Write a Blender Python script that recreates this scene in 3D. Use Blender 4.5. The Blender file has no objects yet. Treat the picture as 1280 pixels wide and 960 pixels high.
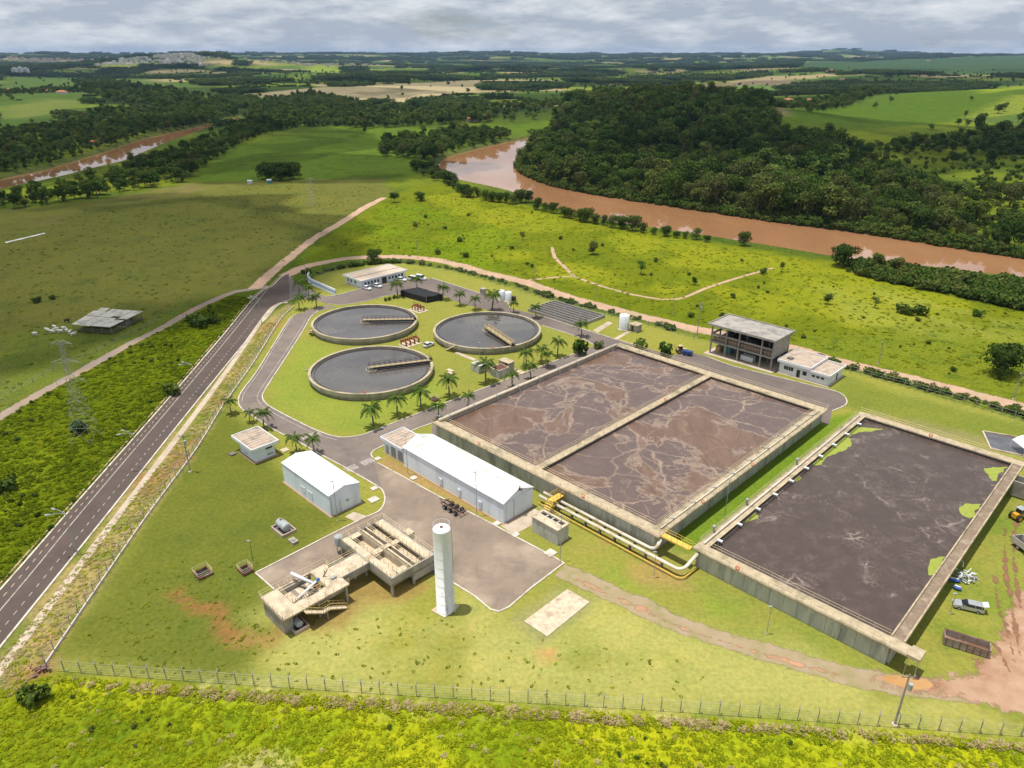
import bpy, bmesh, math, random
import numpy as np
from mathutils import Vector, Matrix, noise as mnoise

sc = bpy.context.scene
C = sc.collection
R = math.radians
random.seed(7)
rng = np.random.default_rng(11)

# ---------------------------------------------------------------- camera
F, HY, CX, CY, H = 905.0, 68.0, 640.0, 480.0, 85.0      # focal length and horizon in photo pixels, eye height in m
PITCH = math.atan((CY - HY) / F)
cam = bpy.data.cameras.new('camera')
cam.sensor_width = 36.0
cam.lens = F / 1280.0 * 36.0
cam.clip_start = 0.5
cam.clip_end = 60000
camo = bpy.data.objects.new('camera', cam)
camo.location = (0, 0, H)
camo.rotation_euler = (math.pi / 2 - PITCH, 0, 0)
C.objects.link(camo)
sc.camera = camo

# ---------------------------------------------------------------- light
SUN_EL, SUN_AZ = R(80.0), R(-94.0)     # azimuth measured from +Y towards +X: the sun stands to the left
w = bpy.data.worlds.new('World')
sc.world = w
w.use_nodes = True
nt = w.node_tree
nt.nodes.clear()
def nd(tree, t, **k):
    n = tree.nodes.new(t)
    for a, v in k.items():
        setattr(n, a, v)
    return n
def lk(tree, a, b):
    tree.links.new(a, b)
sky = nd(nt, 'ShaderNodeTexSky', sky_type='NISHITA', sun_disc=False, sun_elevation=SUN_EL, sun_rotation=SUN_AZ,
         altitude=600, air_density=1.0, dust_density=1.2, ozone_density=1.0)
tc = nd(nt, 'ShaderNodeTexCoord')
cv = nd(nt, 'ShaderNodeMapping'); cv.inputs['Scale'].default_value = (1, 1, 4.2); cv.inputs['Location'].default_value = (.3, .7, .1)
lk(nt, tc.outputs['Generated'], cv.inputs[0])
n1 = nd(nt, 'ShaderNodeTexNoise'); n1.inputs['Scale'].default_value = 4.0; n1.inputs['Detail'].default_value = 7; n1.inputs['Roughness'].default_value = 0.6
lk(nt, cv.outputs[0], n1.inputs['Vector'])
n2 = nd(nt, 'ShaderNodeTexNoise'); n2.inputs['Scale'].default_value = 10.5; n2.inputs['Detail'].default_value = 8; n2.inputs['Roughness'].default_value = 0.62
lk(nt, cv.outputs[0], n2.inputs['Vector'])
r1 = nd(nt, 'ShaderNodeMapRange'); r1.inputs[1].default_value = 0.22; r1.inputs[2].default_value = 0.44
lk(nt, n1.outputs[0], r1.inputs[0])
r2 = nd(nt, 'ShaderNodeMapRange'); r2.inputs[1].default_value = 0.42; r2.inputs[2].default_value = 0.68
lk(nt, n2.outputs[0], r2.inputs[0])
ccol = nd(nt, 'ShaderNodeMix', data_type='RGBA'); lk(nt, r2.outputs[0], ccol.inputs[0])
ccol.inputs[6].default_value = (6.6, 7.5, 8.8, 1); ccol.inputs[7].default_value = (12.2, 12.6, 13.0, 1)
cm = nd(nt, 'ShaderNodeMix', data_type='RGBA'); lk(nt, r1.outputs[0], cm.inputs[0])
lk(nt, sky.outputs[0], cm.inputs[6]); lk(nt, ccol.outputs[2], cm.inputs[7])
bg = nd(nt, 'ShaderNodeBackground'); bg.inputs[1].default_value = 0.061
lk(nt, cm.outputs[2], bg.inputs[0])
wo = nd(nt, 'ShaderNodeOutputWorld'); lk(nt, bg.outputs[0], wo.inputs[0])

sun = bpy.data.lights.new('sun', 'SUN'); sun.energy = 4.3; sun.angle = R(0.53); sun.color = (1.0, 0.96, 0.89)
suno = bpy.data.objects.new('sun', sun); C.objects.link(suno)
SDIR = Vector((math.cos(SUN_EL) * math.sin(SUN_AZ), math.cos(SUN_EL) * math.cos(SUN_AZ), math.sin(SUN_EL)))   # towards the sun
suno.rotation_euler = SDIR.to_track_quat('Z', 'Y').to_euler()

vs = sc.view_settings
vs.view_transform = 'Standard'; vs.look = 'None'; vs.exposure = 0.12; vs.gamma = 1.0; vs.use_curve_mapping = False
sc.render.engine = 'CYCLES'
sc.cycles.use_denoising = True
sc.cycles.max_bounces = 6
sc.cycles.diffuse_bounces = 2
sc.cycles.glossy_bounces = 2
sc.cycles.transmission_bounces = 3
sc.cycles.transparent_max_bounces = 12
sc.cycles.volume_bounces = 0
sc.cycles.caustics_reflective = False
sc.cycles.caustics_refractive = False

# ---------------------------------------------------------------- photo pixel -> place
CP, SP = math.cos(PITCH), math.sin(PITCH)
def P(px, py, z=0.0):
    u, v = (px - CX) / F, (py - CY) / F
    t = (H - z) / (SP + v * CP)
    return Vector((u * t, (CP - v * SP) * t, z))
def project(x, y, z):
    dz = z - H
    d = y * CP - dz * SP
    return CX + F * x / d, CY - F * (y * SP + dz * CP) / d
def height_at(bx, by, ty):
    p = P(bx, by); lo, hi = 0.0, 60.0
    for _ in range(40):
        m = (lo + hi) / 2
        if project(p.x, p.y, m)[1] > ty: lo = m
        else: hi = m
    return lo
TH = R(45.3)                              # the works' own axes: u runs away to the right, v comes near to the right
UX, UY = math.cos(TH), math.sin(TH)
VX, VY = math.sin(TH), -math.cos(TH)
def W(u, v, z=0.0):
    return Vector((u * UX + v * VX, u * UY + v * VY, z))
def UV(px, py, z=0.0):
    p = P(px, py, z)
    return p.x * UX + p.y * UY, p.x * VX + p.y * VY

# ---------------------------------------------------------------- materials
MATS = {}
def ragged(m):
    """earth that thins out unevenly towards the rim of its sheet, so that grass shows through"""
    if m.get('ragged'): return m
    m['ragged'] = 1
    t = m.node_tree; o = next(n for n in t.nodes if n.type == 'OUTPUT_MATERIAL'); b = next(n for n in t.nodes if n.type == 'BSDF_PRINCIPLED')
    a = nd(t, 'ShaderNodeAttribute', attribute_name='rim')
    v = pos(t); n1 = noi(t, v, .55, 5, .7); n2 = noi(t, v, .13, 4, .6)
    k = mth(t, 'ADD', a.outputs['Fac'], mth(t, 'MULTIPLY', mth(t, 'SUBTRACT', mth(t, 'ADD', mth(t, 'MULTIPLY', n1, .6), mth(t, 'MULTIPLY', n2, .4)), .5), 3.2))
    f = rmap(t, k, .28, .62, 0, 1, True)
    tr = nd(t, 'ShaderNodeBsdfTransparent'); ms = nd(t, 'ShaderNodeMixShader')
    lk(t, f, ms.inputs[0]); lk(t, tr.outputs[0], ms.inputs[1]); lk(t, b.outputs[0], ms.inputs[2]); lk(t, ms.outputs[0], o.inputs[0])
    return m
def new_mat(name):
    m = bpy.data.materials.new(name); m.use_nodes = True
    t = m.node_tree; t.nodes.clear()
    o = nd(t, 'ShaderNodeOutputMaterial'); b = nd(t, 'ShaderNodeBsdfPrincipled')
    lk(t, b.outputs[0], o.inputs[0])
    MATS[name] = m
    return m, t, b, o
def rgba(c): return (c[0], c[1], c[2], 1.0)
def mix(t, fac, a, b, blend='MIX'):
    n = nd(t, 'ShaderNodeMix', data_type='RGBA', blend_type=blend)
    for s, i in ((fac, 0), (a, 6), (b, 7)):
        if hasattr(s, 'is_linked') or isinstance(s, bpy.types.NodeSocket): lk(t, s, n.inputs[i])
        elif i == 0: n.inputs[0].default_value = s
        else: n.inputs[i].default_value = rgba(s)
    return n.outputs[2]
def noi(t, vec, scale, detail=4, rough=0.55, dist=0.0):
    n = nd(t, 'ShaderNodeTexNoise'); n.inputs['Scale'].default_value = scale; n.inputs['Detail'].default_value = detail
    n.inputs['Roughness'].default_value = rough; n.inputs['Distortion'].default_value = dist
    lk(t, vec, n.inputs['Vector'])
    return n.outputs[0]
def rmap(t, v, a, b, c=0.0, d=1.0, smooth=False):
    n = nd(t, 'ShaderNodeMapRange'); lk(t, v, n.inputs[0])
    n.interpolation_type = 'SMOOTHSTEP' if smooth else 'LINEAR'
    for i, x in enumerate((a, b, c, d)): n.inputs[i + 1].default_value = x
    return n.outputs[0]
def mth(t, op, a, b=None):
    n = nd(t, 'ShaderNodeMath', operation=op)
    for i, s in enumerate((a, b)):
        if s is None: continue
        if isinstance(s, bpy.types.NodeSocket): lk(t, s, n.inputs[i])
        else: n.inputs[i].default_value = s
    return n.outputs[0]
def pos(t, scale=(1, 1, 1), rot=0.0):
    g = nd(t, 'ShaderNodeNewGeometry'); m = nd(t, 'ShaderNodeMapping')
    m.inputs['Scale'].default_value = scale; m.inputs['Rotation'].default_value = (0, 0, rot)
    lk(t, g.outputs['Position'], m.inputs[0])
    return m.outputs[0]
def bump(t, b, h, strength=0.3, dist=0.1):
    n = nd(t, 'ShaderNodeBump'); n.inputs['Strength'].default_value = strength; n.inputs['Distance'].default_value = dist
    lk(t, h, n.inputs['Height']); lk(t, n.outputs[0], b.inputs['Normal'])
def M(name, c1, c2=None, scale=1.0, rough=0.85, metal=0.0, bmp=0.15, c3=None, s3=0.2, streak=False, spec=0.3):
    """surface that wavers between two colours, with larger stains of a third"""
    if name in MATS: return MATS[name]
    m, t, b, o = new_mat(name)
    c2 = c2 or tuple(x * 0.72 for x in c1)
    v = pos(t, (1, 1, 0.22) if streak else (1, 1, 1))
    n = noi(t, v, scale, 5, 0.6)
    col = mix(t, rmap(t, n, 0.33, 0.67), c1, c2)
    if c3:
        n3 = noi(t, v, s3, 5, 0.65)
        col = mix(t, rmap(t, n3, 0.5, 0.68), col, c3)
    lk(t, col, b.inputs['Base Color'])
    b.inputs['Roughness'].default_value = rough; b.inputs['Metallic'].default_value = metal
    b.inputs['Specular IOR Level'].default_value = spec
    if bmp: bump(t, b, noi(t, pos(t), scale * 6, 4, 0.6), bmp, 0.05)
    return m

concrete = M('concrete', (.40, .37, .31), (.30, .28, .24), 0.5, bmp=.2, c3=(.24, .22, .19), s3=.25)
concrete_pale = M('concrete_pale', (.64, .53, .38), (.49, .40, .29), 0.9, bmp=.3, c3=(.33, .25, .17), s3=.6)
grate_m = M('brown_grating', (.26, .19, .135), (.19, .14, .10), 1.6, bmp=.4, c3=(.34, .27, .19), s3=.5)
concrete_top = M('concrete_top', (.52, .42, .28), (.36, .29, .195), 0.9, bmp=.3, c3=(.22, .19, .115), s3=.3)
concrete_wall = M('concrete_wall', (.56, .545, .485), (.41, .405, .365), 0.8, bmp=.2, c3=(.26, .26, .235), s3=.55, streak=True)
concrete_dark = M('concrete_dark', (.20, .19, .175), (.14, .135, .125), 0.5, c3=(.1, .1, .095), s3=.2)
asphalt = M('asphalt', (.215, .175, .150), (.165, .135, .120), 0.25, bmp=.25, c3=(.255, .205, .165), s3=.05, spec=.1)
asphalt_yard = M('asphalt_yard', (.275, .212, .162), (.215, .166, .130), 0.16, bmp=.25, c3=(.37, .29, .22), s3=.07, spec=.1)
asphalt_road = M('asphalt_road', (.115, .088, .075), (.092, .071, .061), 0.2, bmp=.25, c3=(.105, .082, .071), s3=.05, spec=.08)
asphalt_drive = M('asphalt_drive', (.175, .142, .125), (.14, .115, .103), 0.2, bmp=.25, c3=(.21, .17, .145), s3=.05, spec=.1)
kerb_m = M('kerb_white', (.66, .60, .52), (.50, .44, .37), 0.6, c3=(.36, .28, .21), s3=.35)
mark_m = M('road_paint', (.50, .45, .40), (.30, .26, .23), 1.6, c3=(.22, .18, .16), s3=.9)
sidewalk_m = M('sidewalk_concrete', (.52, .43, .33), (.43, .35, .265), 0.35, c3=(.36, .28, .2), s3=.15)
dirt_m = M('dirt', (.50, .33, .225), (.40, .255, .17), 0.16, bmp=.4, c3=(.36, .27, .16), s3=.09)
dirt_red = M('dirt_red', (.47, .26, .15), (.36, .20, .12), 0.22, bmp=.4, c3=(.33, .25, .13), s3=.12)
white_paint = M('white_paint', (.78, .80, .83), (.70, .73, .78), 0.5, bmp=.05, c3=(.60, .62, .64), s3=.3, streak=True)
white_wall = M('white_blue_wall', (.78, .84, .91), (.72, .78, .86), 0.6, bmp=.05, c3=(.62, .66, .72), s3=.35, streak=True)
white_roof = M('white_sheet_roof', (.74, .74, .73), (.66, .66, .65), 0.5, rough=.5, bmp=.03, c3=(.55, .53, .50), s3=.22)
roof_tan = M('roof_tan', (.50, .40, .31), (.37, .29, .23), 0.6, c3=(.27, .22, .18), s3=.3)
roof_grey = M('roof_grey', (.40, .36, .31), (.30, .275, .25), 0.4, c3=(.20, .19, .185), s3=.2)
dark_glass = M('dark_glass', (.03, .035, .045), (.02, .025, .03), 1, rough=.15, bmp=0, spec=.5)
black_m = M('black_rubber', (.02, .02, .02), (.03, .028, .026), 2, rough=.7)
yellow_rail = M('yellow_rail', (.66, .50, .20), (.50, .37, .15), 1.5, rough=.6, bmp=0)
cream_rail = M('cream_rail', (.72, .60, .38), (.58, .46, .27), 1.0, rough=.6, bmp=0)
yellow_paint = M('yellow_paint', (.78, .52, .10), (.62, .40, .08), 1.2, rough=.5, bmp=0)
pipe_cream = M('pipe_cream', (.74, .68, .56), (.60, .53, .42), 0.6, rough=.5, bmp=0, c3=(.42, .33, .22), s3=.4)
pipe_tan = M('pipe_tan', (.62, .53, .40), (.50, .42, .31), 0.6, rough=.6, bmp=0)
steel = M('galvanised_steel', (.42, .43, .43), (.33, .34, .34), 1.5, rough=.5, metal=.3, bmp=0)
dark_steel = M('dark_steel', (.06, .055, .05), (.035, .03, .03), 1.5, rough=.6, bmp=.1)
grey_paint = M('grey_paint', (.40, .42, .43), (.30, .32, .33), 0.8, rough=.5, bmp=.05)
rust_m = M('rusty_steel', (.22, .10, .06), (.13, .065, .045), 1.2, bmp=.2, c3=(.33, .25, .19), s3=.6)
red_paint = M('red_paint', (.27, .055, .04), (.18, .045, .035), 1.5, rough=.5, bmp=0)
orange_m = M('orange_plastic', (.85, .16, .05), (.75, .13, .04), 1.5, rough=.5, bmp=0)
blue_m = M('blue_plastic', (.05, .13, .42), (.04, .10, .33), 1.5, rough=.4, bmp=0)
wood_m = M('weathered_wood', (.30, .25, .19), (.2, .165, .13), 2.0)
net_m = M('black_net', (.028, .028, .03), (.018, .018, .02), 1.2, rough=.9, bmp=.2)
car_white = M('car_white', (.78, .79, .80), (.74, .75, .77), 1, rough=.25, bmp=0, spec=.5)
car_silver = M('car_silver', (.48, .49, .50), (.42, .43, .44), 1, rough=.3, metal=.4, bmp=0, spec=.5)
trunk_m = M('bark', (.20, .16, .12), (.13, .10, .08), 3.0)
palm_trunk_m = M('palm_bark', (.23, .19, .15), (.14, .115, .09), 4.0)

def weather(m, dark=.62, scale=.09, crack=.35, streak=None):
    """use and dirt on a made surface: broad stains, scuffs, fine cracks"""
    t = m.node_tree; b = next(n for n in t.nodes if n.type == 'BSDF_PRINCIPLED'); l = b.inputs['Base Color'].links[0]; src = l.from_socket
    v = pos(t, streak or (1, 1, 1), TH if streak else 0.0)
    st = rmap(t, noi(t, v, scale, 7, .72, .8), .52, .70, 0, .55)
    sc_ = rmap(t, noi(t, pos(t, (1, .12, 1), TH), .8, 6, .75), .58, .75, 0, .45)
    vo = nd(t, 'ShaderNodeTexVoronoi', feature='DISTANCE_TO_EDGE'); vo.inputs['Scale'].default_value = .16
    wn = nd(t, 'ShaderNodeTexNoise'); wn.inputs['Scale'].default_value = .5; wn.inputs['Detail'].default_value = 4; p0 = pos(t); lk(t, p0, wn.inputs['Vector'])
    ad = nd(t, 'ShaderNodeVectorMath', operation='MULTIPLY_ADD'); lk(t, wn.outputs['Color'], ad.inputs[0]); ad.inputs[1].default_value = (2.5, 2.5, 2.5); lk(t, p0, ad.inputs[2]); lk(t, ad.outputs[0], vo.inputs['Vector'])
    ck = rmap(t, vo.outputs['Distance'], 0, .012, crack, 0)
    f = mth(t, 'MAXIMUM', mth(t, 'MAXIMUM', st, sc_), ck)
    lk(t, mix(t, f, src, mix(t, 1.0, src, (dark, dark, dark), 'MULTIPLY')), b.inputs['Base Color'])
for m_ in (asphalt, asphalt_drive, asphalt_yard, asphalt_road): weather(m_)
weather(white_roof, .80, .25, 0, (1, .15, 1)); weather(concrete_top, .68, .3, 0); weather(roof_grey, .6, .15, 0)

# ---------------------------------------------------------------- mesh builder and scene tree
class MB:
    def __init__(s):
        s.v = []; s.f = []
    def add(s, vs, fs):
        o = len(s.v)
        s.v += [tuple(x) for x in vs]
        s.f += [tuple(i + o for i in f) for f in fs]
        return s
    def hexa(s, b, t):
        return s.add(list(b) + list(t), [(3, 2, 1, 0), (4, 5, 6, 7), (0, 1, 5, 4), (1, 2, 6, 5), (2, 3, 7, 6), (3, 0, 4, 7)])
    def box(s, x0, x1, y0, y1, z0, z1):
        return s.hexa([(x0, y0, z0), (x1, y0, z0), (x1, y1, z0), (x0, y1, z0)], [(x0, y0, z1), (x1, y0, z1), (x1, y1, z1), (x0, y1, z1)])
    def uvbox(s, u0, u1, v0, v1, z0, z1):
        b = [W(u0, v0, z0), W(u1, v0, z0), W(u1, v1, z0), W(u0, v1, z0)]
        t = [W(u0, v0, z1), W(u1, v0, z1), W(u1, v1, z1), W(u0, v1, z1)]
        return s.hexa(b, t)
    def prism(s, poly, z0, z1):
        n = len(poly)
        vs = [(p[0], p[1], z0) for p in poly] + [(p[0], p[1], z1) for p in poly]
        return s.add(vs, [tuple(range(n))[::-1], tuple(range(n, 2 * n))] + [(i, (i + 1) % n, n + (i + 1) % n, n + i) for i in range(n)])
    def sheet(s, poly, z):
        return s.add([(p[0], p[1], z) for p in poly], [tuple(range(len(poly)))])
    def cyl(s, c, r0, r1, z0, z1, n=12, cap=True):
        vs = []
        for r, z in ((r0, z0), (r1, z1)):
            for i in range(n):
                a = 2 * math.pi * i / n
                vs.append((c[0] + r * math.cos(a), c[1] + r * math.sin(a), z))
        fs = [(i, (i + 1) % n, n + (i + 1) % n, n + i) for i in range(n)]
        if cap: fs += [tuple(range(n))[::-1], tuple(range(n, 2 * n))]
        return s.add(vs, fs)
    def lathe(s, c, prof, n=48, closed=False):
        """prof: list of (r, z)"""
        vs = []
        for r, z in prof:
            for i in range(n):
                a = 2 * math.pi * i / n
                vs.append((c[0] + r * math.cos(a), c[1] + r * math.sin(a), z))
        k = len(prof); fs = []
        for j in range(k if closed else k - 1):
            jn = (j + 1) % k
            for i in range(n):
                fs.append((j * n + i, j * n + (i + 1) % n, jn * n + (i + 1) % n, jn * n + i))
        return s.add(vs, fs)
    def tube(s, pts, r, n=6, r1=None, cap=True):
        pts = [Vector(p) for p in pts]; k = len(pts); vs = []
        for i, p in enumerate(pts):
            d = (pts[min(i + 1, k - 1)] - pts[max(i - 1, 0)])
            if d.length < 1e-6: d = Vector((0, 0, 1))
            d.normalize()
            a = d.cross(Vector((0, 0, 1)))
            if a.length < 1e-3: a = d.cross(Vector((1, 0, 0)))
            a.normalize(); b = d.cross(a)
            rr = r if r1 is None else r + (r1 - r) * i / (k - 1)
            for j in range(n):
                t = 2 * math.pi * j / n
                vs.append(p + a * math.cos(t) * rr + b * math.sin(t) * rr)
        fs = [(i * n + j, i * n + (j + 1) % n, (i + 1) * n + (j + 1) % n, (i + 1) * n + j) for i in range(k - 1) for j in range(n)]
        if cap: fs += [tuple(range(n))[::-1], tuple(range((k - 1) * n, k * n))]
        return s.add(vs, fs)
    def bar(s, a, b, t=0.05):
        return s.tube([a, b], t, 4)
    def ribbon(s, L, Rr, z=None):
        n = len(L)
        vs = [tuple(p) if z is None else (p[0], p[1], z) for p in L] + [tuple(p) if z is None else (p[0], p[1], z) for p in Rr]
        return s.add(vs, [(i, i + 1, n + i + 1, n + i) for i in range(n - 1)])
    def build(s, name, mat, parent=None, smooth=False, kind=None, fix=True, **tags):
        me = bpy.data.meshes.new(name)
        o0 = root_loc(parent)
        me.from_pydata([(x - o0[0], y - o0[1], z - o0[2]) for x, y, z in s.v], [], s.f)
        if fix:
            bm = bmesh.new(); bm.from_mesh(me); bmesh.ops.recalc_face_normals(bm, faces=bm.faces); bm.to_mesh(me); bm.free()
        if smooth:
            me.polygons.foreach_set('use_smooth', [True] * len(me.polygons))
        me.materials.append(mat); me.update()
        o = bpy.data.objects.new(name, me); C.objects.link(o)
        if parent: o.parent = parent
        if kind: o['kind'] = kind
        for k, v in tags.items():
            if v: o[k] = v
        return o
def root_loc(o):
    l = Vector((0, 0, 0))
    while o is not None:
        l = l + Vector(o.location); o = o.parent
    return l
def thing(name, label, cat, loc=(0, 0, 0), group=None):
    o = bpy.data.objects.new(name, None); C.objects.link(o)
    o.location = loc; o.empty_display_size = 0.5
    o['label'] = label; o['category'] = cat
    if group: o['group'] = group
    return o
def copy_tree(o, parent=None):
    c = o.copy(); C.objects.link(c); c.parent = parent
    for ch in KIDS.get(o, []): copy_tree(ch, c)
    return c
KIDS = {}
def note_kids(root):
    """remember a prototype's children once, so that the copying loops need no search"""
    for o in C.objects:
        if o.parent is not None:
            KIDS.setdefault(o.parent, [])
            if o not in KIDS[o.parent]: KIDS[o.parent].append(o)
def smooth_line(pts, per=6):
    """Catmull-Rom through points"""
    pts = [Vector(p) for p in pts]; out = []
    q = [pts[0] * 2 - pts[1]] + pts + [pts[-1] * 2 - pts[-2]]
    for i in range(1, len(q) - 2):
        for k in range(per):
            t = k / per
            a, b, c, d = q[i - 1], q[i], q[i + 1], q[i + 2]
            out.append(0.5 * ((2 * b) + (c - a) * t + (2 * a - 5 * b + 4 * c - d) * t * t + (3 * b - a - 3 * c + d) * t ** 3))
    out.append(pts[-1])
    return out
def offset(line, d):
    out = []
    for i, p in enumerate(line):
        t = Vector(line[min(i + 1, len(line) - 1)]) - Vector(line[max(i - 1, 0)])
        t.z = 0; t.normalize()
        out.append(Vector((p[0] - t.y * d, p[1] + t.x * d, p[2])))
    return out
def kerb(line, wd, z0, z1, name, mat, parent):
    """a raised strip that follows a line"""
    a, b = offset(line, wd / 2), offset(line, -wd / 2)
    n = len(a); m = MB()
    vs = [(p[0], p[1], z0) for p in a] + [(p[0], p[1], z1) for p in a] + [(p[0], p[1], z1) for p in b] + [(p[0], p[1], z0) for p in b]
    fs = []
    for i in range(n - 1):
        for j in range(3): fs.append((j * n + i, j * n + i + 1, (j + 1) * n + i + 1, (j + 1) * n + i))
    fs += [(0, n, 2 * n, 3 * n), (n - 1, 2 * n - 1, 3 * n - 1, 4 * n - 1)]
    m.add(vs, fs)
    return m.build(name, mat, parent)
def resample(line, step):
    out = [Vector(line[0])]; acc = 0.0
    for a, b in zip(line[:-1], line[1:]):
        a, b = Vector(a), Vector(b); L = (b - a).length
        if L < 1e-6: continue
        d = step - acc
        while d <= L:
            out.append(a + (b - a) * d / L); d += step
        acc = (acc + L) % step
    return out
# ================================================================ terrain
def sstep(a, b, x):
    t = np.clip((x - a) / (b - a), 0, 1)
    return t * t * (3 - 2 * t)
def vnoise(x, y, seed=0):
    x = np.asarray(x, float); y = np.asarray(y, float)
    xi = np.floor(x).astype(np.int64); yi = np.floor(y).astype(np.int64)
    fx = x - xi; fy = y - yi
    fx = fx * fx * (3 - 2 * fx); fy = fy * fy * (3 - 2 * fy)
    def hsh(a, b):
        n = (a * 374761393 + b * 668265263 + seed * 974634777) & 0x7fffffff
        n = ((n ^ (n >> 13)) * 1274126177) & 0x7fffffff
        return ((n ^ (n >> 16)) & 0xffff) / 65535.0
    return (hsh(xi, yi) * (1 - fx) + hsh(xi + 1, yi) * fx) * (1 - fy) + (hsh(xi, yi + 1) * (1 - fx) + hsh(xi + 1, yi + 1) * fx) * fy
def fbm(x, y, seed=0, oct=4):
    s = 0; a = 0.5; t = 0
    for i in range(oct):
        s = s + a * vnoise(x * 2 ** i, y * 2 ** i, seed + i * 17); t += a; a *= 0.5
    return s / t
def sdist(x, y, poly):
    """signed distance to a polygon, negative inside"""
    x = np.asarray(x, float); y = np.asarray(y, float)
    d = np.full(x.shape, 1e18); ins = np.zeros(x.shape, bool)
    n = len(poly)
    for i in range(n):
        ax, ay = poly[i][0], poly[i][1]; bx, by = poly[(i + 1) % n][0], poly[(i + 1) % n][1]
        ex, ey = bx - ax, by - ay
        t = np.clip(((x - ax) * ex + (y - ay) * ey) / (ex * ex + ey * ey + 1e-12), 0, 1)
        d = np.minimum(d, (x - ax - t * ex) ** 2 + (y - ay - t * ey) ** 2)
        c = (ay > y) != (by > y)
        if by != ay: ins ^= c & (x < (bx - ax) * (y - ay) / (by - ay) + ax)
    d = np.sqrt(d)
    return np.where(ins, -d, d)
def poly(px, z=0.0): return [P(a, b, z) for a, b in px]

WATER = -3.0
river_px = [(546, 206), (560, 196), (600, 185), (640, 176), (662, 172), (690, 165), (700, 172), (662, 190), (648, 203), (652, 216), (690, 232), (760, 246),
            (853, 260), (953, 275), (1066, 290), (1170, 306), (1280, 323), (1420, 344), (1420, 374), (1280, 351), (1160, 336), (1060, 326), (1000, 316),
            (920, 303), (850, 292), (780, 282), (740, 273), (700, 263), (668, 253), (640, 241), (600, 232), (565, 224), (549, 215)]
lriver_px = [(-160, 262), (0, 224), (60, 211), (130, 190), (180, 173), (250, 158), (300, 146), (300, 150), (252, 163), (205, 180), (152, 203), (112, 213), (60, 226), (0, 238), (-160, 285)]
river_w = [tuple(p) for p in smooth_line(poly(river_px, WATER) + [P(*river_px[0], WATER)], 3)[:-1]]
lriver_w = poly(lriver_px, WATER)

def hill(x, y):
    r = np.hypot(x, y)
    z = sstep(900, 2600, r) * 22 * (fbm(x / 800 + 3.1, y / 800, 5, 3) * 2 - 0.85)
    z = z + sstep(2400, 6500, r) * 85 * (fbm(x / 2100 + .4, y / 1700, 9, 3) - 0.40)
    z = z + sstep(6500, 10500, r) * (45 + 85 * (fbm(x / 2600 + 7, y / 2600, 21, 4) - .35))
    z = z + 28 * np.exp(-(((x - 215) / 230) ** 2 + ((y - 1020) / 260) ** 2)) * sstep(480, 800, r)
    z = z + 34 * np.exp(-(((x - 900) / 330) ** 2 + ((y - 1270) / 330) ** 2))
    z = z + 72 * np.exp(-(((x + 1950) / 520) ** 2 + ((y - 4750) / 500) ** 2))           # the hill with the town
    z = z + 105 * np.exp(-(((x - 5900) / 1000) ** 2 + ((y - 14000) / 900) ** 2)) + 80 * np.exp(-(((x - 10500) / 1300) ** 2 + ((y - 14000) / 900) ** 2))
    return z
def terrain_z(x, y):
    x = np.asarray(x, float); y = np.asarray(y, float)
    z = hill(x, y)
    d1 = sdist(x, y, river_w); d2 = sdist(x, y, lriver_w)
    d = np.minimum(d1, d2)
    z = z * sstep(10, 120, d)
    z = z - 5.0 * (1 - sstep(-7, 5, d)) - 0.6 * (1 - sstep(5, 30, d))
    return z
def axis(segs):
    out = []
    for a, b, s in segs:
        out += list(np.arange(a, b, s))
    return out
def grow(start, end, s0, k):
    out = [start]; s = s0
    while out[-1] < end:
        s *= k; out.append(out[-1] + s)
    return out
xr = grow(440, 17000, 6, 1.075); xl = [-a for a in grow(420, 17000, 6, 1.075)][::-1]
xs = np.array(xl + axis([(-416, -170, 4), (-170, 175, 1.6), (175, 440, 4)]) + xr)
ys = np.array([-1500, -800, -400, -200, -100, -50, -10, 20, 35] + axis([(45, 265, 1.5), (265, 430, 3), (430, 900, 5)]) + grow(900, 18500, 5, 1.03))
GX, GY = np.meshgrid(xs, ys)
gx, gy = GX.ravel(), GY.ravel()
gz = terrain_z(gx, gy)

# ---------------- land cover: the ground's own colour at each point
cov = np.zeros((gx.size, 3)); wild = np.ones(gx.size)
wx = gx + (fbm(gx / 9, gy / 9, 31, 3) - .5) * 7; wy = gy + (fbm(gx / 9, gy / 9, 47, 3) - .5) * 7
def lay(px, col, feather=1.5, wl=None, warp=True, amount=1.0, pts=None, patch=None):
    pl = pts or poly(px)
    xx, yy = (wx, wy) if warp else (gx, gy)
    x0 = min(p[0] for p in pl) - 40; x1 = max(p[0] for p in pl) + 40; y0 = min(p[1] for p in pl) - 40; y1 = max(p[1] for p in pl) + 40
    s = np.where((gx > x0) & (gx < x1) & (gy > y0) & (gy < y1))[0]
    m = (1 - sstep(-feather, feather, sdist(xx[s], yy[s], pl))) * amount
    if patch is not None: m = m * sstep(patch[0], patch[1], fbm(gx[s] / patch[2], gy[s] / patch[2], 77, 4))
    cov[s] = cov[s] * (1 - m[:, None]) + np.array(col) * m[:, None]
    if wl is not None: wild[s] = wild[s] * (1 - m) + wl * m
def tint(seed, sc_, a, b, sel=None):
    t = sstep(.36, .64, fbm(gx / sc_, gy / sc_, seed, 4))[:, None]
    return np.array(a) * (1 - t) + np.array(b) * t
cov[:] = tint(3, 60, (.085, .125, .018), (.15, .185, .02))
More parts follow.
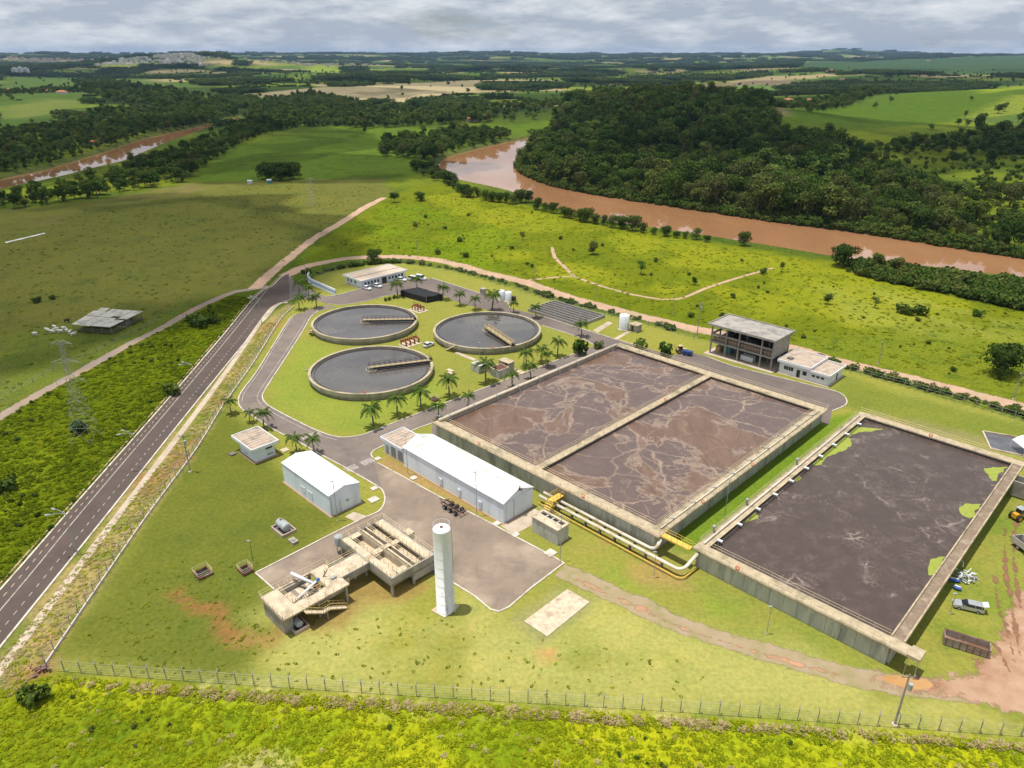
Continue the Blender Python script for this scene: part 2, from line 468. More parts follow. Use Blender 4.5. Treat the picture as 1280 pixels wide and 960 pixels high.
# far country: fields laid out in blocks, woods between them
ca, sa = math.cos(.35), math.sin(.35)
fx_, fy_ = (gx * ca + gy * sa), (-gx * sa + gy * ca)
bsz = 190
cell = (np.floor(fx_ / (bsz * 1.6) + .35 * fbm(fx_ / 900, fy_ / 900, 4)) * 73 + np.floor(fy_ / bsz + .35 * fbm(fx_ / 700, fy_ / 700, 8)) * 149).astype(np.int64)
hsh = ((cell * 2654435761) & 0xffff) / 65535.0
pal = np.array([(.07, .115, .022), (.09, .14, .028), (.055, .095, .022), (.20, .235, .04), (.10, .15, .038), (.36, .28, .19), (.08, .13, .028), (.16, .20, .028)])
farc = pal[(hsh * 7.99).astype(int)]
ff = sstep(850, 1100, np.hypot(gx, gy))[:, None]
cov[:] = cov * (1 - ff) + farc * ff
def woods_mask(x, y):
    r = np.hypot(x, y)
    return sstep(.53, .58, fbm(x / 300 + 11, y / 250 + 5, 63, 4) + .02 * sstep(2500, 6000, r)) * sstep(900, 1150, r)
OPEN = [poly([(300, 121), (470, 107), (600, 100), (600, 110), (520, 128), (400, 128)]), poly([(0, 97), (150, 97), (280, 112), (275, 128), (150, 122), (0, 128)]),
        poly([(0, 132), (100, 122), (110, 132), (60, 145), (0, 160)]), poly([(850, 106), (960, 96), (1000, 100), (930, 118), (870, 122), (760, 118)]),
        poly([(975, 150), (1080, 140), (1200, 118), (1280, 105), (1420, 100), (1420, 128), (1280, 138), (1190, 160), (1100, 172), (990, 172)]),
        poly([(1000, 82), (1280, 78), (1400, 80), (1400, 98), (1280, 99), (1120, 95), (1000, 92)]), poly([(380, 84), (420, 82), (430, 95), (380, 95)])]
wm = woods_mask(gx, gy)
for o in OPEN: wm = wm * sstep(-5, 25, sdist(gx, gy, o))
cov[:] = cov * (1 - wm[:, None]) + np.array((.028, .045, .014)) * wm[:, None]
lay(None, (.43, .345, .25), 12, pts=OPEN[0]); lay(None, (.085, .135, .035), 12, pts=OPEN[1]); lay(None, (.075, .125, .032), 12, pts=OPEN[2])
lay([(0, 136), (60, 128), (110, 130), (60, 145), (0, 150)], (.15, .18, .05), 10)
lay(None, (.34, .26, .19), 10, pts=OPEN[3]); lay(None, (.085, .14, .018), 10, pts=OPEN[4]); lay(None, (.055, .10, .04), 20, pts=OPEN[5]); lay(None, (.22, .28, .04), 20, pts=OPEN[6])
lay([(1195, 128), (1280, 106), (1420, 95), (1420, 125), (1280, 135), (1230, 140)], (.24, .29, .03), 10)
lay([(900, 108), (960, 104), (985, 110), (940, 116), (900, 116)], (.12, .2, .05), 5)
# middle distance
lay([(280, 185), (420, 158), (560, 165), (640, 160), (760, 150), (700, 168), (560, 190), (545, 210), (500, 225), (440, 228), (300, 228), (240, 226)], (.10, .155, .02), 6)
lay([(-200, 300), (0, 262), (110, 252), (240, 228), (330, 226), (480, 222), (490, 240), (470, 252), (425, 278), (366, 318), (322, 356), (290, 364), (160, 430), (0, 518), (-160, 600)], (.146, .150, .040), 3, .6)
lay([(0, 265), (110, 253), (240, 229), (260, 236), (150, 262), (0, 300)], (.19, .155, .075), 5, .4, patch=(.35, .6, 40), amount=.8)
lay([(0, 420), (90, 405), (190, 395), (290, 360), (160, 430), (0, 515)], (.13, .165, .03), 4, .7, amount=.8)
lay([(-160, 610), (0, 521), (103, 464), (200, 412), (290, 367), (325, 369), (207, 504), (88, 640), (0, 738), (-90, 840)], (.105, .135, .006), 1.5, 1.0)
lay([(-160, 610), (0, 530), (90, 480), (130, 500), (80, 560), (0, 700), (-90, 780)], (.17, .215, .010), 3, .9, amount=.7, patch=(.40, .62, 18))
# bright meadow between the dirt road and the river
lay([(366, 335), (425, 280), (475, 250), (520, 232), (560, 228), (600, 236), (660, 256), (740, 277), (850, 296), (1000, 320), (1160, 340), (1280, 356), (1450, 380), (1450, 560), (1280, 515), (1140, 480), (1060, 458), (880, 414), (760, 386), (660, 356), (607, 343), (500, 325), (430, 325)], (.150, .180, .012), 3, .8)
lay([(520, 240), (600, 242), (740, 282), (1000, 325), (1280, 370), (1280, 440), (1060, 430), (760, 372), (640, 340), (560, 300)], (.245, .26, .018), 12, .6, amount=.9, patch=(.42, .58, 30))
lay([(366, 335), (425, 280), (475, 250), (520, 240), (640, 290), (620, 340), (500, 325)], (.15, .22, .010), 8, .9, amount=.75, patch=(.3, .6, 22))
lay([(985, 425), (1280, 400), (1450, 420), (1450, 560), (1280, 510), (1060, 455)], (.175, .205, .022), 6, .9, amount=.85)
lay([(1000, 330), (1100, 360), (1280, 400), (1280, 440), (1050, 400)], (.30, .31, .07), 8, .6, amount=.5, patch=(.4, .62, 25))
for a in ([(1040, 322), (1120, 335), (1280, 356), (1400, 378), (1400, 400), (1280, 388), (1150, 362)],):
    lay(a, (.05, .085, .012), 3, 1)
# mown lawns of the works
plant = [(57, 832), (120, 740), (188, 640), (247, 560), (278, 508), (317, 453), (350, 400), (367, 383), (395, 345), (440, 331), (500, 328), (560, 337), (640, 359), (700, 379), (780, 398), (880, 425), (1000, 452), (1060, 463), (1280, 526), (1500, 590), (1500, 945), (1276, 922), (839, 892), (445, 867), (67, 842)]
lay(plant, (.275, .275, .070), .7, 0.0, warp=False)
lay([(57, 832), (188, 640), (278, 508), (312, 530), (372, 600), (440, 650), (335, 715), (345, 800), (300, 855), (200, 850)], (.130, .150, .030), 4, .1, amount=.92)
lay([(320, 780), (420, 730), (560, 730), (640, 770), (760, 745), (1100, 850), (1200, 880), (1270, 915), (839, 886), (445, 862), (330, 850)], (.40, .38, .145), 5, 0, amount=.9, patch=(.25, .5, 14))
lay([(700, 760), (880, 810), (870, 880), (700, 850)], (.17, .24, .045), 4, .1, amount=.35, patch=(.4, .6, 9))
lay([(720, 690), (880, 735), (1090, 830), (860, 760), (730, 720)], (.22, .29, .05), 3, .1, amount=.7, patch=(.35, .6, 7))
lay([(1050, 470), (1280, 530), (1400, 570), (1400, 600), (1280, 560), (1150, 540), (1040, 505)], (.19, .22, .045), 2, .1, amount=.9)
lay([(340, 480), (380, 425), (420, 440), (540, 470), (560, 500), (430, 540), (345, 505)], (.24, .30, .055), 3, .0, amount=.7)
lay([(1150, 560), (1280, 590), (1290, 900), (1150, 840), (1120, 830)], (.17, .23, .04), 2, .2, amount=.7, patch=(.35, .6, 6))
lay([(930, 540), (1075, 515), (880, 690), (830, 690)], (.16, .24, .03), 1, .1, warp=False)
lay([(1090, 515), (1230, 545), (1230, 560), (1080, 527)], (.30, .25, .14), 2, 0, amount=.7)
# bare earth
def trail(pts, wd, col, amount=.9, feather=1.0, patch=None):
    ln = smooth_line([P(*p) for p in pts], 4)
    lay(None, col, feather, 0, pts=offset(ln, wd) + offset(ln, -wd)[::-1], amount=amount, patch=patch)
trail([(215, 738), (240, 755), (268, 772), (292, 795), (318, 808)], 1.2, (.30, .14, .07), .9)
trail([(300, 800), (340, 812), (365, 800), (420, 770), (470, 745), (520, 725)], 1.6, (.33, .21, .09), .8)
lay([(345, 795), (430, 735), (500, 715), (530, 715), (470, 755), (390, 795)], (.30, .215, .09), 2, 0, amount=.8)
trail([(640, 668), (720, 720), (790, 760), (860, 800), (905, 812)], .1, (.3, .2, .1), .1)
lay([(690, 640), (760, 660), (870, 718), (880, 735), (800, 722), (720, 690)], (.36, .24, .12), 1.6, 0, amount=.75, patch=(.42, .62, 6))
lay([(545, 545), (600, 575), (820, 690), (860, 700), (870, 690), (825, 672), (545, 538)], (.36, .32, .13), 1.2, 0, amount=.6)
lay([(476, 585), (510, 600), (620, 652), (632, 658), (632, 650), (520, 590), (480, 570)], (.38, .25, .13), .5, 0, warp=False)
lay([(684, 812), (698, 812), (698, 828), (684, 828)], (.55, .30, .15), .8, 0)
for a in ([(640, 770), (700, 732), (745, 752), (690, 805)],):
    lay(a, (.30, .29, .14), 1.0, 0)
# dry verge between the footpath and the perimeter fence
verge = [(-60, 920), (0, 812), (137, 640), (183, 580), (278, 464), (323, 411), (358, 379), (368, 383), (350, 401), (317, 454), (278, 509), (247, 561), (188, 641), (57, 832), (30, 866), (-60, 960)]
lay(verge, (.34, .27, .13), .6, .5, warp=False)
lay(verge, (.16, .20, .04), 1.5, .6, amount=.8, patch=(.5, .64, 5))
lay(verge, (.32, .17, .095), 1.5, .6, amount=.8, patch=(.52, .6, 11))
# rough meadow in front of the works
front = [(-300, 860), (-60, 880), (30, 862), (57, 845), (445, 871), (839, 895), (1053, 910), (1276, 926), (1500, 940), (1500, 1200), (-300, 1200)]
lay(front, (.345, .365, .014), .8, .55, warp=False)
lay(front, (.17, .24, .012), 2, .8, amount=.75, patch=(.45, .60, 9))
lay([(-100, 860), (40, 860), (160, 900), (330, 960), (250, 1000), (-100, 1000)], (.13, .18, .010), 4, 1.0, amount=.7)
lay([(250, 853), (445, 871), (839, 897), (1053, 912), (1276, 930), (1276, 936), (1053, 920), (839, 908), (445, 886), (200, 866)], (.48, .42, .22), .8, .8, amount=.7, patch=(.45, .6, 3))
lay([(290, 950), (330, 942), (372, 952), (375, 975), (280, 975)], (.46, .40, .20), .7, .6, amount=.7)
nf = np.array([.91, .885, .66]) if True else 1
cov[:] = cov * nf
# muddy river banks
db = np.minimum(sdist(gx, gy, river_w), sdist(gx, gy, lriver_w))
mb = (1 - sstep(1, 9, db))[:, None]
cov[:] = cov * (1 - mb) + np.array((.10, .11, .03)) * mb

me = bpy.data.meshes.new('ground')
nx_, ny_ = len(xs), len(ys)
idx = np.arange(nx_ * ny_).reshape(ny_, nx_)
quads = np.stack([idx[:-1, :-1], idx[:-1, 1:], idx[1:, 1:], idx[1:, :-1]], -1).reshape(-1, 4)
me.vertices.add(gx.size); me.vertices.foreach_set('co', np.stack([gx, gy, gz], 1).ravel())
me.loops.add(quads.size); me.loops.foreach_set('vertex_index', quads.ravel())
me.polygons.add(len(quads)); me.polygons.foreach_set('loop_start', np.arange(0, quads.size, 4)); me.polygons.foreach_set('use_smooth', np.ones(len(quads), bool))
me.update(calc_edges=True)
at = me.attributes.new('cover', 'FLOAT_COLOR', 'POINT'); at.data.foreach_set('color', np.concatenate([cov, np.ones((gx.size, 1))], 1).ravel())
at = me.attributes.new('wild', 'FLOAT', 'POINT'); at.data.foreach_set('value', wild)
gm, t, b, o_ = new_mat('ground_cover')
ac = nd(t, 'ShaderNodeAttribute', attribute_name='cover'); aw = nd(t, 'ShaderNodeAttribute', attribute_name='wild')
v = pos(t)
nA = noi(t, v, .035, 5, .6); nB = noi(t, v, .22, 5, .65); nC = noi(t, v, 1.3, 4, .7); nD = noi(t, v, .11, 6, .7, .6)
wf = aw.outputs['Fac']
c = mix(t, rmap(t, nA, .35, .65, .0, .55), ac.outputs['Color'], mix(t, 1.0, ac.outputs['Color'], (.72, .86, .85), 'MULTIPLY'))
c = mix(t, rmap(t, nB, .45, .72, 0, .5), c, mix(t, 1.0, c, (1.28, 1.12, 1.1), 'MULTIPLY'))
lush = mth(t, 'MULTIPLY', rmap(t, nD, .50, .66, 0, .85), mth(t, 'ADD', mth(t, 'MULTIPLY', wf, .75), .25))
c = mix(t, lush, c, mix(t, 1.0, c, (.46, .62, .8), 'MULTIPLY'))
nE = noi(t, v, .55, 5, .75)
c = mix(t, rmap(t, nE, .55, .72, 0, .45), c, mix(t, 1.0, c, (1.35, 1.05, 1.2), 'MULTIPLY'))
c = mix(t, rmap(t, nE, .45, .30, 0, .45), c, mix(t, 1.0, c, (.62, .78, .7), 'MULTIPLY'))
grain = mth(t, 'MULTIPLY', rmap(t, nC, .3, .7, -.6, .6), mth(t, 'ADD', mth(t, 'MULTIPLY', wf, .5), .32))
hs = nd(t, 'ShaderNodeHueSaturation'); lk(t, c, hs.inputs['Color']); lk(t, mth(t, 'ADD', grain, 1.0), hs.inputs['Value'])
lk(t, hs.outputs[0], b.inputs['Base Color']); b.inputs['Roughness'].default_value = .95; b.inputs['Specular IOR Level'].default_value = .02
bump(t, b, mth(t, 'ADD', mth(t, 'MULTIPLY', nC, .5), nB), .5, .5)
me.materials.append(gm)
ground = bpy.data.objects.new('ground', me); C.objects.link(ground); ground['kind'] = 'structure'

# rivers: silty brown water
rm, t, b, o_ = new_mat('muddy_water')
v = pos(t); 
lk(t, mix(t, rmap(t, noi(t, pos(t, (1, .35, 1)), .03, 5, .6), .35, .65), (.36, .18, .085), (.30, .15, .07)), b.inputs['Base Color'])
b.inputs['Roughness'].default_value = .03; b.inputs['Specular IOR Level'].default_value = .75
bump(t, b, noi(t, pos(t, (1, .6, 1)), .35, 4, .6), .03, .12)
MB().sheet(river_w, WATER).build('river', rm, kind='structure')
MB().sheet(lriver_w, WATER).build('river', rm, kind='structure')
def gz_at(x, y): return float((terrain_z if math.hypot(x, y) < 1300 else hill)(np.array([x]), np.array([y]))[0])
def PT(px, py):
    """the place on the ground that a photo pixel looks at, hills included"""
    z = 0.0
    for _ in range(5):
        p = P(px, min(py, 2000), z) if py > HY + .5 else P(px, HY + .5, z)
        z = .5 * z + .5 * gz_at(p.x, p.y)
        z = min(z, H - 12)
    p.z = gz_at(p.x, p.y)
    return p
# ================================================================ roads and paved ground
def V2(l): return [Vector((a, b, 0)) for a, b in l]
Ledge = V2([(-86.6, 30), (-89.0, 95), (-90.5, 124), (-93, 175), (-95.8, 222), (-98.6, 262)]) + [P(332, 361), P(340, 358), P(351, 347), P(361, 342)]
Redge = V2([(-78.0, 30), (-80.6, 86.5), (-82.2, 124), (-84.0, 160), (-85.8, 200), (-86.9, 232)]) + [P(335, 396), P(345, 384), P(356, 377.5), P(362, 375)]
Lr, Rr_ = smooth_line(Ledge, 5), smooth_line(Redge, 5)
road = MB().ribbon(Lr, Rr_, .020).build('public_road', asphalt_road, kind='structure')
kerb(Lr, .35, 0, .16, 'kerb', kerb_m, road); kerb(offset(Lr, 1.0), .3, 0, .10, 'kerb', M('kerb_reddish', (.50, .33, .25), (.38, .24, .18), .5), road)
kerb(Rr_, .35, 0, .16, 'kerb', kerb_m, road)
wl = V2([(-83.3, 30), (-86.0, 95), (-87.9, 124), (-90.6, 175), (-93.4, 222), (-96.2, 262)]) + [P(337, 358)]
wline = smooth_line(wl, 5)
kerb(wline, .22, .02, .032, 'edge_line', mark_m, road)
dash = MB().box(-.075, .075, -.5, .5, 0, .012)
def dashes(line, step, mat, z=.021):
    dm = None
    pts = resample(line, step)
    for a, b_ in zip(pts[:-1], pts[1:]):
        if a.y < 62: continue
        if dm is None:
            o = dash.build('lane_marking', mat, road); dm = o.data
        else:
            o = bpy.data.objects.new('lane_marking', dm); C.objects.link(o); o.parent = road
        d = b_ - a
        o.location = (a.x, a.y, z); o.rotation_euler = (0, 0, math.atan2(d.y, d.x) - math.pi / 2)
mid = [Vector((a.x * .42 + b_.x * .58, a.y * .42 + b_.y * .58, 0)) for a, b_ in zip(smooth_line(wl[:6], 5), smooth_line(Redge[:6], 5))]
dashes(mid, 2.3, mark_m)
mid2 = [Vector((a.x * .5 + b_.x * .5, a.y * .5 + b_.y * .5, 0)) for a, b_ in zip(smooth_line(wl[:6], 5), smooth_line(Ledge[:6], 5))]
dashes(mid2, 2.3, M('road_paint_orange', (.60, .42, .27), (.45, .31, .2), 1.2))
# footpath beside the road
fp = smooth_line(V2([(-74.5, 30), (-77.6, 82), (-79.9, 124), (-81.9, 161), (-84.2, 197)]) + [P(333, 393), P(348, 380), P(360, 378)], 5)
foot = MB().ribbon(offset(fp, .75), offset(fp, -.75), .035).build('footpath', sidewalk_m, kind='structure')

# roads inside the works
pa = [(410, 381), (392, 385), (371, 393), (362, 399), (340, 434), (320, 466), (302, 490), (298, 502), (302, 511), (312, 518), (347, 540), (363, 547), (400, 568), (430, 584), (470, 607), (478, 613)]
pa2 = [(472, 579), (466, 573), (464, 568), (468, 563), (476, 559), (517, 538), (541, 529)]
pin = [(724, 440), (627, 477), (520, 518), (464, 540), (450, 544.5), (425, 547), (400, 540), (370, 526), (340, 510), (331, 503), (328, 496), (331, 488), (347, 463), (378, 415), (388, 397), (398, 389), (420, 384)]
apoly = [P(*p) for p in pa + pa2] + [W(96, -122.9), W(171, -122.9)] + [P(742, 433)] + [P(*p) for p in pin]
srv = MB().sheet(apoly, .016).build('service_road', asphalt, kind='structure')
pb = [(361, 342), (366, 348), (369, 353), (385, 361), (407, 371), (424, 368.5), (452, 361), (505, 352), (540, 348), (560, 354), (601, 367), (633, 378), (637, 385), (680, 396), (739, 415), (792, 431), (840, 444), (866, 441), (881, 445), (917, 458), (970, 471), (1018, 483), (1049, 491), (1058, 500), (1056, 507), (1040, 514)]
pbin = [(742, 431), (723, 421.6), (678, 407), (650, 398), (607, 387), (576, 379), (560, 372), (540, 366), (500, 367.5), (483, 370), (460, 376), (430, 381), (410, 380), (396, 376), (385, 373), (362, 375)]
bpoly = [P(*p) for p in pb] + [W(171.2, -57), W(171.2, -122.7)] + [P(*p) for p in pbin]
srv2 = MB().sheet(bpoly, .012).build('service_road', asphalt_drive, kind='structure')
yard_px = [(466, 573), (472, 579), (551, 622), (620, 658), (641, 669.5), (700, 701), (702.5, 705.5), (624, 765), (565, 728)]
ypoly = [P(*p) for p in yard_px] + [W(64.5, -83), W(56, -98.9), W(42.2, -98.8), W(41.8, -106.3)] + [P(442, 654), P(459, 646), P(474, 639), P(480, 630), P(481, 621), P(478, 613)]
yard = MB().sheet(ypoly, .024).build('yard_pavement', asphalt_yard, kind='structure')
def kl(pts, parent, wd=.28, closed=False):
    kerb(smooth_line([P(*p) if not isinstance(p, Vector) else p for p in pts], 3), wd, 0, .17, 'kerb', kerb_m, parent)
kl(pa[2:], srv); kl(pin[:-1], srv); kl(pa2[1:], srv); kl([(430, 541.5 + 10), (425, 551)][:0] or [(371, 396), (364, 400), (343, 434), (324, 466), (306, 491), (303, 502)], srv, .12)
inner = offset(smooth_line([P(*p) for p in pin[5:15]], 3), 1.3)
kerb(inner, .16, .016, .03, 'edge_line', mark_m, srv)
kl(pb[4:8], srv2); kl(pb[8:13], srv2); kl(pb[13:16], srv2); kl(pb[18:], srv2); kl(pbin[:3], srv2); kl(pbin[7:13], srv2, .2)
kl([(472, 579), (551, 622), (620, 658), (641, 669.5), (700, 701), (702.5, 705.5)], yard); kl([(702.5, 706), (663, 736), (624, 765), (594, 746), (565, 728)], yard)
kl([W(56, -98.9), W(42.2, -98.8)], yard, .2); kl([W(42.0, -98.8), W(41.8, -106.3)], yard, .25); kl([W(41.8, -106.3), P(442, 654), P(459, 646), P(474, 639), P(480, 630), P(481, 621), P(478, 613)], yard)
def crossing(a, b_, n, lw, parent, z, ang):
    a, b_ = P(*a), P(*b_)
    dm = None
    for i in range(n):
        p = a.lerp(b_, (i + .5) / n)
        if dm is None:
            o = MB().box(-lw, lw, -.2, .2, 0, .012).build('crossing_stripe', mark_m, parent); dm = o.data
        else:
            o = bpy.data.objects.new('crossing_stripe', dm); C.objects.link(o); o.parent = parent
        o.location = (p.x, p.y, z); o.rotation_euler = (0, 0, ang)
crossing((374, 549), (400, 541), 9, 1.1, srv, .018, TH - math.pi / 2)
crossing((432, 588), (446, 582), 5, 1.1, srv, .018, TH - math.pi / 2)
crossing((452, 580), (466, 574), 5, 1.1, srv, .018, TH - math.pi / 2)

# dirt roads
def dirt(pts, wd, z=.012, mat=dirt_m, per=6, thin=1.7):
    ln = smooth_line([P(*p) for p in pts], per)
    j = [wd / 2 * (1 + .22 * (mnoise.noise(Vector((p.x * .12, p.y * .12, 1))))) for p in ln]
    k = [wd / 2 * (1 + .22 * (mnoise.noise(Vector((p.x * .12, p.y * .12, 9))))) for p in ln]
    cols = []; rim = []
    for f in (-1.25, -1.0, -.6, 0, .6, 1.0, 1.25):
        o = [offset(ln, f * (j[i] if f > 0 else k[i]))[i] for i in range(0)] or [Vector((p.x, p.y, z)) for p in off_var(ln, [f * (j[i] if f > 0 else k[i]) for i in range(len(ln))])]
        cols.append(o); rim += [max(0.0, (1.25 - abs(f)) * thin)] * len(ln)
    m = MB(); n = len(ln)
    m.add([p for c_ in cols for p in c_], [(a * n + i, a * n + i + 1, (a + 1) * n + i + 1, (a + 1) * n + i) for a in range(len(cols) - 1) for i in range(n - 1)])
    o = m.build('dirt_road', ragged(mat), kind='structure')
    at_ = o.data.attributes.new('rim', 'FLOAT', 'POINT'); at_.data.foreach_set('value', rim)
    return o
def dirt_area(px, z, mat, soft=3.0, step=.9):
    pl = [tuple(p) for p in smooth_line([P(*p) for p in px] + [P(*px[0])], 4)[:-1]]
    x0, x1 = min(p[0] for p in pl) - 2, max(p[0] for p in pl) + 2; y0, y1 = min(p[1] for p in pl) - 2, max(p[1] for p in pl) + 2
    gx_, gy_ = np.meshgrid(np.arange(x0, x1, step), np.arange(y0, y1, step)); d = sdist(gx_.ravel(), gy_.ravel(), pl).reshape(gx_.shape)
    ny, nx = gx_.shape; m = MB(); fs = [(a * nx + b_, a * nx + b_ + 1, (a + 1) * nx + b_ + 1, (a + 1) * nx + b_) for a in range(ny - 1) for b_ in range(nx - 1) if d[a:a + 2, b_:b_ + 2].min() < 1.5]
    m.add(list(zip(gx_.ravel(), gy_.ravel(), np.full(gx_.size, z))), fs)
    o = m.build('dirt_road', ragged(mat), kind='structure'); at_ = o.data.attributes.new('rim', 'FLOAT', 'POINT'); at_.data.foreach_set('value', np.clip((1.0 - d.ravel()) / soft, 0, 1.7))
    return o
def off_var(line, ds):
    out = []
    for i, p in enumerate(line):
        t = Vector(line[min(i + 1, len(line) - 1)]) - Vector(line[max(i - 1, 0)])
        t.z = 0; t.normalize(); out.append(Vector((p[0] - t.y * ds[i], p[1] + t.x * ds[i], p[2])))
    return out
dirt([(355, 345), (368, 339), (382, 333), (405, 328), (440, 322.5), (480, 321), (520, 322), (560, 328), (607, 341), (660, 354), (705, 370), (760, 385), (850, 407), (900, 417), (986, 434), (1060, 455), (1146, 475), (1280, 510), (1500, 575)], 6.0, .014)
dirt([(318, 361), (337, 343), (367, 318), (393, 298), (427, 278), (455, 260), (480, 247)], 5.0, .010)
dirt([(336, 358), (310, 362), (290, 366), (250, 383), (200, 411), (160, 431), (103, 463), (60, 486), (0, 521), (-140, 610)], 3.4, .006, M('dirt_grey', (.30, .23, .18), (.23, .175, .135), .2, bmp=.4, c3=(.36, .24, .16), s3=.05))
dirt([(655, 351), (690, 347), (717, 346), (735, 352), (760, 360), (800, 370), (845, 374), (886, 359), (920, 348), (966, 335)], 1.7, .018)
dirt([(690, 309), (694, 322), (705, 333), (717, 345)], 1.6, .022)
tr = M('dirt_track', (.36, .27, .18), (.30, .235, .12), .3, bmp=.4, c3=(.24, .22, .08), s3=.35)
dirt([(700, 712), (728, 724), (760, 740), (806, 760), (853, 782), (920, 803), (986, 823), (1040, 838), (1086, 849), (1166, 860), (1225, 868)], 4.2, .010, tr)
dirt([(720, 724), (760, 743), (806, 763), (853, 785), (920, 807), (986, 827), (1050, 844)], 1.4, .016, dirt_red, thin=.45)
area = [(1090, 838), (1140, 842), (1185, 842), (1212, 833), (1234, 815), (1246, 788), (1255, 758), (1270, 742), (1310, 730), (1340, 800), (1340, 920), (1276, 897), (1230, 885), (1190, 872), (1140, 866), (1085, 856)]
dirt_area(area, .020, M('dirt_pale', (.44, .29, .19), (.34, .20, .12), .35, bmp=.5, c3=(.27, .13, .07), s3=.16), 3.5)
for pts in ([(1243, 720), (1246, 745), (1252, 770), (1262, 800), (1270, 830)], [(1256, 660), (1256, 700), (1262, 740), (1270, 790), (1275, 820)], [(1236, 800), (1250, 815), (1262, 840)], [(1275, 630), (1268, 670), (1268, 710), (1276, 760)]):
    dirt(pts, 1.1, .026, M('dirt_wet', (.27, .13, .07), (.20, .10, .055), .5, bmp=.4), thin=.42)
pud = [(1102, 846), (1120, 844.5), (1150, 848), (1166, 855), (1160, 860), (1140, 861), (1120, 856), (1106, 852)]
MB().sheet([(p.x + .5 * mnoise.noise(p * .9), p.y + .35 * mnoise.noise(p * .9 + Vector((7, 0, 0)))) for p in smooth_line([P(*p) for p in pud] + [P(*pud[0])], 7)[:-1]], .030).build('puddle', M('orange_water', (.50, .28, .11), (.42, .23, .09), .3, rough=.12, bmp=0, spec=.5), kind='structure')
# small concrete flats
def slab(px, z, mat, name='concrete_slab', label=None):
    o = MB().prism([P(*p) for p in px], 0, z).build(name, mat)
    o['label'] = label; o['category'] = 'slab'
    return o
slab([(709, 737), (737, 753), (684, 796), (655, 777)], .12, concrete_pale, label='bare pale concrete slab lying in the lawn beyond the yard corner')
slab([(539, 764), (556, 773), (575, 758), (557, 750)], .2, concrete_pale, label='small square concrete base under the white water tower')
slab([(626, 657), (668, 636), (686, 645), (642, 669)], .05, sidewalk_m, label='tan concrete apron in front of the long white hall doors')
slab([(431, 646), (442, 640), (458, 645), (446, 653)], .045, sidewalk_m, label='brownish concrete strip between white shed and the yard')
for i, (px, py, nm) in enumerate([(472, 574, 'beside the annex of the long hall'), (517, 598, 'beside the kerb along the long hall'), (621, 655, 'at the end corner of the long hall'), (644, 669, 'where the hall apron meets the yard'), (688, 692, 'nearest to the yard corner'), (468, 611, 'on the lawn tip beside white shed, upper one'), (467, 625, 'on the lawn tip beside white shed, larger one')]):
    p = P(px, py); s = 1.0 if i in (4, 6) else .7
    o = MB().prism([(p.x + UX * a * s + VX * b_ * s, p.y + UY * a * s + VY * b_ * s) for a, b_ in ((-1, -.9), (1, -.9), (1, .9), (-1, .9))], 0, .22).build('manhole_cover', kerb_m)
    o['label'] = 'white square manhole cover ' + nm; o['category'] = 'manhole cover'; o['group'] = 'white manhole covers around the yard'

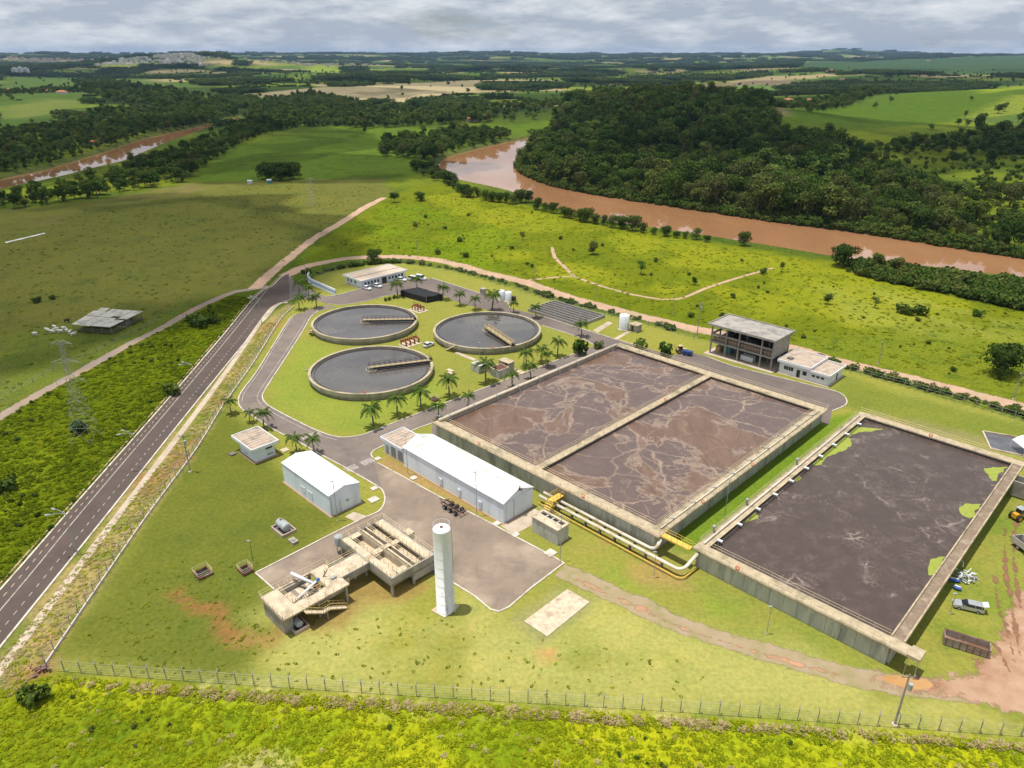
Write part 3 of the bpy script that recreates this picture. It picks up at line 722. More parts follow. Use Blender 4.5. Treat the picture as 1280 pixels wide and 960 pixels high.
# ================================================================ tanks
def liquid_mat(name, base, mid_, vein, brown, vs_, seed, vein_w=.05, rough=.25, cover=.5, swirl=False, bstr=.12):
    m, t, b, o = new_mat(name)
    v0 = pos(t)
    off = nd(t, 'ShaderNodeVectorMath', operation='ADD'); lk(t, v0, off.inputs[0]); off.inputs[1].default_value = (seed * 13.7, seed * 7.1, 0)
    v = off.outputs[0]
    wn = nd(t, 'ShaderNodeTexNoise'); wn.inputs['Scale'].default_value = .12; wn.inputs['Detail'].default_value = 5; lk(t, v, wn.inputs['Vector'])
    sc1 = nd(t, 'ShaderNodeVectorMath', operation='SCALE'); lk(t, wn.outputs['Color'], sc1.inputs[0]); sc1.inputs['Scale'].default_value = 9.0
    ad = nd(t, 'ShaderNodeVectorMath', operation='ADD'); lk(t, v, ad.inputs[0]); lk(t, sc1.outputs[0], ad.inputs[1])
    def crack(scale, wd):
        vo = nd(t, 'ShaderNodeTexVoronoi', feature='DISTANCE_TO_EDGE'); vo.inputs['Scale'].default_value = scale
        lk(t, ad.outputs[0], vo.inputs['Vector'])
        return rmap(t, vo.outputs['Distance'], 0, wd, 1, 0, True)
    n1 = noi(t, v, .05, 6, .62, .8); n2 = noi(t, v, .4, 5, .65); n3 = noi(t, v, .11, 6, .7)
    col = mix(t, rmap(t, n2, .3, .7), base, mid_)
    if not swirl:
        big = rmap(t, n1, cover, cover + .03, 0, 1, True)
        bc = mix(t, rmap(t, noi(t, pos(t, (1, .25, 1), .9), .3, 5, .7), .35, .7), brown, tuple(x * .62 for x in brown))
        col = mix(t, big, col, bc)
        edge = mth(t, 'MULTIPLY', rmap(t, n1, cover - .035, cover, 0, 1, True), rmap(t, n1, cover + .03, cover, 0, 1, True))
        vn = mth(t, 'MULTIPLY', crack(vs_, vein_w), rmap(t, n3, .32, .55))
        vn2 = mth(t, 'MULTIPLY', crack(vs_ * 2.6, vein_w * 1.1), rmap(t, n3, .42, .60, 0, .7))
        vv = mth(t, 'MAXIMUM', mth(t, 'MAXIMUM', vn, vn2), mth(t, 'MULTIPLY', edge, .75))
        vv = mth(t, 'MULTIPLY', vv, mth(t, 'SUBTRACT', 1.0, mth(t, 'MULTIPLY', big, .7)))
        vv = mth(t, 'MULTIPLY', vv, rmap(t, n2, .25, .6, .35, 1.0))
    else:
        wv = noi(t, ad.outputs[0], .16, 8, .72, 1.6)
        ln = rmap(t, mth(t, 'ABSOLUTE', mth(t, 'SUBTRACT', wv, .5)), 0, .014, 1, 0, True)
        vv = mth(t, 'MULTIPLY', ln, rmap(t, n3, .46, .66, 0, .75))
        vv = mth(t, 'MAXIMUM', vv, mth(t, 'MULTIPLY', crack(vs_, vein_w), rmap(t, n3, .53, .66, 0, .8)))
        vv = mth(t, 'MAXIMUM', vv, rmap(t, n2, .55, .8, 0, .14))
    col = mix(t, vv, col, vein)
    lk(t, col, b.inputs['Base Color'])
    b.inputs['Roughness'].default_value = rough; b.inputs['Specular IOR Level'].default_value = .35
    if bstr: bump(t, b, n2, bstr, .1)
    return m
liq1 = liquid_mat('aerated_sludge', (.108, .074, .066), (.138, .096, .083), (.33, .238, .172), (.180, .108, .074), .085, 1, .036, cover=.52)
liq2 = liquid_mat('settling_sludge', (.066, .046, .039), (.088, .063, .053), (.34, .27, .225), (.2, .13, .1), .12, 4, .05, rough=.3, swirl=True)

def railing(m, pts, z, h=1.1, step=2.0, r=.04, rails=(.55, 1.1)):
    pts = [Vector((p[0], p[1], z)) for p in pts]
    for a, b_ in zip(pts[:-1], pts[1:]):
        L = (b_ - a).length; n = max(1, round(L / step))
        for i in range(n + 1):
            p = a.lerp(b_, i / n); m.bar(p, p + Vector((0, 0, h)), r)
        for k in rails:
            d = Vector((0, 0, k if h == 1.1 else k * h / 1.1)); m.bar(a + d, b_ + d, r)
    return m
def panels(parent, a, b_, z0, z1, n, th=.12, mat=None, name='wall_panel'):
    """cast concrete bays with open joints between them, along a line a-b"""
    a, b_ = Vector(a), Vector(b_); d = (b_ - a); L = d.length / n; d.normalize(); nrm = Vector((d.y, -d.x, 0))
    m = MB(); g = .025
    m.hexa([d * g + nrm * 0, d * (L - g), d * (L - g) + nrm * th, d * g + nrm * th], [x + Vector((0, 0, z1 - z0)) for x in (d * g, d * (L - g), d * (L - g) + nrm * th, d * g + nrm * th)])
    o0 = None
    base = root_loc(parent)
    for i in range(n):
        if o0 is None:
            o0 = o = MB().add(m.v, m.f).build(name, mat or concrete_wall)
            o.parent = parent
        else:
            o = bpy.data.objects.new(name, o0.data); C.objects.link(o); o.parent = parent
        o.location = a + d * L * i + Vector((0, 0, z0)) - base
def lifebuoy(p, label):
    m = MB()
    n, k = 14, 6; vs = []; fs = []
    for i in range(n):
        a = 2 * math.pi * i / n
        for j in range(k):
            t_ = 2 * math.pi * j / k
            r = .33 + .09 * math.cos(t_)
            vs.append((p[0] + r * math.cos(a) * UX, p[1] + r * math.cos(a) * UY, p[2] + .55 + r * math.sin(a)) if False else
                      (p[0] + r * math.cos(a) * VX + .09 * math.sin(t_) * UX, p[1] + r * math.cos(a) * VY + .09 * math.sin(t_) * UY, p[2] + .5 + r * math.sin(a)))
    for i in range(n):
        for j in range(k): fs.append((i * k + j, ((i + 1) % n) * k + j, ((i + 1) % n) * k + (j + 1) % k, i * k + (j + 1) % k))
    m.add(vs, fs)
    o = m.build('lifebuoy', orange_m, smooth=True)
    o['label'] = label; o['category'] = 'lifebuoy'; o['group'] = 'orange lifebuoys on tank railings'

ZT = 4.3
aer = thing('aeration_tank', 'large two-cell concrete aeration tank full of brown foaming sludge', 'tank', W(97, -59))
u0, u1, v0, v1 = 96.6, 171.0, -122.6, -57.7
MB().uvbox(97.4, 97.9, -122.2, -58.9, 0, ZT - .25).build('tank_wall', concrete_wall, aer)
MB().uvbox(170.2, 170.7, -122.2, -58.9, 0, ZT - .25).build('tank_wall', concrete_wall, aer)
MB().uvbox(97.9, 170.2, -59.6, -59.1, 0, ZT - .25).build('tank_wall', concrete_wall, aer)
MB().uvbox(97.9, 170.2, -122.0, -121.5, 0, ZT - .25).build('tank_wall', concrete_wall, aer)
panels(aer, W(97.4, -122.2), W(97.4, -58.9), 0, ZT - .26, 24)
panels(aer, W(97.9, -59.1), W(170.2, -59.1), 0, ZT - .26, 28, mat=concrete_wall)
MB().uvbox(u0, 99.4, v0, v1, ZT - .25, ZT).build('walkway', concrete_top, aer)
MB().uvbox(168.2, u1, v0, v1, ZT - .25, ZT).build('walkway', concrete_top, aer)
MB().uvbox(99.4, 168.2, v0, -121.3, ZT - .25, ZT).build('walkway', concrete_top, aer)
MB().uvbox(99.4, 168.2, -60.3, v1, ZT - .25, ZT).build('walkway', concrete_top, aer)
MB().uvbox(99.4, 168.2, -91.2, -89.3, ZT - .25, ZT).build('dividing_walkway', concrete_top, aer)
MB().uvbox(99.4, 168.2, -90.4, -90.1, 2.9, ZT - .25).build('dividing_wall', concrete_wall, aer)
for a, b_ in ((-121.3, -91.2), (-89.3, -60.3)):
    MB().uvbox(99.2, 168.4, a - .1, b_ + .1, .3, 3.55).build('sludge', liq1, aer)
for pts in ([W(96.75, v0), W(96.75, v1)], [W(99.3, -121), W(99.3, -91.2)], [W(99.3, -89.3), W(99.3, -60.3)], [W(99.4, -57.9), W(170.8, -57.9)], [W(99.6, -60.2), W(168, -60.2)], [W(168.4, -121), W(168.4, -91.3)], [W(168.4, -89.2), W(168.4, -60.3)], [W(170.9, v0), W(170.9, v1)], [W(99.4, -91.1), W(168.2, -91.1)], [W(99.4, -89.4), W(168.2, -89.4)]):
    railing(MB(), pts, ZT, step=2.4, r=.03).build('railing', cream_rail, aer)
ap = MB().tube([W(98, -121.7, ZT + .42), W(168, -121.7, ZT + .42)], .45, 10).build('air_pipe', pipe_tan, aer, smooth=True)
for i in range(9):
    u = 101 + i * 8
    MB().tube([W(u, -121.7, ZT + .42), W(u + .35, -121.7, ZT + .42)], .55, 10).build('pipe_collar', steel, ap)
    MB().tube([W(u + .15, -121.6, ZT + .3), W(u + .15, -121.0, ZT + .2), W(u + .15, -120.7, 3.4)], .09, 6).build('drop_pipe', steel, ap)
ap = MB().tube([W(99, -58.9, ZT + .25), W(168, -58.9, ZT + .25)], .16, 8).build('air_pipe', pipe_cream, aer, smooth=True)
for i in range(9):
    u = 103 + i * 7.6
    MB().tube([W(u, -58.9, ZT + .25), W(u, -60.0, ZT + .5), W(u, -60.6, 3.4)], .07, 6).build('drop_pipe', steel, ap)
    MB().uvbox(u - .2, u + .2, -59.1, -58.7, ZT, ZT + .6).build('valve', steel, ap)
for p, l in ((W(97.0, -106.5, ZT), 'orange lifebuoy on near railing of the first aeration cell'), (W(97.0, -76, ZT), 'orange lifebuoy on near railing of the second aeration cell'),
             (W(132, -57.9, ZT), 'orange lifebuoy on the long right railing of the aeration tank, middle'), (W(146, -89.4, ZT), 'orange lifebuoy on the wall dividing the aeration cells'), (W(112, -57.9, ZT), 'orange lifebuoy on the right railing near the yellow footbridge')):
    lifebuoy(p, l)

t2 = thing('settling_tank', 'large single concrete tank of dark sludge with yellow-green algae patches', 'tank', W(99, -50))
Z2 = 4.0
MB().uvbox(99.3, 99.8, -51.2, -17.9, 0, Z2 - .25).build('tank_wall', concrete_wall, t2)
MB().uvbox(175, 175.5, -51.2, -17.9, 0, Z2 - .25).build('tank_wall', concrete_wall, t2)
MB().uvbox(99.8, 175, -51.2, -50.7, 0, Z2 - .25).build('tank_wall', concrete_wall, t2)
MB().uvbox(99.8, 175, -18.0, -17.5, 0, Z2 - .46).build('tank_wall', concrete_wall, t2)
panels(t2, W(99.3, -51.2), W(99.3, -17.9), 0, Z2 - .26, 14)
MB().uvbox(98.6, 101.1, -51.9, -15.4, Z2 - .25, Z2).build('walkway', concrete_top, t2)
MB().uvbox(173.6, 176.0, -51.9, -15.6, Z2 - .25, Z2).build('walkway', concrete_top, t2)
MB().uvbox(101.1, 173.6, -51.9, -49.8, Z2 - .25, Z2).build('walkway', concrete_top, t2)
MB().uvbox(101.1, 173.6, -18.25, -16.65, Z2 - .45, Z2 - .1).build('channel_floor', grate_m, t2)
MB().uvbox(101.1, 173.6, -18.5, -18.25, Z2 - .45, Z2 + .25).build('channel_side', concrete_top, t2)
MB().uvbox(101.1, 173.6, -16.65, -16.4, Z2 - .45, Z2 + .25).build('channel_side', concrete_top, t2)
MB().uvbox(99.0, 101.6, -15.4, -13.6, Z2 - .6, Z2 - .02).build('outlet_box', concrete_top, t2)
for v_ in (-15.2, -13.8):
    MB().bar(W(99.1, v_, 0), W(99.1, v_, Z2 - .6), .07).build('outlet_post', steel, t2)
for a in (166, 169): MB().uvbox(a, a + .3, -16.4, -11.5, .4, Z2 - .2).build('side_channel_wall', concrete, t2)
MB().uvbox(100.9, 173.8, -50, -18.1, .3, 3.3).build('sludge', liq2, t2)
for pts in ([W(98.7, -51.8), W(98.7, -15.5)], [W(101.0, -49.8), W(101.0, -18.6)], [W(101, -51.8), W(173.6, -51.8)], [W(173.7, -49.8), W(173.7, -18.6)], [W(175.9, -51.8), W(175.9, -15.6)]):
    railing(MB(), pts, Z2, step=2.4, r=.03).build('railing', cream_rail, t2)
ap = MB().tube([W(101, -49.3, Z2 - .05), W(173, -49.3, Z2 - .05)], .12, 8).build('air_pipe', dark_steel, t2, smooth=True)
MB().tube([W(101, -50.9, Z2 + .25), W(173, -50.9, Z2 + .25)], .2, 8).build('air_pipe', pipe_cream, t2, smooth=True)
for i in range(10):
    u = 104 + i * 7.2
    MB().uvbox(u - .25, u + .25, -49.9, -48.9, Z2 - .15, Z2 + .15).build('pipe_clamp', white_paint, ap)
for i, u in enumerate((105.5, 118, 140)):
    MB().lathe(W(u, -51.6), [(0.01, Z2 + 1.6), (.35, Z2 + 1.5), (.38, Z2 + 1.2), (.2, Z2 + 1.0), (.1, Z2)], 10).build('vent_cap', steel, t2, smooth=True)
algae_m = M('algae', (.30, .34, .06), (.24, .28, .045), 1.2, rough=.9, bmp=.3)
def algae(pts):
    ln = smooth_line(pts + [pts[0]], 6)[:-1]
    ln = [p + Vector((mnoise.noise(Vector((p.x * .6, p.y * .6, 2))), mnoise.noise(Vector((p.x * .6, p.y * .6, 5))), 0)) * .6 for p in ln]
    ln = [Vector(p) for p in ln]
    MB().sheet(ln, 3.312).build('algae_patch', algae_m, t2)
for px in ([(1062, 530), (1105, 537), (1078, 540), (1062, 545), (1064, 556), (1050, 565), (1032, 572), (1028, 580), (1014, 578), (1040, 548)],
           [(1000, 594), (998, 600), (983, 606), (985, 600)], [(943, 640), (948, 646), (936, 652), (930, 654)],
           [(1257, 582), (1250, 592), (1242, 602), (1236, 597), (1233, 586), (1247, 584)], [(1226, 630), (1220, 642), (1212, 648), (1201, 641), (1199, 633), (1213, 630)], [(1180, 696), (1176, 712), (1164, 720), (1160, 712), (1163, 701), (1172, 696)]):
    pts = []
    for p in px:
        q = P(p[0], p[1], 3.3); uu = q.x * UX + q.y * UY; vv_ = q.x * VX + q.y * VY
        pts.append(W(min(max(uu, 101.0), 173.7), min(max(vv_, -49.75), -18.4), 3.3))
    algae(pts)
lifebuoy(W(98.7, -43, Z2), 'orange lifebuoy on near railing of the dark tank'); lifebuoy(W(173.7, -35, Z2), 'orange lifebuoy on far railing of the dark tank')
fb = thing('footbridge', 'yellow steel footbridge linking the two rectangular tanks', 'footbridge', W(98, -54))
MB().uvbox(97.2, 98.6, -57.8, -51.8, 4.12, 4.3).build('deck', yellow_paint, fb)
for u in (97.2, 98.6): railing(MB(), [W(u, -57.8), W(u, -51.8)], 4.3, step=1.2, r=.04).build('railing', yellow_paint, fb)

# circular clarifiers
liqc = liquid_mat('clarified_liquor', (.080, .071, .066), (.088, .077, .070), (.115, .098, .085), (.10, .084, .072), .1, 7, .02, rough=.02, cover=.58, bstr=0)
next(n for n in liqc.node_tree.nodes if n.type == 'BSDF_PRINCIPLED').inputs['Specular IOR Level'].default_value = 1.0
clar_wall = M('clarifier_wall', (.42, .38, .29), (.30, .28, .215), .5, c3=(.17, .165, .14), s3=.4, streak=True)
def clarifier(c, label, end, truss, stair_a):
    c = Vector((c[0], c[1], 0))
    t_ = thing('clarifier', label, 'tank', c, 'round clarifier tanks on the lawn')
    MB().lathe(c, [(17.1, 0), (17.1, 2.2), (17.9, 2.2), (17.9, 1.15), (17.25, 1.0), (17.25, 0)], 96).build('ring_wall', clar_wall, t_)
    MB().lathe(c, [(17.15, 2.204), (17.85, 2.204)], 96).build('rim', concrete_top, t_)
    MB().lathe(c, [(0.01, 1.62), (17.15, 1.62)], 96).build('liquid', liqc, t_)
    MB().lathe(c, [(16.15, 1.5), (16.15, 1.78), (16.25, 1.78), (16.25, 1.5)], 96).build('weir', dark_steel, t_)
    MB().lathe(c, [(.01, 2.3), (.9, 2.3), (.9, 1.5)], 20).build('column', concrete, t_)
    MB().lathe(c, [(1.5, 1.5), (1.5, 1.85), (1.65, 1.85), (1.65, 1.5)], 24).build('feed_well', concrete_pale, t_)
    d = (Vector((end[0], end[1], 0)) - c); d.z = 0; L = min(d.length, 17.7); d.normalize(); n = Vector((-d.y, d.x, 0))
    br = MB()
    s, e = c - d * .6, c + d * L
    hw = .75
    br.hexa([s + n * hw + Vector((0, 0, 2.45)), e + n * hw + Vector((0, 0, 2.45)), e - n * hw + Vector((0, 0, 2.45)), s - n * hw + Vector((0, 0, 2.45))],
            [s + n * hw + Vector((0, 0, 2.62)), e + n * hw + Vector((0, 0, 2.62)), e - n * hw + Vector((0, 0, 2.62)), s - n * hw + Vector((0, 0, 2.62))])
    bo = br.build('bridge', M('bridge_deck', (.42, .33, .20), (.33, .26, .16), 1.2), t_)
    for sg in (1, -1):
        rl = MB(); a = s + n * hw * sg; b_ = e + n * hw * sg
        railing(rl, [a, b_], 2.6, step=1.5, r=.045)
        if truss:
            k = 14
            for i in range(k):
                p, q = a.lerp(b_, i / k), a.lerp(b_, (i + 1) / k)
                rl.bar(Vector((p.x, p.y, 2.6 if i % 2 else 3.7)), Vector((q.x, q.y, 3.7 if i % 2 else 2.6)), .07)
        rl.build('railing', yellow_rail if truss else dark_steel, bo)
        beam = MB(); beam.hexa([a + Vector((0, 0, 2.0)), b_ + Vector((0, 0, 2.0)), b_ - n * .12 * sg + Vector((0, 0, 2.0)), a - n * .12 * sg + Vector((0, 0, 2.0))],
                               [a + Vector((0, 0, 2.45)), b_ + Vector((0, 0, 2.45)), b_ - n * .12 * sg + Vector((0, 0, 2.45)), a - n * .12 * sg + Vector((0, 0, 2.45))])
        beam.build('girder', dark_steel, bo)
    sk = MB(); a = c + d * 3 - n * 2.2; b_ = c + d * (L - .9) - n * 1.2
    sk.tube([a + Vector((0, 0, 1.72)), b_ + Vector((0, 0, 1.72))], .13, 6).build('scum_skimmer', dark_steel, t_)
    wx_ = c + d * (L - .1)
    MB().uvbox(0, 0, 0, 0, 0, 0) if False else None
    dr = MB(); dr.cyl((wx_.x, wx_.y), .5, .5, 2.2, 3.1, 8); dr.build('drive_unit', dark_steel, t_)
    # stair up to the rim
    a = R(stair_a); q = Vector((math.cos(a), math.sin(a), 0)); tn = Vector((-q.y, q.x, 0))
    st = MB()
    for i in range(6):
        p = c + q * 18.05 + tn * (i * .55 - 1.5); z = .35 * (i + 1)
        st.hexa([p + Vector((0, 0, z - .1)), p + tn * .6 + Vector((0, 0, z - .1)), p + tn * .6 + q * .9 + Vector((0, 0, z - .1)), p + q * .9 + Vector((0, 0, z - .1))],
                [p + Vector((0, 0, z)), p + tn * .6 + Vector((0, 0, z)), p + tn * .6 + q * .9 + Vector((0, 0, z)), p + q * .9 + Vector((0, 0, z))])
    so = st.build('stair', concrete_pale, t_)
    rl = MB()
    for k in (0.05, .85):
        p0 = c + q * (18.05 + k) + tn * -1.5; p1 = c + q * (18.05 + k) + tn * 1.8
        rl.bar(Vector((p0.x, p0.y, 1.2)), Vector((p1.x, p1.y, 3.1)), .04)
        for f in (0, .5, 1):
            p = p0.lerp(p1, f); rl.bar(Vector((p.x, p.y, f * 2.0)), Vector((p.x, p.y, 1.2 + f * 1.9)), .04)
    rl.build('stair_rail', cream_rail, so)
    return t_
c1, c2, c3 = (-50.3, 234.2), (-40.8, 193.1), (-8.2, 226.1)
clarifier(c1, 'round clarifier tank at the back, nearest to the office building', P(519, 399, 2.4), False, 205)
clarifier(c2, 'round clarifier tank nearest to the pedestrian crossing, brown foam around its bridge', P(539, 450, 2.4), False, 178)
clarifier(c3, 'round clarifier tank with yellow truss bridge, beside the drying beds', P(645, 434, 2.4), True, 232)
for p, l in (((-39.5, 175.6, 2.2), 'orange lifebuoy on the near rim of the foremost clarifier'), ((-6, 208.4, 2.2), 'orange lifebuoy on the near rim of the truss-bridge clarifier')): lifebuoy(p, l)

# ================================================================ pipes between the blower hall and the tanks
def pipeline(pts, r, mat, label, sup_from, sup_to, n, z):
    t_ = thing('air_pipeline', label, 'pipe', (pts[0].x, pts[0].y, 0))
    pb_ = MB().tube(smooth_corner(pts), r, 10).build('pipe', mat, t_, smooth=True)
    for i in range(n):
        p = sup_from.lerp(sup_to, (i + .5) / n)
        sp = MB(); sp.hexa([p + UVd(-.3, -.15, -z), p + UVd(.3, -.15, -z), p + UVd(.3, .15, -z), p + UVd(-.3, .15, -z)], [p + UVd(-.3, -.15, -r), p + UVd(.3, -.15, -r), p + UVd(.3, .15, -r), p + UVd(-.3, .15, -r)])
        sp.build('support', concrete_dark, t_)
    return t_
def UVd(u, v, z): return Vector((u * UX + v * VX, u * UY + v * VY, z))
def smooth_corner(pts, r=1.6):
    pts = [Vector(p) for p in pts]; out = [pts[0]]
    for a, b_, c_ in zip(pts[:-2], pts[1:-1], pts[2:]):
        d1 = (a - b_).normalized() * min(r, (a - b_).length * .45); d2 = (c_ - b_).normalized() * min(r, (c_ - b_).length * .45)
        for k in range(7):
            t_ = k / 6
            out.append((b_ + d1) * (1 - t_) ** 2 + b_ * 2 * t_ * (1 - t_) + (b_ + d2) * t_ * t_)
    out.append(pts[-1])
    return out
up1, up2 = UV(860, 660 - 20, 1.6)[0], 0
pu_a = UV(760, 637, 1.7)[0]; pu_b = UV(760, 657, 1.6)[0]
pu_a = UV(751, 648 - 2, 1.7)[0]
q = UV(815, 687, 1.6); ua = q[0]; qb = UV(850, 713, 1.5); ub = qb[0]
pipeline([W(ua, -85.5, 1.7), W(ua, q[1] + .6, 1.7), W(97.3, q[1] + .8, 3.6)], .33, pipe_cream, 'upper cream air pipe running from the hall to the aeration tank corner', W(ua, -82, 1.7), W(ua, q[1] - 2, 1.7), 6, 1.7)
pipeline([W(ub, -85.5, 1.5), W(ub, qb[1] + .4, 1.5), W(99.2, qb[1] + .8, 3.4)], .33, pipe_cream, 'lower cream air pipe running from the hall to the dark tank corner', W(ub, -82, 1.5), W(ub, qb[1] - 2, 1.5), 8, 1.5)
o = MB().tube(smooth_corner([W(ub - .9, -85, .55), W(ub - .9, qb[1] + 1.0, .55), W(98.8, qb[1] + 1.2, .55)]), .12, 8).build('gas_pipe', yellow_paint, smooth=True)
o['label'] = 'thin yellow pipe low above the ground beside the lower cream pipe'; o['category'] = 'pipe'
xo = thing('pipe_crossover', 'yellow steel stepped crossover platform straddling the cream pipes', 'platform', W(ub, -76.5))
v_ = UV(686, 640, .0)[1]
MB().uvbox(ub - 1.0, ua + 1.0, v_ - .8, v_ + .8, 2.5, 2.62).build('deck', yellow_paint, xo)
for s_ in (-1, 1):
    railing(MB(), [W(ub - 1, v_ + .8 * s_), W(ua + 1, v_ + .8 * s_)], 2.6, step=1.2, r=.05).build('railing', yellow_paint, xo)
for uu, sg in ((ub - 1.0, -1), (ua + 1.0, 1)):
    for i in range(6):
        MB().uvbox(uu + sg * i * .3 - .15, uu + sg * i * .3 + .15, v_ - .7, v_ + .7, 2.2 - i * .4, 2.26 - i * .4).build('step', yellow_paint, xo)
    for s_ in (-.8, .8):
        MB().bar(W(uu, v_ + s_, 2.5), W(uu + sg * 1.8, v_ + s_, 0), .08).build('stringer', yellow_paint, xo)
for uu in (ub - 1, ua + 1):
    for s_ in (-.75, .75): MB().bar(W(uu, v_ + s_, 0), W(uu, v_ + s_, 2.5), .07).build('leg', yellow_paint, xo)
# ================================================================ buildings
def uwin(parent, u0, u1, v0, v1, z0, z1, mat=dark_glass, name='window', frame=None):
    o = MB().uvbox(u0, u1, v0, v1, z0, z1).build(name, mat, parent)
    return o
def front_windows(parent, u, vs_, z0, z1, name='window', mat=dark_glass, sill=True):
    """openings on a wall that faces -u"""
    for a, b_ in vs_:
        o = uwin(parent, u - .03, u + .1, a, b_, z0, z1, mat, name)
        fr = MB(); t_ = .06
        fr.uvbox(u - .06, u + .02, a - t_, a, z0 - t_, z1 + t_).uvbox(u - .06, u + .02, b_, b_ + t_, z0 - t_, z1 + t_).uvbox(u - .06, u + .02, a, b_, z1, z1 + t_)
        if sill: fr.uvbox(u - .12, u + .02, a, b_, z0 - t_, z0)
        if b_ - a > 1.2 and name == 'window': fr.uvbox(u - .05, u + .02, (a + b_) / 2 - .03, (a + b_) / 2 + .03, z0, z1)
        fr.build('frame', white_paint, o)
def side_windows(parent, v, us_, z0, z1, name='window', mat=dark_glass):
    """openings on a wall that faces +v"""
    for a, b_ in us_:
        o = uwin(parent, a, b_, v - .1, v + .03, z0, z1, mat, name)
        fr = MB(); t_ = .06
        fr.uvbox(a - t_, a, v - .02, v + .06, z0 - t_, z1 + t_).uvbox(b_, b_ + t_, v - .02, v + .06, z0 - t_, z1 + t_).uvbox(a, b_, v - .02, v + .06, z1, z1 + t_)
        fr.build('frame', white_paint, o)
def gable(parent, u0, u1, v0, v1, ze, zr, over=.25, wallm=None, um=None, base=.35, seams=1.0):
    """hall with its ridge along v"""
    um = um if um is not None else (u0 + u1) / 2
    m = MB()
    pr = [(u0, 0), (u1, 0), (u1, ze), (um, zr), (u0, ze)]
    vs = [W(a, v0, z) for a, z in pr] + [W(a, v1, z) for a, z in pr]
    m.add(vs, [(0, 1, 2, 3, 4), (9, 8, 7, 6, 5)] + [(i, (i + 1) % 5, 5 + (i + 1) % 5, 5 + i) for i in (0, 1, 4)])
    m.build('wall', wallm or white_wall, parent)
    MB().uvbox(u0 - base, u1 + base, v0 - base, v1 + base, 0, .12).build('plinth', M('plinth', (.42, .28, .19), (.36, .24, .16), .6), parent)
    for a, za, b_, zb in ((u0 - over, ze - over * (zr - ze) / (um - u0), um, zr), (um, zr, u1 + over, ze - over * (zr - ze) / (u1 - um))):
        r = MB(); A, B = v0 - over, v1 + over
        r.hexa([W(a, A, za + .02), W(b_, A, zb + .02), W(b_, B, zb + .02), W(a, B, za + .02)], [W(a, A, za + .10), W(b_, A, zb + .10), W(b_, B, zb + .10), W(a, B, za + .10)])
        ro = r.build('roof', white_roof, parent)
        s = MB(); k = A + seams / 2
        while k < B:
            s.hexa([W(a, k, za + .10), W(b_, k, zb + .10), W(b_, k + .06, zb + .10), W(a, k + .06, za + .10)], [W(a, k, za + .135), W(b_, k, zb + .135), W(b_, k + .06, zb + .135), W(a, k + .06, za + .135)]); k += seams
        s.build('roof_seams', white_roof, ro, kind='stuff')
    MB().tube([W(um, v0 - over, zr + .12), W(um, v1 + over, zr + .12)], .12, 6).build('ridge_cap', white_roof, parent)
def flat_roof(parent, u0, u1, v0, v1, z, mat, over=.5, th=.55, lip=.2, rimm=None, ribs=True):
    m = MB(); U0, U1, V0, V1 = u0 - over, u1 + over, v0 - over, v1 + over
    m.uvbox(U0, U1, V0, V1, z, z + th - lip).build('roof', mat, parent)
    e = MB(); z0, z1 = z - .02, z + th
    e.uvbox(U0 - .06, U0 + .12, V0, V1, z0, z1).uvbox(U1 - .12, U1 + .06, V0, V1, z0, z1).uvbox(U0 + .12, U1 - .12, V0 - .06, V0 + .12, z0, z1).uvbox(U0 + .12, U1 - .12, V1 - .12, V1 + .06, z0, z1)
    e.build('parapet', rimm or white_paint, parent)
    if ribs:
        k = V0 + .7
        while k < V1 - .5:
            MB().uvbox(U0 + .3, U1 - .3, k, k + .12, z + th - lip, z + th - lip + .07).build('roof_rib', mat, parent); k += 1.1

# long blower hall with flat-roofed annex
hall = thing('blower_hall', 'long white hall with bright gable roof and flat-roofed annex', 'building', W(84, -85))
gable(hall, 83.8, 92.2, -117.2, -85.3, 4.75, 6.4, over=.2)
hz = -85.3
MB().uvbox(84.6, 86.6, hz, hz + .1, .15, 4.3).build('sliding_door', M('door_white', (.70, .74, .79), (.64, .68, .73), .8), hall)
MB().uvbox(86.75, 90.2, hz, hz + .1, .15, 4.5).build('sliding_door', MATS['door_white'], hall)
MB().uvbox(86.6, 86.75, hz, hz + .06, .15, 4.4).build('door_gap', dark_steel, hall)
MB().uvbox(84.2, 92, hz, hz + .12, 4.55, 4.7).build('door_track', white_paint, hall)
lou = M('louvre_grey', (.55, .58, .60), (.48, .5, .52), 2)
for v_ in (-104.4, -98.4, -92.0):
    o = MB().uvbox(83.62, 83.8, v_ - .5, v_ + .5, 1.0, 2.3).build('louvre_window', lou, hall)
    for i in range(5): MB().uvbox(83.55, 83.63, v_ - .5, v_ + .5, 1.05 + i * .25, 1.13 + i * .25).build('louvre_blade', white_paint, o)
MB().uvbox(84.2, 90.0, -125.4, -117.25, 0, 3.6).build('annex_wall', white_wall, hall)
MB().uvbox(83.9, 90.3, -125.8, -117.25, 0, .1).build('plinth', MATS['plinth'], hall)
flat_roof(hall, 84.2, 89.9, -125.4, -118.3, 3.6, roof_tan, over=.5, th=.6)
for a, b_ in ((-122.6, -120.9), (-120.0, -118.2)):
    o = MB().uvbox(84.1, 84.2, a, b_, .1, 2.7).build('louvre_door', grey_paint, hall)
    for i in range(8): MB().uvbox(84.03, 84.11, a + .1, b_ - .1, .3 + i * .29, .4 + i * .29).build('louvre_blade', steel, o)
MB().uvbox(84.12, 84.2, -124.6, -123.7, .1, 2.3).build('door', grey_paint, hall)

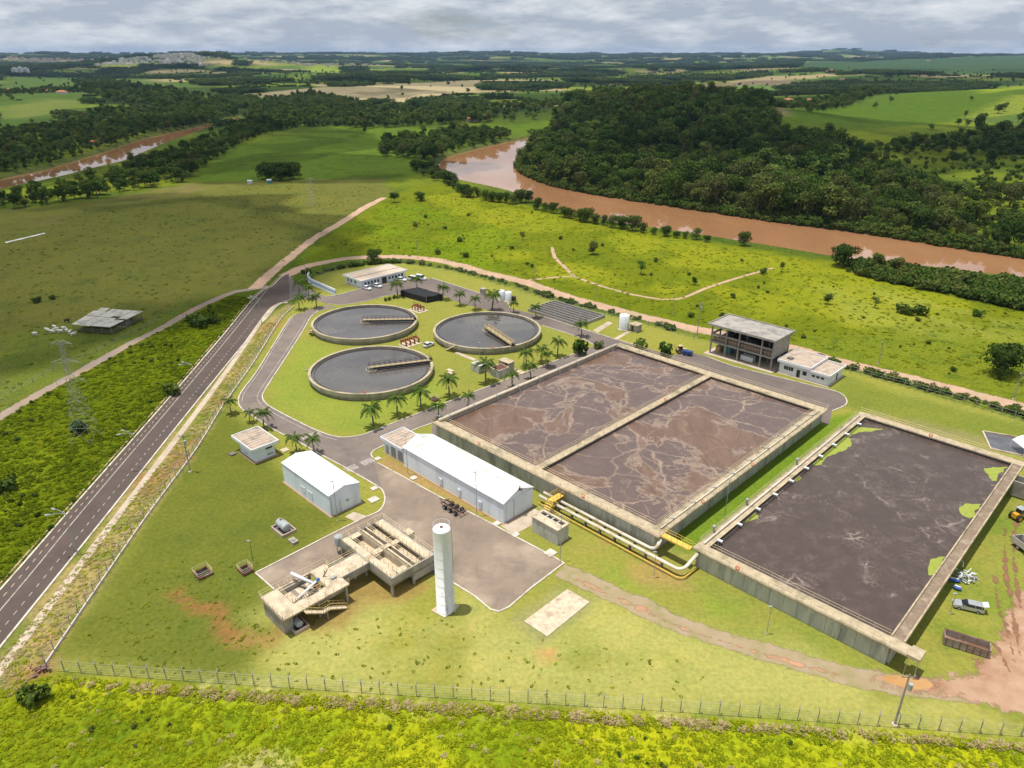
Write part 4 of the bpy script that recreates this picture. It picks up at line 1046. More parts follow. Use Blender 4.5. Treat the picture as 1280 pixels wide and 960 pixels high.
shed = thing('storage_shed', 'white windowless storage shed with low gable roof on the lawn', 'building', W(61, -112))
gable(shed, 61.0, 68.2, -130.2, -111.7, 4.9, 5.75, over=.12, seams=1.2)
for a, b_ in ((-122.9, -121.2), (-120.2, -118.3)):
    o = MB().uvbox(60.93, 61.02, a, b_, .12, 2.6).build('door', MATS['door_white'], shed)
    MB().uvbox(60.88, 60.93, b_ - .3, b_ - .2, 1.1, 1.35).build('handle', dark_steel, o)
MB().uvbox(64.8, 65.3, -111.7, -111.55, 2.0, 2.4).build('meter_box', grey_paint, shed)
MB().bar(W(61.2, -111.5, 0), W(61.2, -111.5, 4.8), .05).build('downpipe', steel, shed)
MB().bar(W(63.3, -111.5, 0), W(63.3, -111.5, 3.0), .05).build('downpipe', steel, shed)

cube = thing('control_hut', 'small white hut with overhanging flat roof at the lawn corner', 'building', W(61, -143))
MB().uvbox(60.6, 65.6, -149.6, -142.4, 0, 3.3).build('wall', white_wall, cube)
MB().uvbox(60.0, 66.2, -150.2, -141.8, 0, .12).build('plinth', MATS['plinth'], cube)
flat_roof(cube, 60.6, 65.6, -150.6, -142.4, 3.3, roof_tan, over=.85, th=.7)
side_windows(cube, -142.4, [(63.4, 65.0)], 2.3, 3.0); side_windows(cube, -142.4, [(63.6, 65.1)], .7, 1.2, 'vent_grille', grey_paint)
front_windows(cube, 60.6, [(-147.5, -145.5)], .8, 1.1, 'vent_grille', lou)
o = MB().uvbox(57.9, 59.2, -150.3, -149.0, 0, .4).build('concrete_box', concrete_dark); o['label'] = 'low grey concrete box beside the small flat-roofed hut'; o['category'] = 'box'
p = P(356, 563); o = MB().uvbox(*(lambda q: (q[0] - .8, q[0] + .8, q[1] - .8, q[1] + .8))(UV(356, 563)), 0, .2).build('concrete_cover', concrete_pale); o['label'] = 'flat concrete cover on grass between hut and palms'; o['category'] = 'cover'

# grey valve chamber near the pipes
ch = thing('concrete_chamber', 'tall grey concrete chamber with open slots on top beside the yard', 'tank', W(86, -73))
MB().uvbox(86.0, 89.2, -79.6, -73.0, 0, 3.35).build('wall', concrete_wall, ch)
m = MB(); m.uvbox(85.85, 86.4, -79.75, -72.85, 3.35, 3.6).uvbox(88.8, 89.35, -79.75, -72.85, 3.35, 3.6).uvbox(86.4, 88.8, -79.75, -79.2, 3.35, 3.6).uvbox(86.4, 88.8, -73.4, -72.85, 3.35, 3.6).uvbox(87.3, 87.8, -79.2, -73.4, 3.35, 3.58); m.build('top_slab', concrete_pale, ch)
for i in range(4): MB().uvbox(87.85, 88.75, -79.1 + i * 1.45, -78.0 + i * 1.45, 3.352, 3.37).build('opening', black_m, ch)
MB().uvbox(86.4, 87.3, -79.2, -73.4, 3.352, 3.5).build('cover', concrete_pale, ch)
railing(MB(), [W(86, -79.6), W(89.2, -79.6), W(89.2, -73)], 3.6, step=1.6, r=.03).build('railing', cream_rail, ch)

# concrete frame building
cf = thing('concrete_frame_building', 'unfinished three-level concrete frame building with open front', 'building', W(193, -84))
A, B = -104.0, -83.5; U0, U1 = 192.6, 203.0
cols = [-103.8, -98.8, -94.6, -87.3, -83.75]
for u in (192.8, 198, 202.8):
    for v_ in cols: MB().uvbox(u - .2, u + .2, v_ - .2, v_ + .2, 0, 9.3).build('column', concrete, cf)
for z in (3.8, 6.35, 9.0):
    m = MB()
    m.uvbox(192.55, 193.05, A, B, z, z + .5).uvbox(202.55, 203.05, A, B, z, z + .5).uvbox(193.05, 202.55, A, A + .45, z, z + .5).uvbox(193.05, 202.55, B - .45, B, z, z + .5)
    m.build('beam', concrete, cf)
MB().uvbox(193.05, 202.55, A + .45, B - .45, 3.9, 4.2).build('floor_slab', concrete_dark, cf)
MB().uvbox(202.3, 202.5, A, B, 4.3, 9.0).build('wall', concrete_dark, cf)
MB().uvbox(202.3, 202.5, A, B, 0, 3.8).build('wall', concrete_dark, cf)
MB().uvbox(193.1, 202.5, B - .25, B - .05, 4.3, 6.35).build('wall', concrete, cf); MB().uvbox(193.1, 202.5, B - .25, B - .05, 6.85, 9.0).build('wall', concrete, cf)
for a, b_ in zip(cols[:-1], cols[1:]):
    MB().uvbox(193.4, 193.55, a + .22, b_ - .22, 4.3, 5.7).build('infill_panel', M('brick_brown', (.33, .23, .16), (.25, .17, .125), 1.5), cf)
    railing(MB(), [W(192.9, a + .2), W(192.9, b_ - .2)], 4.3, h=1.9, step=.9, r=.03).build('railing', cream_rail, cf)
for v_ in (-99.5, -92): MB().uvbox(196.5, 200, v_ - 1.4, v_ + 1.4, 4.2, 6.6).build('machine', dark_steel, cf)
m = MB(); m.uvbox(191.5, 203.9, -104.8, -82.9, 9.5, 9.75); m.build('roof', roof_grey, cf)
m = MB(); m.uvbox(191.4, 191.7, -104.9, -82.8, 9.45, 10.1).uvbox(203.7, 204.0, -104.9, -82.8, 9.45, 10.1).uvbox(191.7, 203.7, -104.9, -104.6, 9.45, 10.1).uvbox(191.7, 203.7, -83.1, -82.8, 9.45, 10.1); m.build('parapet', concrete, cf)
MB().uvbox(191.2, 203.5, -105.2, -82.5, 0, .14).build('plinth', sidewalk_m, cf)
def tag(o, label, cat, group=None):
    o['label'] = label; o['category'] = cat
    if group: o['group'] = group
    return o
sk = thing('waste_skip', 'white open skip parked under the concrete frame building', 'skip', W(194, -92, .14))
m = MB(); m.uvbox(194.2, 196.2, -94.2, -94.05, .3, 1.8).uvbox(194.2, 196.2, -90.4, -90.25, .3, 1.8).uvbox(194.2, 194.35, -94.05, -90.4, .3, 1.8).uvbox(196.05, 196.2, -94.05, -90.4, .3, 1.8).uvbox(194.35, 196.05, -94.05, -90.4, .3, .45); m.build('tub', white_paint, sk)
MB().uvbox(194.1, 196.3, -93.6, -93.4, .14, .3).build('skid', dark_steel, sk); MB().uvbox(194.1, 196.3, -91.2, -91.0, .14, .3).build('skid', dark_steel, sk)
cb = thing('blue_cabinet', 'tall teal cabinet behind the first bay of the frame building', 'cabinet', W(197, -99))
MB().uvbox(196, 198, -101, -98.6, .14, 2.9).build('body', M('teal_paint', (.10, .28, .30), (.08, .22, .25), 1), cb); MB().uvbox(195.93, 196, -100.8, -99.9, .4, 2.6).build('door', MATS['teal_paint'], cb); MB().uvbox(195.93, 196, -99.7, -98.8, .4, 2.6).build('door', MATS['teal_paint'], cb)
tag(MB().uvbox(195, 197.4, -103.2, -101.8, .14, 2.0).build('bulk_bag', M('straw', (.55, .40, .2), (.42, .3, .15), 2), None), 'tan bulk bag standing under the end bay of the frame building', 'bag')

# white laboratory with two flat roofs
lab = thing('laboratory_building', 'low white building with two flat roofs beside the frame building', 'building', W(193.6, -67))
lw = M('lab_white', (.80, .81, .83), (.74, .75, .78), .5, bmp=.05)
MB().uvbox(193.8, 204.4, -81.6, -72.9, 0, 3.5).build('wall', lw, lab); MB().uvbox(193.9, 203.8, -72.9, -67.2, 0, 2.95).build('wall', lw, lab)
flat_roof(lab, 193.8, 204.4, -81.6, -72.9, 3.5, roof_tan, over=.6, th=.75, ribs=False, rimm=lw); flat_roof(lab, 193.9, 203.8, -72.2, -67.2, 2.95, roof_tan, over=.55, th=.6, ribs=False, rimm=lw)
front_windows(lab, 193.8, [(-80.2, -78.9), (-78.8, -77.4)], 1.5, 2.6); front_windows(lab, 193.8, [(-74.6, -73.4)], 1.3, 2.5)
front_windows(lab, 193.9, [(-71.9, -71.0), (-70.6, -69.7), (-69.3, -68.4)], 1.6, 2.2)
o = MB().uvbox(193.72, 193.85, -76.3, -75.3, .1, 2.4).build('door', dark_glass, lab); MB().uvbox(193.66, 193.72, -75.55, -75.45, 1.1, 1.3).build('handle', steel, o)
side_windows(lab, -67.2, [(199.5, 200.5)], .1, 2.3, 'door'); MB().uvbox(193.0, 204.2, -82, -66.6, 0, .12).build('plinth', sidewalk_m, lab)
MB().uvbox(195.5, 197, -80.5, -79, 4.05, 4.5).build('roof_hatch', concrete_dark, lab)

# office building behind the clarifiers
of = thing('office_building', 'white single-storey office with tan flat roof and row of dark windows', 'building', W(156, -239))
MB().uvbox(156.0, 177.2, -249.6, -238.3, 0, 3.0).build('wall', white_wall, of)
flat_roof(of, 156.0, 177.2, -249.6, -238.3, 3.0, M('roof_sand', (.58, .47, .36), (.49, .39, .30), .5), over=.9, th=.6, ribs=False)
MB().uvbox(155.2, 178.2, -243.6, -243.2, 3.42, 3.55).build('roof_joint', roof_tan, of)
side_windows(of, -238.3, [(157.2 + i * 1.55, 158.0 + i * 1.55) for i in range(5)] + [(169 + i * 1.6, 169.9 + i * 1.6) for i in range(5)], 1.1, 2.3)
side_windows(of, -238.3, [(165.6, 168.0)], .1, 2.6, 'entrance')
front_windows(of, 156.0, [(-248.6, -247.7), (-246.3, -245.4), (-243.4, -242.5)], 1.1, 2.3); front_windows(of, 156.0, [(-248, -246.8)], .2, .8, 'air_conditioner', grey_paint)
MB().uvbox(155.3, 178, -250.4, -237.0, 0, .12).build('plinth', sidewalk_m, of)

# farm barn in the left field
bp = [P(92, 415), P(140, 419), P(180, 399), P(127, 394)]
bn = thing('farm_barn', 'low open farm barn with patched pale roof in the olive field', 'barn', bp[0])
def bl(a, b_, z): 
    q = bp[0].lerp(bp[1], a).lerp(bp[3].lerp(bp[2], a), b_); return Vector((q.x, q.y, z))
def patch(a0, a1, b0, b1, z, mat, name='roof_sheet'):
    m = MB(); m.hexa([bl(a0, b0, z), bl(a1, b0, z), bl(a1, b1, z), bl(a0, b1, z)], [bl(a0, b0, z + .12), bl(a1, b0, z + .12), bl(a1, b1, z + .12), bl(a0, b1, z + .12)])
    return m.build(name, mat, bn)
barn_roof = M('barn_roof', (.58, .55, .48), (.46, .43, .37), .5, c3=(.34, .30, .25), s3=.25)
for a0, a1, b0, b1, z in ((0, .24, 0, .5, 2.7), (.25, .49, -.03, .5, 2.72), (.5, .74, 0, .5, 2.7), (.75, 1, 0, .42, 2.74), (0, .3, .51, .8, 2.85), (.31, .6, .51, .98, 2.8), (.61, .78, .6, 1, 2.8), (.79, 1, .5, 1.02, 2.7), (.05, .25, .82, 1.0, 2.85)):
    patch(a0, a1, b0, b1, z, barn_roof)
for a in (0.01, .25, .5, .75, .99):
    for b_ in (.02, .5, .97): MB().bar(bl(a, b_, 0), bl(a, b_, 2.7), .12).build('post', wood_m, bn)
m = MB()
for (a0, b0), (a1, b1) in (((0, 0.03), (.99, .03)), ((.99, .03), (.99, .97)), ((0, .97), (.99, .97))):
    for z in (.5, 1.0, 1.5): m.bar(bl(a0, b0, z), bl(a1, b1, z), .08)
m.build('rail_fence', wood_m, bn)
patch(.02, .98, .45, .47, .0, wood_m, 'inner_wall').scale = (1, 1, 1)
m = MB(); m.hexa([bl(0, .55, 0), bl(1, .55, 0), bl(1, .58, 0), bl(0, .58, 0)], [bl(0, .55, 2.4), bl(1, .55, 2.4), bl(1, .58, 2.4), bl(0, .58, 2.4)]); m.build('inner_wall', concrete_dark, bn)

# ================================================================ inlet works (pretreatment)
pt = thing('inlet_works', 'raised beige concrete inlet works with grit basins, walkways and stair', 'treatment structure', W(38, -88))
zt = 3.9
g0, g1, h0, h1 = 55.3, 64.9, -99.3, -83.6
m = MB(); m.uvbox(g0, g1, h0, h1, 2.3, 2.55); m.build('basin_floor', concrete_pale, pt)
for a in ((g0, g0 + .3, h0, h1), (g1 - .3, g1, h0, h1), (g0 + .3, g1 - .3, h0, h0 + .3), (g0 + .3, g1 - .3, h1 - .3, h1)):
    MB().uvbox(*a, 2.2, zt).build('basin_wall', concrete, pt)
um_ = (g0 + g1) / 2; vm_ = -91.6
m = MB(); m.uvbox(um_ - 1.0, um_ - .75, h0 + .3, h1 - .3, 2.55, zt).uvbox(um_ + .75, um_ + 1.0, h0 + .3, h1 - .3, 2.55, zt); m.build('channel_wall', concrete_pale, pt)
MB().uvbox(um_ - .2, um_ + .2, h0 + .3, h1 - .3, 2.55, zt - .15).build('channel_wall', concrete_pale, pt)
MB().uvbox(um_ - .75, um_ - .2, h0 + .3, h1 - .3, 2.55, 3.2).build('channel_water', dark_steel, pt); MB().uvbox(um_ + .2, um_ + .75, h0 + .3, h1 - .3, 2.55, 3.2).build('channel_water', dark_steel, pt)
MB().uvbox(g0 + .3, um_ - 1.0, vm_ - .6, vm_ + .6, zt - .25, zt).build('cross_walkway', concrete_pale, pt); MB().uvbox(um_ + 1.0, g1 - .3, vm_ - .6, vm_ + .6, zt - .25, zt).build('cross_walkway', concrete_pale, pt)
MB().uvbox(um_ - 1.0, um_ + 1.0, vm_ - .5, vm_ + .5, zt, zt + .08).build('cross_walkway', concrete_pale, pt)
MB().uvbox(g1 - 2.1, g1 - .3, h0 + .3, h1 - .3, zt - .2, zt + .004).build('walkway', concrete_pale, pt); MB().uvbox(g0 + .3, g0 + 1.6, h0 + .3, h1 - .3, zt - .2, zt + .004).build('walkway', concrete_pale, pt)
for a in (h0 + .35, h1 - 1.6): MB().uvbox(g0 + 1.6, um_ - 1.0, a, a + 1.25, zt - .2, zt + .002).build('walkway', concrete_pale, pt)
for u in (g0 + .2, um_, g1 - .2):
    for v_ in (h0 + .2, vm_, h1 - .2): MB().uvbox(u - .18, u + .18, v_ - .18, v_ + .18, 0, 2.3).build('column', concrete, pt)
MB().uvbox(60.2, 64.7, -90, h1 + .02, .7, 2.25).build('hopper', concrete, pt)
MB().uvbox(g1, g1 + 1.6, -93.2, -91.4, 2.4, zt).build('outlet_box', concrete_pale, pt)
for pts in ([W(g0, h0), W(g0, -94.2)], [W(g0, -89.8), W(g0, h1), W(g1, h1), W(g1, h0), W(g0, h0)], [W(g1 - 2.1, h0 + .4), W(g1 - 2.1, h1 - .4)], [W(g0 + 1.6, h0 + .4), W(g0 + 1.6, h1 - .4)], [W(um_ + 1.0, h0 + .4), W(um_ + 1.0, h1 - .4)], [W(um_ - 1.0, h0 + .4), W(um_ - 1.0, h1 - .4)],
            [W(g0 + 1.6, vm_ + .6), W(um_ - 1, vm_ + .6)], [W(um_ + 1, vm_ - .6), W(g1 - 2.1, vm_ - .6)]):
    railing(MB(), pts, zt, step=1.2, r=.045).build('railing', cream_rail, pt)
# channel bridge
MB().uvbox(49.6, g0, -94.0, -90.2, 2.5, 2.75).build('channel_floor', concrete_pale, pt)
for a in ((49.6, g0, -94.2, -93.9), (49.6, g0, -90.3, -90.0)): MB().uvbox(*a, 2.4, zt - .1).build('channel_side', concrete, pt)
MB().uvbox(49.6, g0, -93.9, -90.3, zt - .4, zt - .16).build('channel_cover', concrete_pale, pt)
railing(MB(), [W(50, -90.1), W(g0, -90.1)], zt - .1, step=1.4, r=.035).build('railing', cream_rail, pt); railing(MB(), [W(49, -94.1), W(g0, -94.1)], zt - .1, step=1.4, r=.035).build('railing', yellow_rail, pt)
MB().uvbox(53.3, 53.7, -92.3, -91.9, 0, 2.5).build('column', concrete, pt)
# screen platform with its well
pz = 3.7; s0, s1, q0, q1 = 37.5, 49.8, -95.6, -87.9
m = MB(); m.uvbox(s0, 40.6, q0, q1, pz - .3, pz).uvbox(46.6, s1, q0, q1, pz - .3, pz).uvbox(40.6, 46.6, q1 - 2.4, q1, pz - .3, pz).uvbox(40.6, 46.6, q0, q0 + .5, pz - .3, pz); m.build('platform', concrete_pale, pt)
m = MB(); m.uvbox(40.6, 46.6, q0 + .5, q1 - 2.4, 2.3, 2.5); m.build('screen_channel', M('channel_floor', (.30, .25, .19), (.22, .18, .14), .8), pt)
for a in ((40.5, 46.7, q0 + .3, q0 + .5), (40.5, 46.7, q1 - 2.6, q1 - 2.4)): MB().uvbox(*a, 2.2, pz - .3).build('channel_side', concrete, pt)
for a in range(3): MB().uvbox(41.2 + a * 1.9, 42.4 + a * 1.9, q0 + 1.2, q1 - 3.2, 2.5, 2.62).build('grating', concrete_pale, pt)
MB().uvbox(s0 + .3, s0 + 2.0, q0 + .4, q1 - .9, 0, pz - .3).build('wall', concrete, pt)
MB().uvbox(s0 + 2.0, 46, q0 + .5, q0 + .8, 0, pz - .3).build('wall', concrete, pt)
MB().uvbox(44.5, 49.5, q1 - 1.0, q1 - .7, 2.2, pz - .3).build('beam', concrete, pt)
for u, v_ in ((49.3, q1 - .4), (49.3, q0 + .4), (44, q1 - .4)): MB().uvbox(u - .18, u + .18, v_ - .18, v_ + .18, 0, pz - .3).build('column', concrete, pt)
for pts in ([W(s1, q1), W(42.2, q1)], [W(40.8, q1), W(s0, q1), W(s0, q0), W(s1, q0), W(s1, -94.2)], [W(40.6, q0 + .5), W(40.6, q1 - 2.4)], [W(40.6, q1 - 2.4), W(46.6, q1 - 2.4)], [W(46.6, q0 + .5), W(46.6, q1 - 2.4)]):
    railing(MB(), pts, pz, step=1.4, r=.035).build('railing', cream_rail, pt)
stz = MB(); svs = q1 + .05
for i in range(7): MB().uvbox(41.0 + i * .42, 41.44 + i * .42, svs, svs + 1.1, pz - .3 - i * .26, pz - .18 - i * .26).build('step', concrete_pale, pt)
MB().uvbox(43.94, 45.3, svs, svs + 1.1, pz - 2.05, pz - 1.85).build('stair_landing', concrete_pale, pt)
for i in range(7): MB().uvbox(45.3 + i * .42, 45.74 + i * .42, svs, svs + 1.1, pz - 2.2 - i * .23, pz - 2.08 - i * .23).build('step', concrete_pale, pt)
for k in (.05, 1.05):
    rl = MB()
    pp = [W(41, svs + k, pz), W(43.9, svs + k, pz - 1.85), W(45.3, svs + k, pz - 1.85), W(48.4, svs + k, .1)]
    for a, b_ in zip(pp[:-1], pp[1:]):
        for hgt in (.55, 1.05): rl.bar(a + Vector((0, 0, hgt)), b_ + Vector((0, 0, hgt)), .04)
        for f in (0, .33, .66, 1): p = a.lerp(b_, f); rl.bar(p, p + Vector((0, 0, 1.05)), .035)
        rl.bar(a - Vector((0, 0, .12)), b_ - Vector((0, 0, .12)), .08)
    rl.build('stair_rail', yellow_rail, pt)
for v_ in (svs + .1, svs + 1.0): MB().bar(W(44.6, v_, 0), W(44.6, v_, pz - 2.0), .1).build('stair_post', concrete, pt)
# screw conveyor lying over the screen well
sv = thing('screw_conveyor', 'white and blue screw conveyor slanting over the screen well', 'conveyor', W(43, -93, 2.5))
MB().tube([W(43.5, -95.6, 5.2), W(45.4, -91.2, 4.2)], .28, 10).build('trough', white_paint, sv, smooth=True)
MB().tube([W(41.6, -90.6, 3.9), W(45.6, -91.0, 5.0)], .2, 10).build('chute', white_paint, sv, smooth=True)
MB().tube([W(45.5, -91.0, 4.95), W(46.1, -91.05, 5.15)], .26, 10).build('motor', blue_m, sv)
MB().uvbox(45.0, 45.8, -91.6, -90.6, 3.7, 4.5).build('gearbox', M('orange_brown', (.45, .2, .08), (.36, .15, .06), 2), sv)
m = MB()
for i in range(10): m.bar(W(41.2 + i * .4, -90.9, 3.2 + i * .09), W(41.2 + i * .4, -90.0, 3.2 + i * .09), .06)
m.bar(W(41, -90.9, 3.2), W(45.2, -90.9, 4.1), .1).bar(W(41, -90.0, 3.2), W(45.2, -90.0, 4.1), .1); m.build('rake_frame', dark_steel, sv)
for u, v_ in ((43.6, -95.4), (41.2, -90.4), (45.2, -90.4)): MB().bar(W(u, v_, 2.5), W(u, v_, 4.4), .06).build('leg', steel, sv)
hs_ = thing('hoist_frame', 'small dark hand hoist standing on the inlet platform', 'hoist', W(48, -91, pz))
MB().bar(W(47.6, -92.6, pz), W(48.4, -92.2, pz + 1.3), .09).build('jib', dark_steel, hs_); MB().bar(W(47.9, -92.4, pz), W(47.9, -92.4, pz + 1.4), .06).build('mast', dark_steel, hs_); MB().uvbox(48.2, 49.2, -91.2, -90.7, pz, pz + .4).build('winch', steel, hs_)
tank_small = thing('dosing_drum', 'small grey metal drum at the back corner of the grit basins', 'drum', W(56.4, -101))
p = W(55.9, -100.6); MB().lathe(p, [(.01, 3.9), (.8, 3.75), (.85, 3.6), (.85, 1.9)], 16).build('shell', grey_paint, tank_small, smooth=True)
for a in (-.5, .5): MB().bar((p.x + a, p.y, 0), (p.x + a, p.y, 1.9), .08).build('leg', steel, tank_small)
tag(MB().lathe(W(64.3, -81.6), [(.01, 1.15), (.45, 1.15), (.5, .6), (.45, 0)], 14).build('blue_drum', blue_m, smooth=True), 'blue plastic drum beside the grit basins near the water tower', 'drum')

# horizontal fuel tank in its basin, and its twin under the platform
def basin_tank(u, v, L, r, label, ang=0):
    t_ = thing('fuel_tank', label, 'tank', W(u, v))
    m = MB(); a, b_ = L / 2 + .7, r + .7
    m.uvbox(u - b_, u - b_ + .22, v - a, v + a, 0, .65).uvbox(u + b_ - .22, u + b_, v - a, v + a, 0, .65).uvbox(u - b_ + .22, u + b_ - .22, v - a, v - a + .22, 0, .65).uvbox(u - b_ + .22, u + b_ - .22, v + a - .22, v + a, 0, .65)
    m.build('bund_wall', M('bund', (.50, .38, .31), (.40, .30, .25), .8), t_)
    MB().uvbox(u - b_ + .22, u + b_ - .22, v - a + .22, v + a - .22, 0, .06).build('bund_floor', concrete_dark, t_)
    pts = [W(u, v - L / 2 - .15, r + .45), W(u, v - L / 2, r + .45), W(u, v + L / 2, r + .45), W(u, v + L / 2 + .15, r + .45)]
    sh = MB(); k = 16; vs = []
    for p, rr in zip(pts, (r * .5, r, r, r * .5)):
        for j in range(k):
            a_ = 2 * math.pi * j / k; vs.append(p + Vector((UX * math.cos(a_) * rr, UY * math.cos(a_) * rr, math.sin(a_) * rr)))
    sh.add(vs, [(i * k + j, i * k + (j + 1) % k, (i + 1) * k + (j + 1) % k, (i + 1) * k + j) for i in range(3) for j in range(k)] + [tuple(range(k)), tuple(range(3 * k, 4 * k))])
    sh.build('shell', grey_paint, t_, smooth=False)
    MB().cyl(W(u, v - L / 4), .25, .25, 2 * r + .35, 2 * r + .65, 10).build('hatch', rust_m, t_)
    for f in (-.3, .3): MB().uvbox(u - r * .7, u + r * .7, v + L * f - .12, v + L * f + .12, .06, .8).build('saddle', dark_steel, t_)
uq, vq = UV(355, 663)
basin_tank(uq, vq, 3.0, .85, 'grey horizontal cylinder tank in a square bund on the lawn')
uq, vq = UV(372, 783)
basin_tank(uq, vq, 2.0, .6, 'small grey tank in a bund under the inlet works stair')
uq, vq = UV(367, 678)
tag(MB().uvbox(uq - .6, uq + .6, vq - .9, vq + .9, 0, .6).uvbox(uq - .3, uq + .3, vq - .4, vq + .4, .6, .8).build('concrete_block', concrete), 'small grey concrete block on lawn below the bunded tank', 'block')
def pit(px, py, su, sv_, label):
    u, v = UV(px, py)
    t_ = thing('manhole_pit', label, 'pit', W(u, v))
    m = MB(); a, b_ = su, sv_
    m.uvbox(u - a, u - a + .2, v - b_, v + b_, 0, .5).uvbox(u + a - .2, u + a, v - b_, v + b_, 0, .5).uvbox(u - a + .2, u + a - .2, v - b_, v - b_ + .2, 0, .5).uvbox(u - a + .2, u + a - .2, v + b_ - .2, v + b_, 0, .5); m.build('wall', rust_m, t_)
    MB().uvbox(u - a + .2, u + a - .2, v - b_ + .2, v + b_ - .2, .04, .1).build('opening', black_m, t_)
    railing(MB(), [W(u - a, v - b_), W(u - a, v + b_), W(u + a, v + b_), W(u + a, v - b_), W(u - a, v - b_)], .5, h=.9, step=1.2, r=.03).build('railing', cream_rail, t_)
pit(254, 718, 1.3, 1.3, 'square open pit with railing alone on the left lawn')
pit(307, 714, 1.0, 1.2, 'railed concrete pit on lawn beside the asphalt strip corner')
pit(543, 500, .9, 1.1, 'small railed brown pit among the palms beside the clarifiers')

# water tower
wt = thing('water_tower', 'tall slim white cylindrical water tower with rust stains', 'water tower', W(59.6, -74.7))
p = W(59.6, -74.7); rt = 1.42; ht = 16.6
wm_, t, b, o_ = new_mat('tower_paint')
v = pos(t); g = nd(t, 'ShaderNodeNewGeometry'); sxz = nd(t, 'ShaderNodeSeparateXYZ'); lk(t, g.outputs['Position'], sxz.inputs[0])
rs = mth(t, 'MULTIPLY', rmap(t, noi(t, pos(t, (1, 1, .22)), 1.1, 5, .6), .57, .63), rmap(t, sxz.outputs[2], 7.5, 2.0))
col = mix(t, rmap(t, noi(t, pos(t, (1, 1, .15)), .9, 4, .6), .4, .7), (.78, .78, .75), (.68, .69, .67))
lk(t, mix(t, rs, col, (.34, .15, .07)), b.inputs['Base Color']); b.inputs['Roughness'].default_value = .55
MB().lathe(p, [(rt + .02, .2), (rt, .2), (rt, ht)], 32).build('shell', wm_, wt, smooth=True)
MB().lathe(p, [(rt, ht), (rt * .9, ht + .18), (.3, ht + .32), (.01, ht + .32)], 32).build('roof', white_paint, wt, smooth=True)
for i in range(9): MB().lathe(p, [(rt + .002, .38 + i * 1.85), (rt + .006, .40 + i * 1.85), (rt + .006, .45 + i * 1.85), (rt + .002, .47 + i * 1.85)], 32).build('weld_band', wm_, wt)
MB().lathe(p, [(.28, ht + .3), (.28, ht + .42), (.01, ht + .42)], 12).build('hatch', rust_m, wt)
m = MB()
for i in range(10):
    a = 2 * math.pi * i / 10; e = (p.x + (rt - .1) * math.cos(a), p.y + (rt - .1) * math.sin(a), ht + .1); m.bar(e, (e[0], e[1], ht + 1.0), .02)
ring = [(p.x + (rt - .1) * math.cos(2 * math.pi * i / 20), p.y + (rt - .1) * math.sin(2 * math.pi * i / 20), ht + 1.0) for i in range(21)]
m.tube(ring, .02, 4); m.build('guard_rail', white_paint, wt)
m = MB(); lx = p + Vector((rt + .12, .35, 0))
for k in (-.2, .2): m.bar((lx.x, lx.y + k, .3), (lx.x, lx.y + k, ht + .9), .025)
for i in range(54): m.bar((lx.x, lx.y - .2, .5 + i * .3), (lx.x, lx.y + .2, .5 + i * .3), .015)
m.build('ladder', steel, wt)
MB().tube([(p.x + rt + .2, p.y - .6, .2), (p.x + rt + .2, p.y - .6, 8.3), (p.x + rt - .3, p.y - .6, 8.3)], .07, 6).build('pipe', white_paint, wt)

# ================================================================ works between the clarifiers
gs = thing('pump_pit_building', 'grey concrete block pump pit with brown flat top among palms', 'building', W(*UV(625, 472)))
ug, vg = UV(624, 474)
MB().uvbox(ug, ug + 4.2, vg - 3.6, vg, 0, 2.4).build('wall', concrete_wall, gs); MB().uvbox(ug + .25, ug + 3.9, vg - 3.4, vg - .25, 2.4, 2.45).build('roof', M('brown_roof', (.16, .07, .05), (.11, .05, .04), 1), gs)
m = MB(); m.uvbox(ug, ug + .25, vg - 3.6, vg, 2.4, 2.6).uvbox(ug + 3.95, ug + 4.2, vg - 3.6, vg, 2.4, 2.6).uvbox(ug + .25, ug + 3.95, vg - .25, vg, 2.4, 2.6).uvbox(ug + .25, ug + 3.95, vg - 3.6, vg - 3.4, 2.4, 2.6); m.build('parapet', concrete_pale, gs)
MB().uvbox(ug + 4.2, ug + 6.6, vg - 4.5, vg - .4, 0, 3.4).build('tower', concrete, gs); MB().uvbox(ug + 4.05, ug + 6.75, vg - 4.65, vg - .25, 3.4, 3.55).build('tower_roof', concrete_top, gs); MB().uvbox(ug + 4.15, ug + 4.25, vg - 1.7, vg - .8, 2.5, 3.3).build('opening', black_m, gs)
MB().uvbox(ug - 1.5, ug + 1.2, vg - 10.4, vg - 6.6, 0, 2.5).build('annex_tank', concrete_wall, gs); MB().uvbox(ug + 1.2, ug + 4, vg - 9.8, vg - 3.6, 0, 2.0).build('link_channel', concrete_top, gs)
MB().uvbox(ug + 6.7, ug + 8.5, vg - 1.5, vg + 2.5, 0, .3).build('step', concrete_pale, gs)
ub_, vb_ = UV(566, 466)
sl = thing('concrete_covers', 'pair of pale concrete slabs stacked on blocks on the lawn', 'slab', W(ub_, vb_))
MB().uvbox(ub_ - .9, ub_ + .3, vb_ - 2.0, vb_ + .3, .5, .7).build('slab', concrete_pale, sl); MB().uvbox(ub_ - 1.6, ub_ - .7, vb_ - .8, vb_ + 1.4, .3, .5).build('slab', concrete_pale, sl); MB().uvbox(ub_ - .8, ub_ + .2, vb_ - 1.8, vb_ + .1, 0, .5).build('block', concrete_dark, sl); MB().uvbox(ub_ - 1.5, ub_ - .85, vb_ - .6, vb_ + 1.2, 0, .3).build('block', concrete_dark, sl)
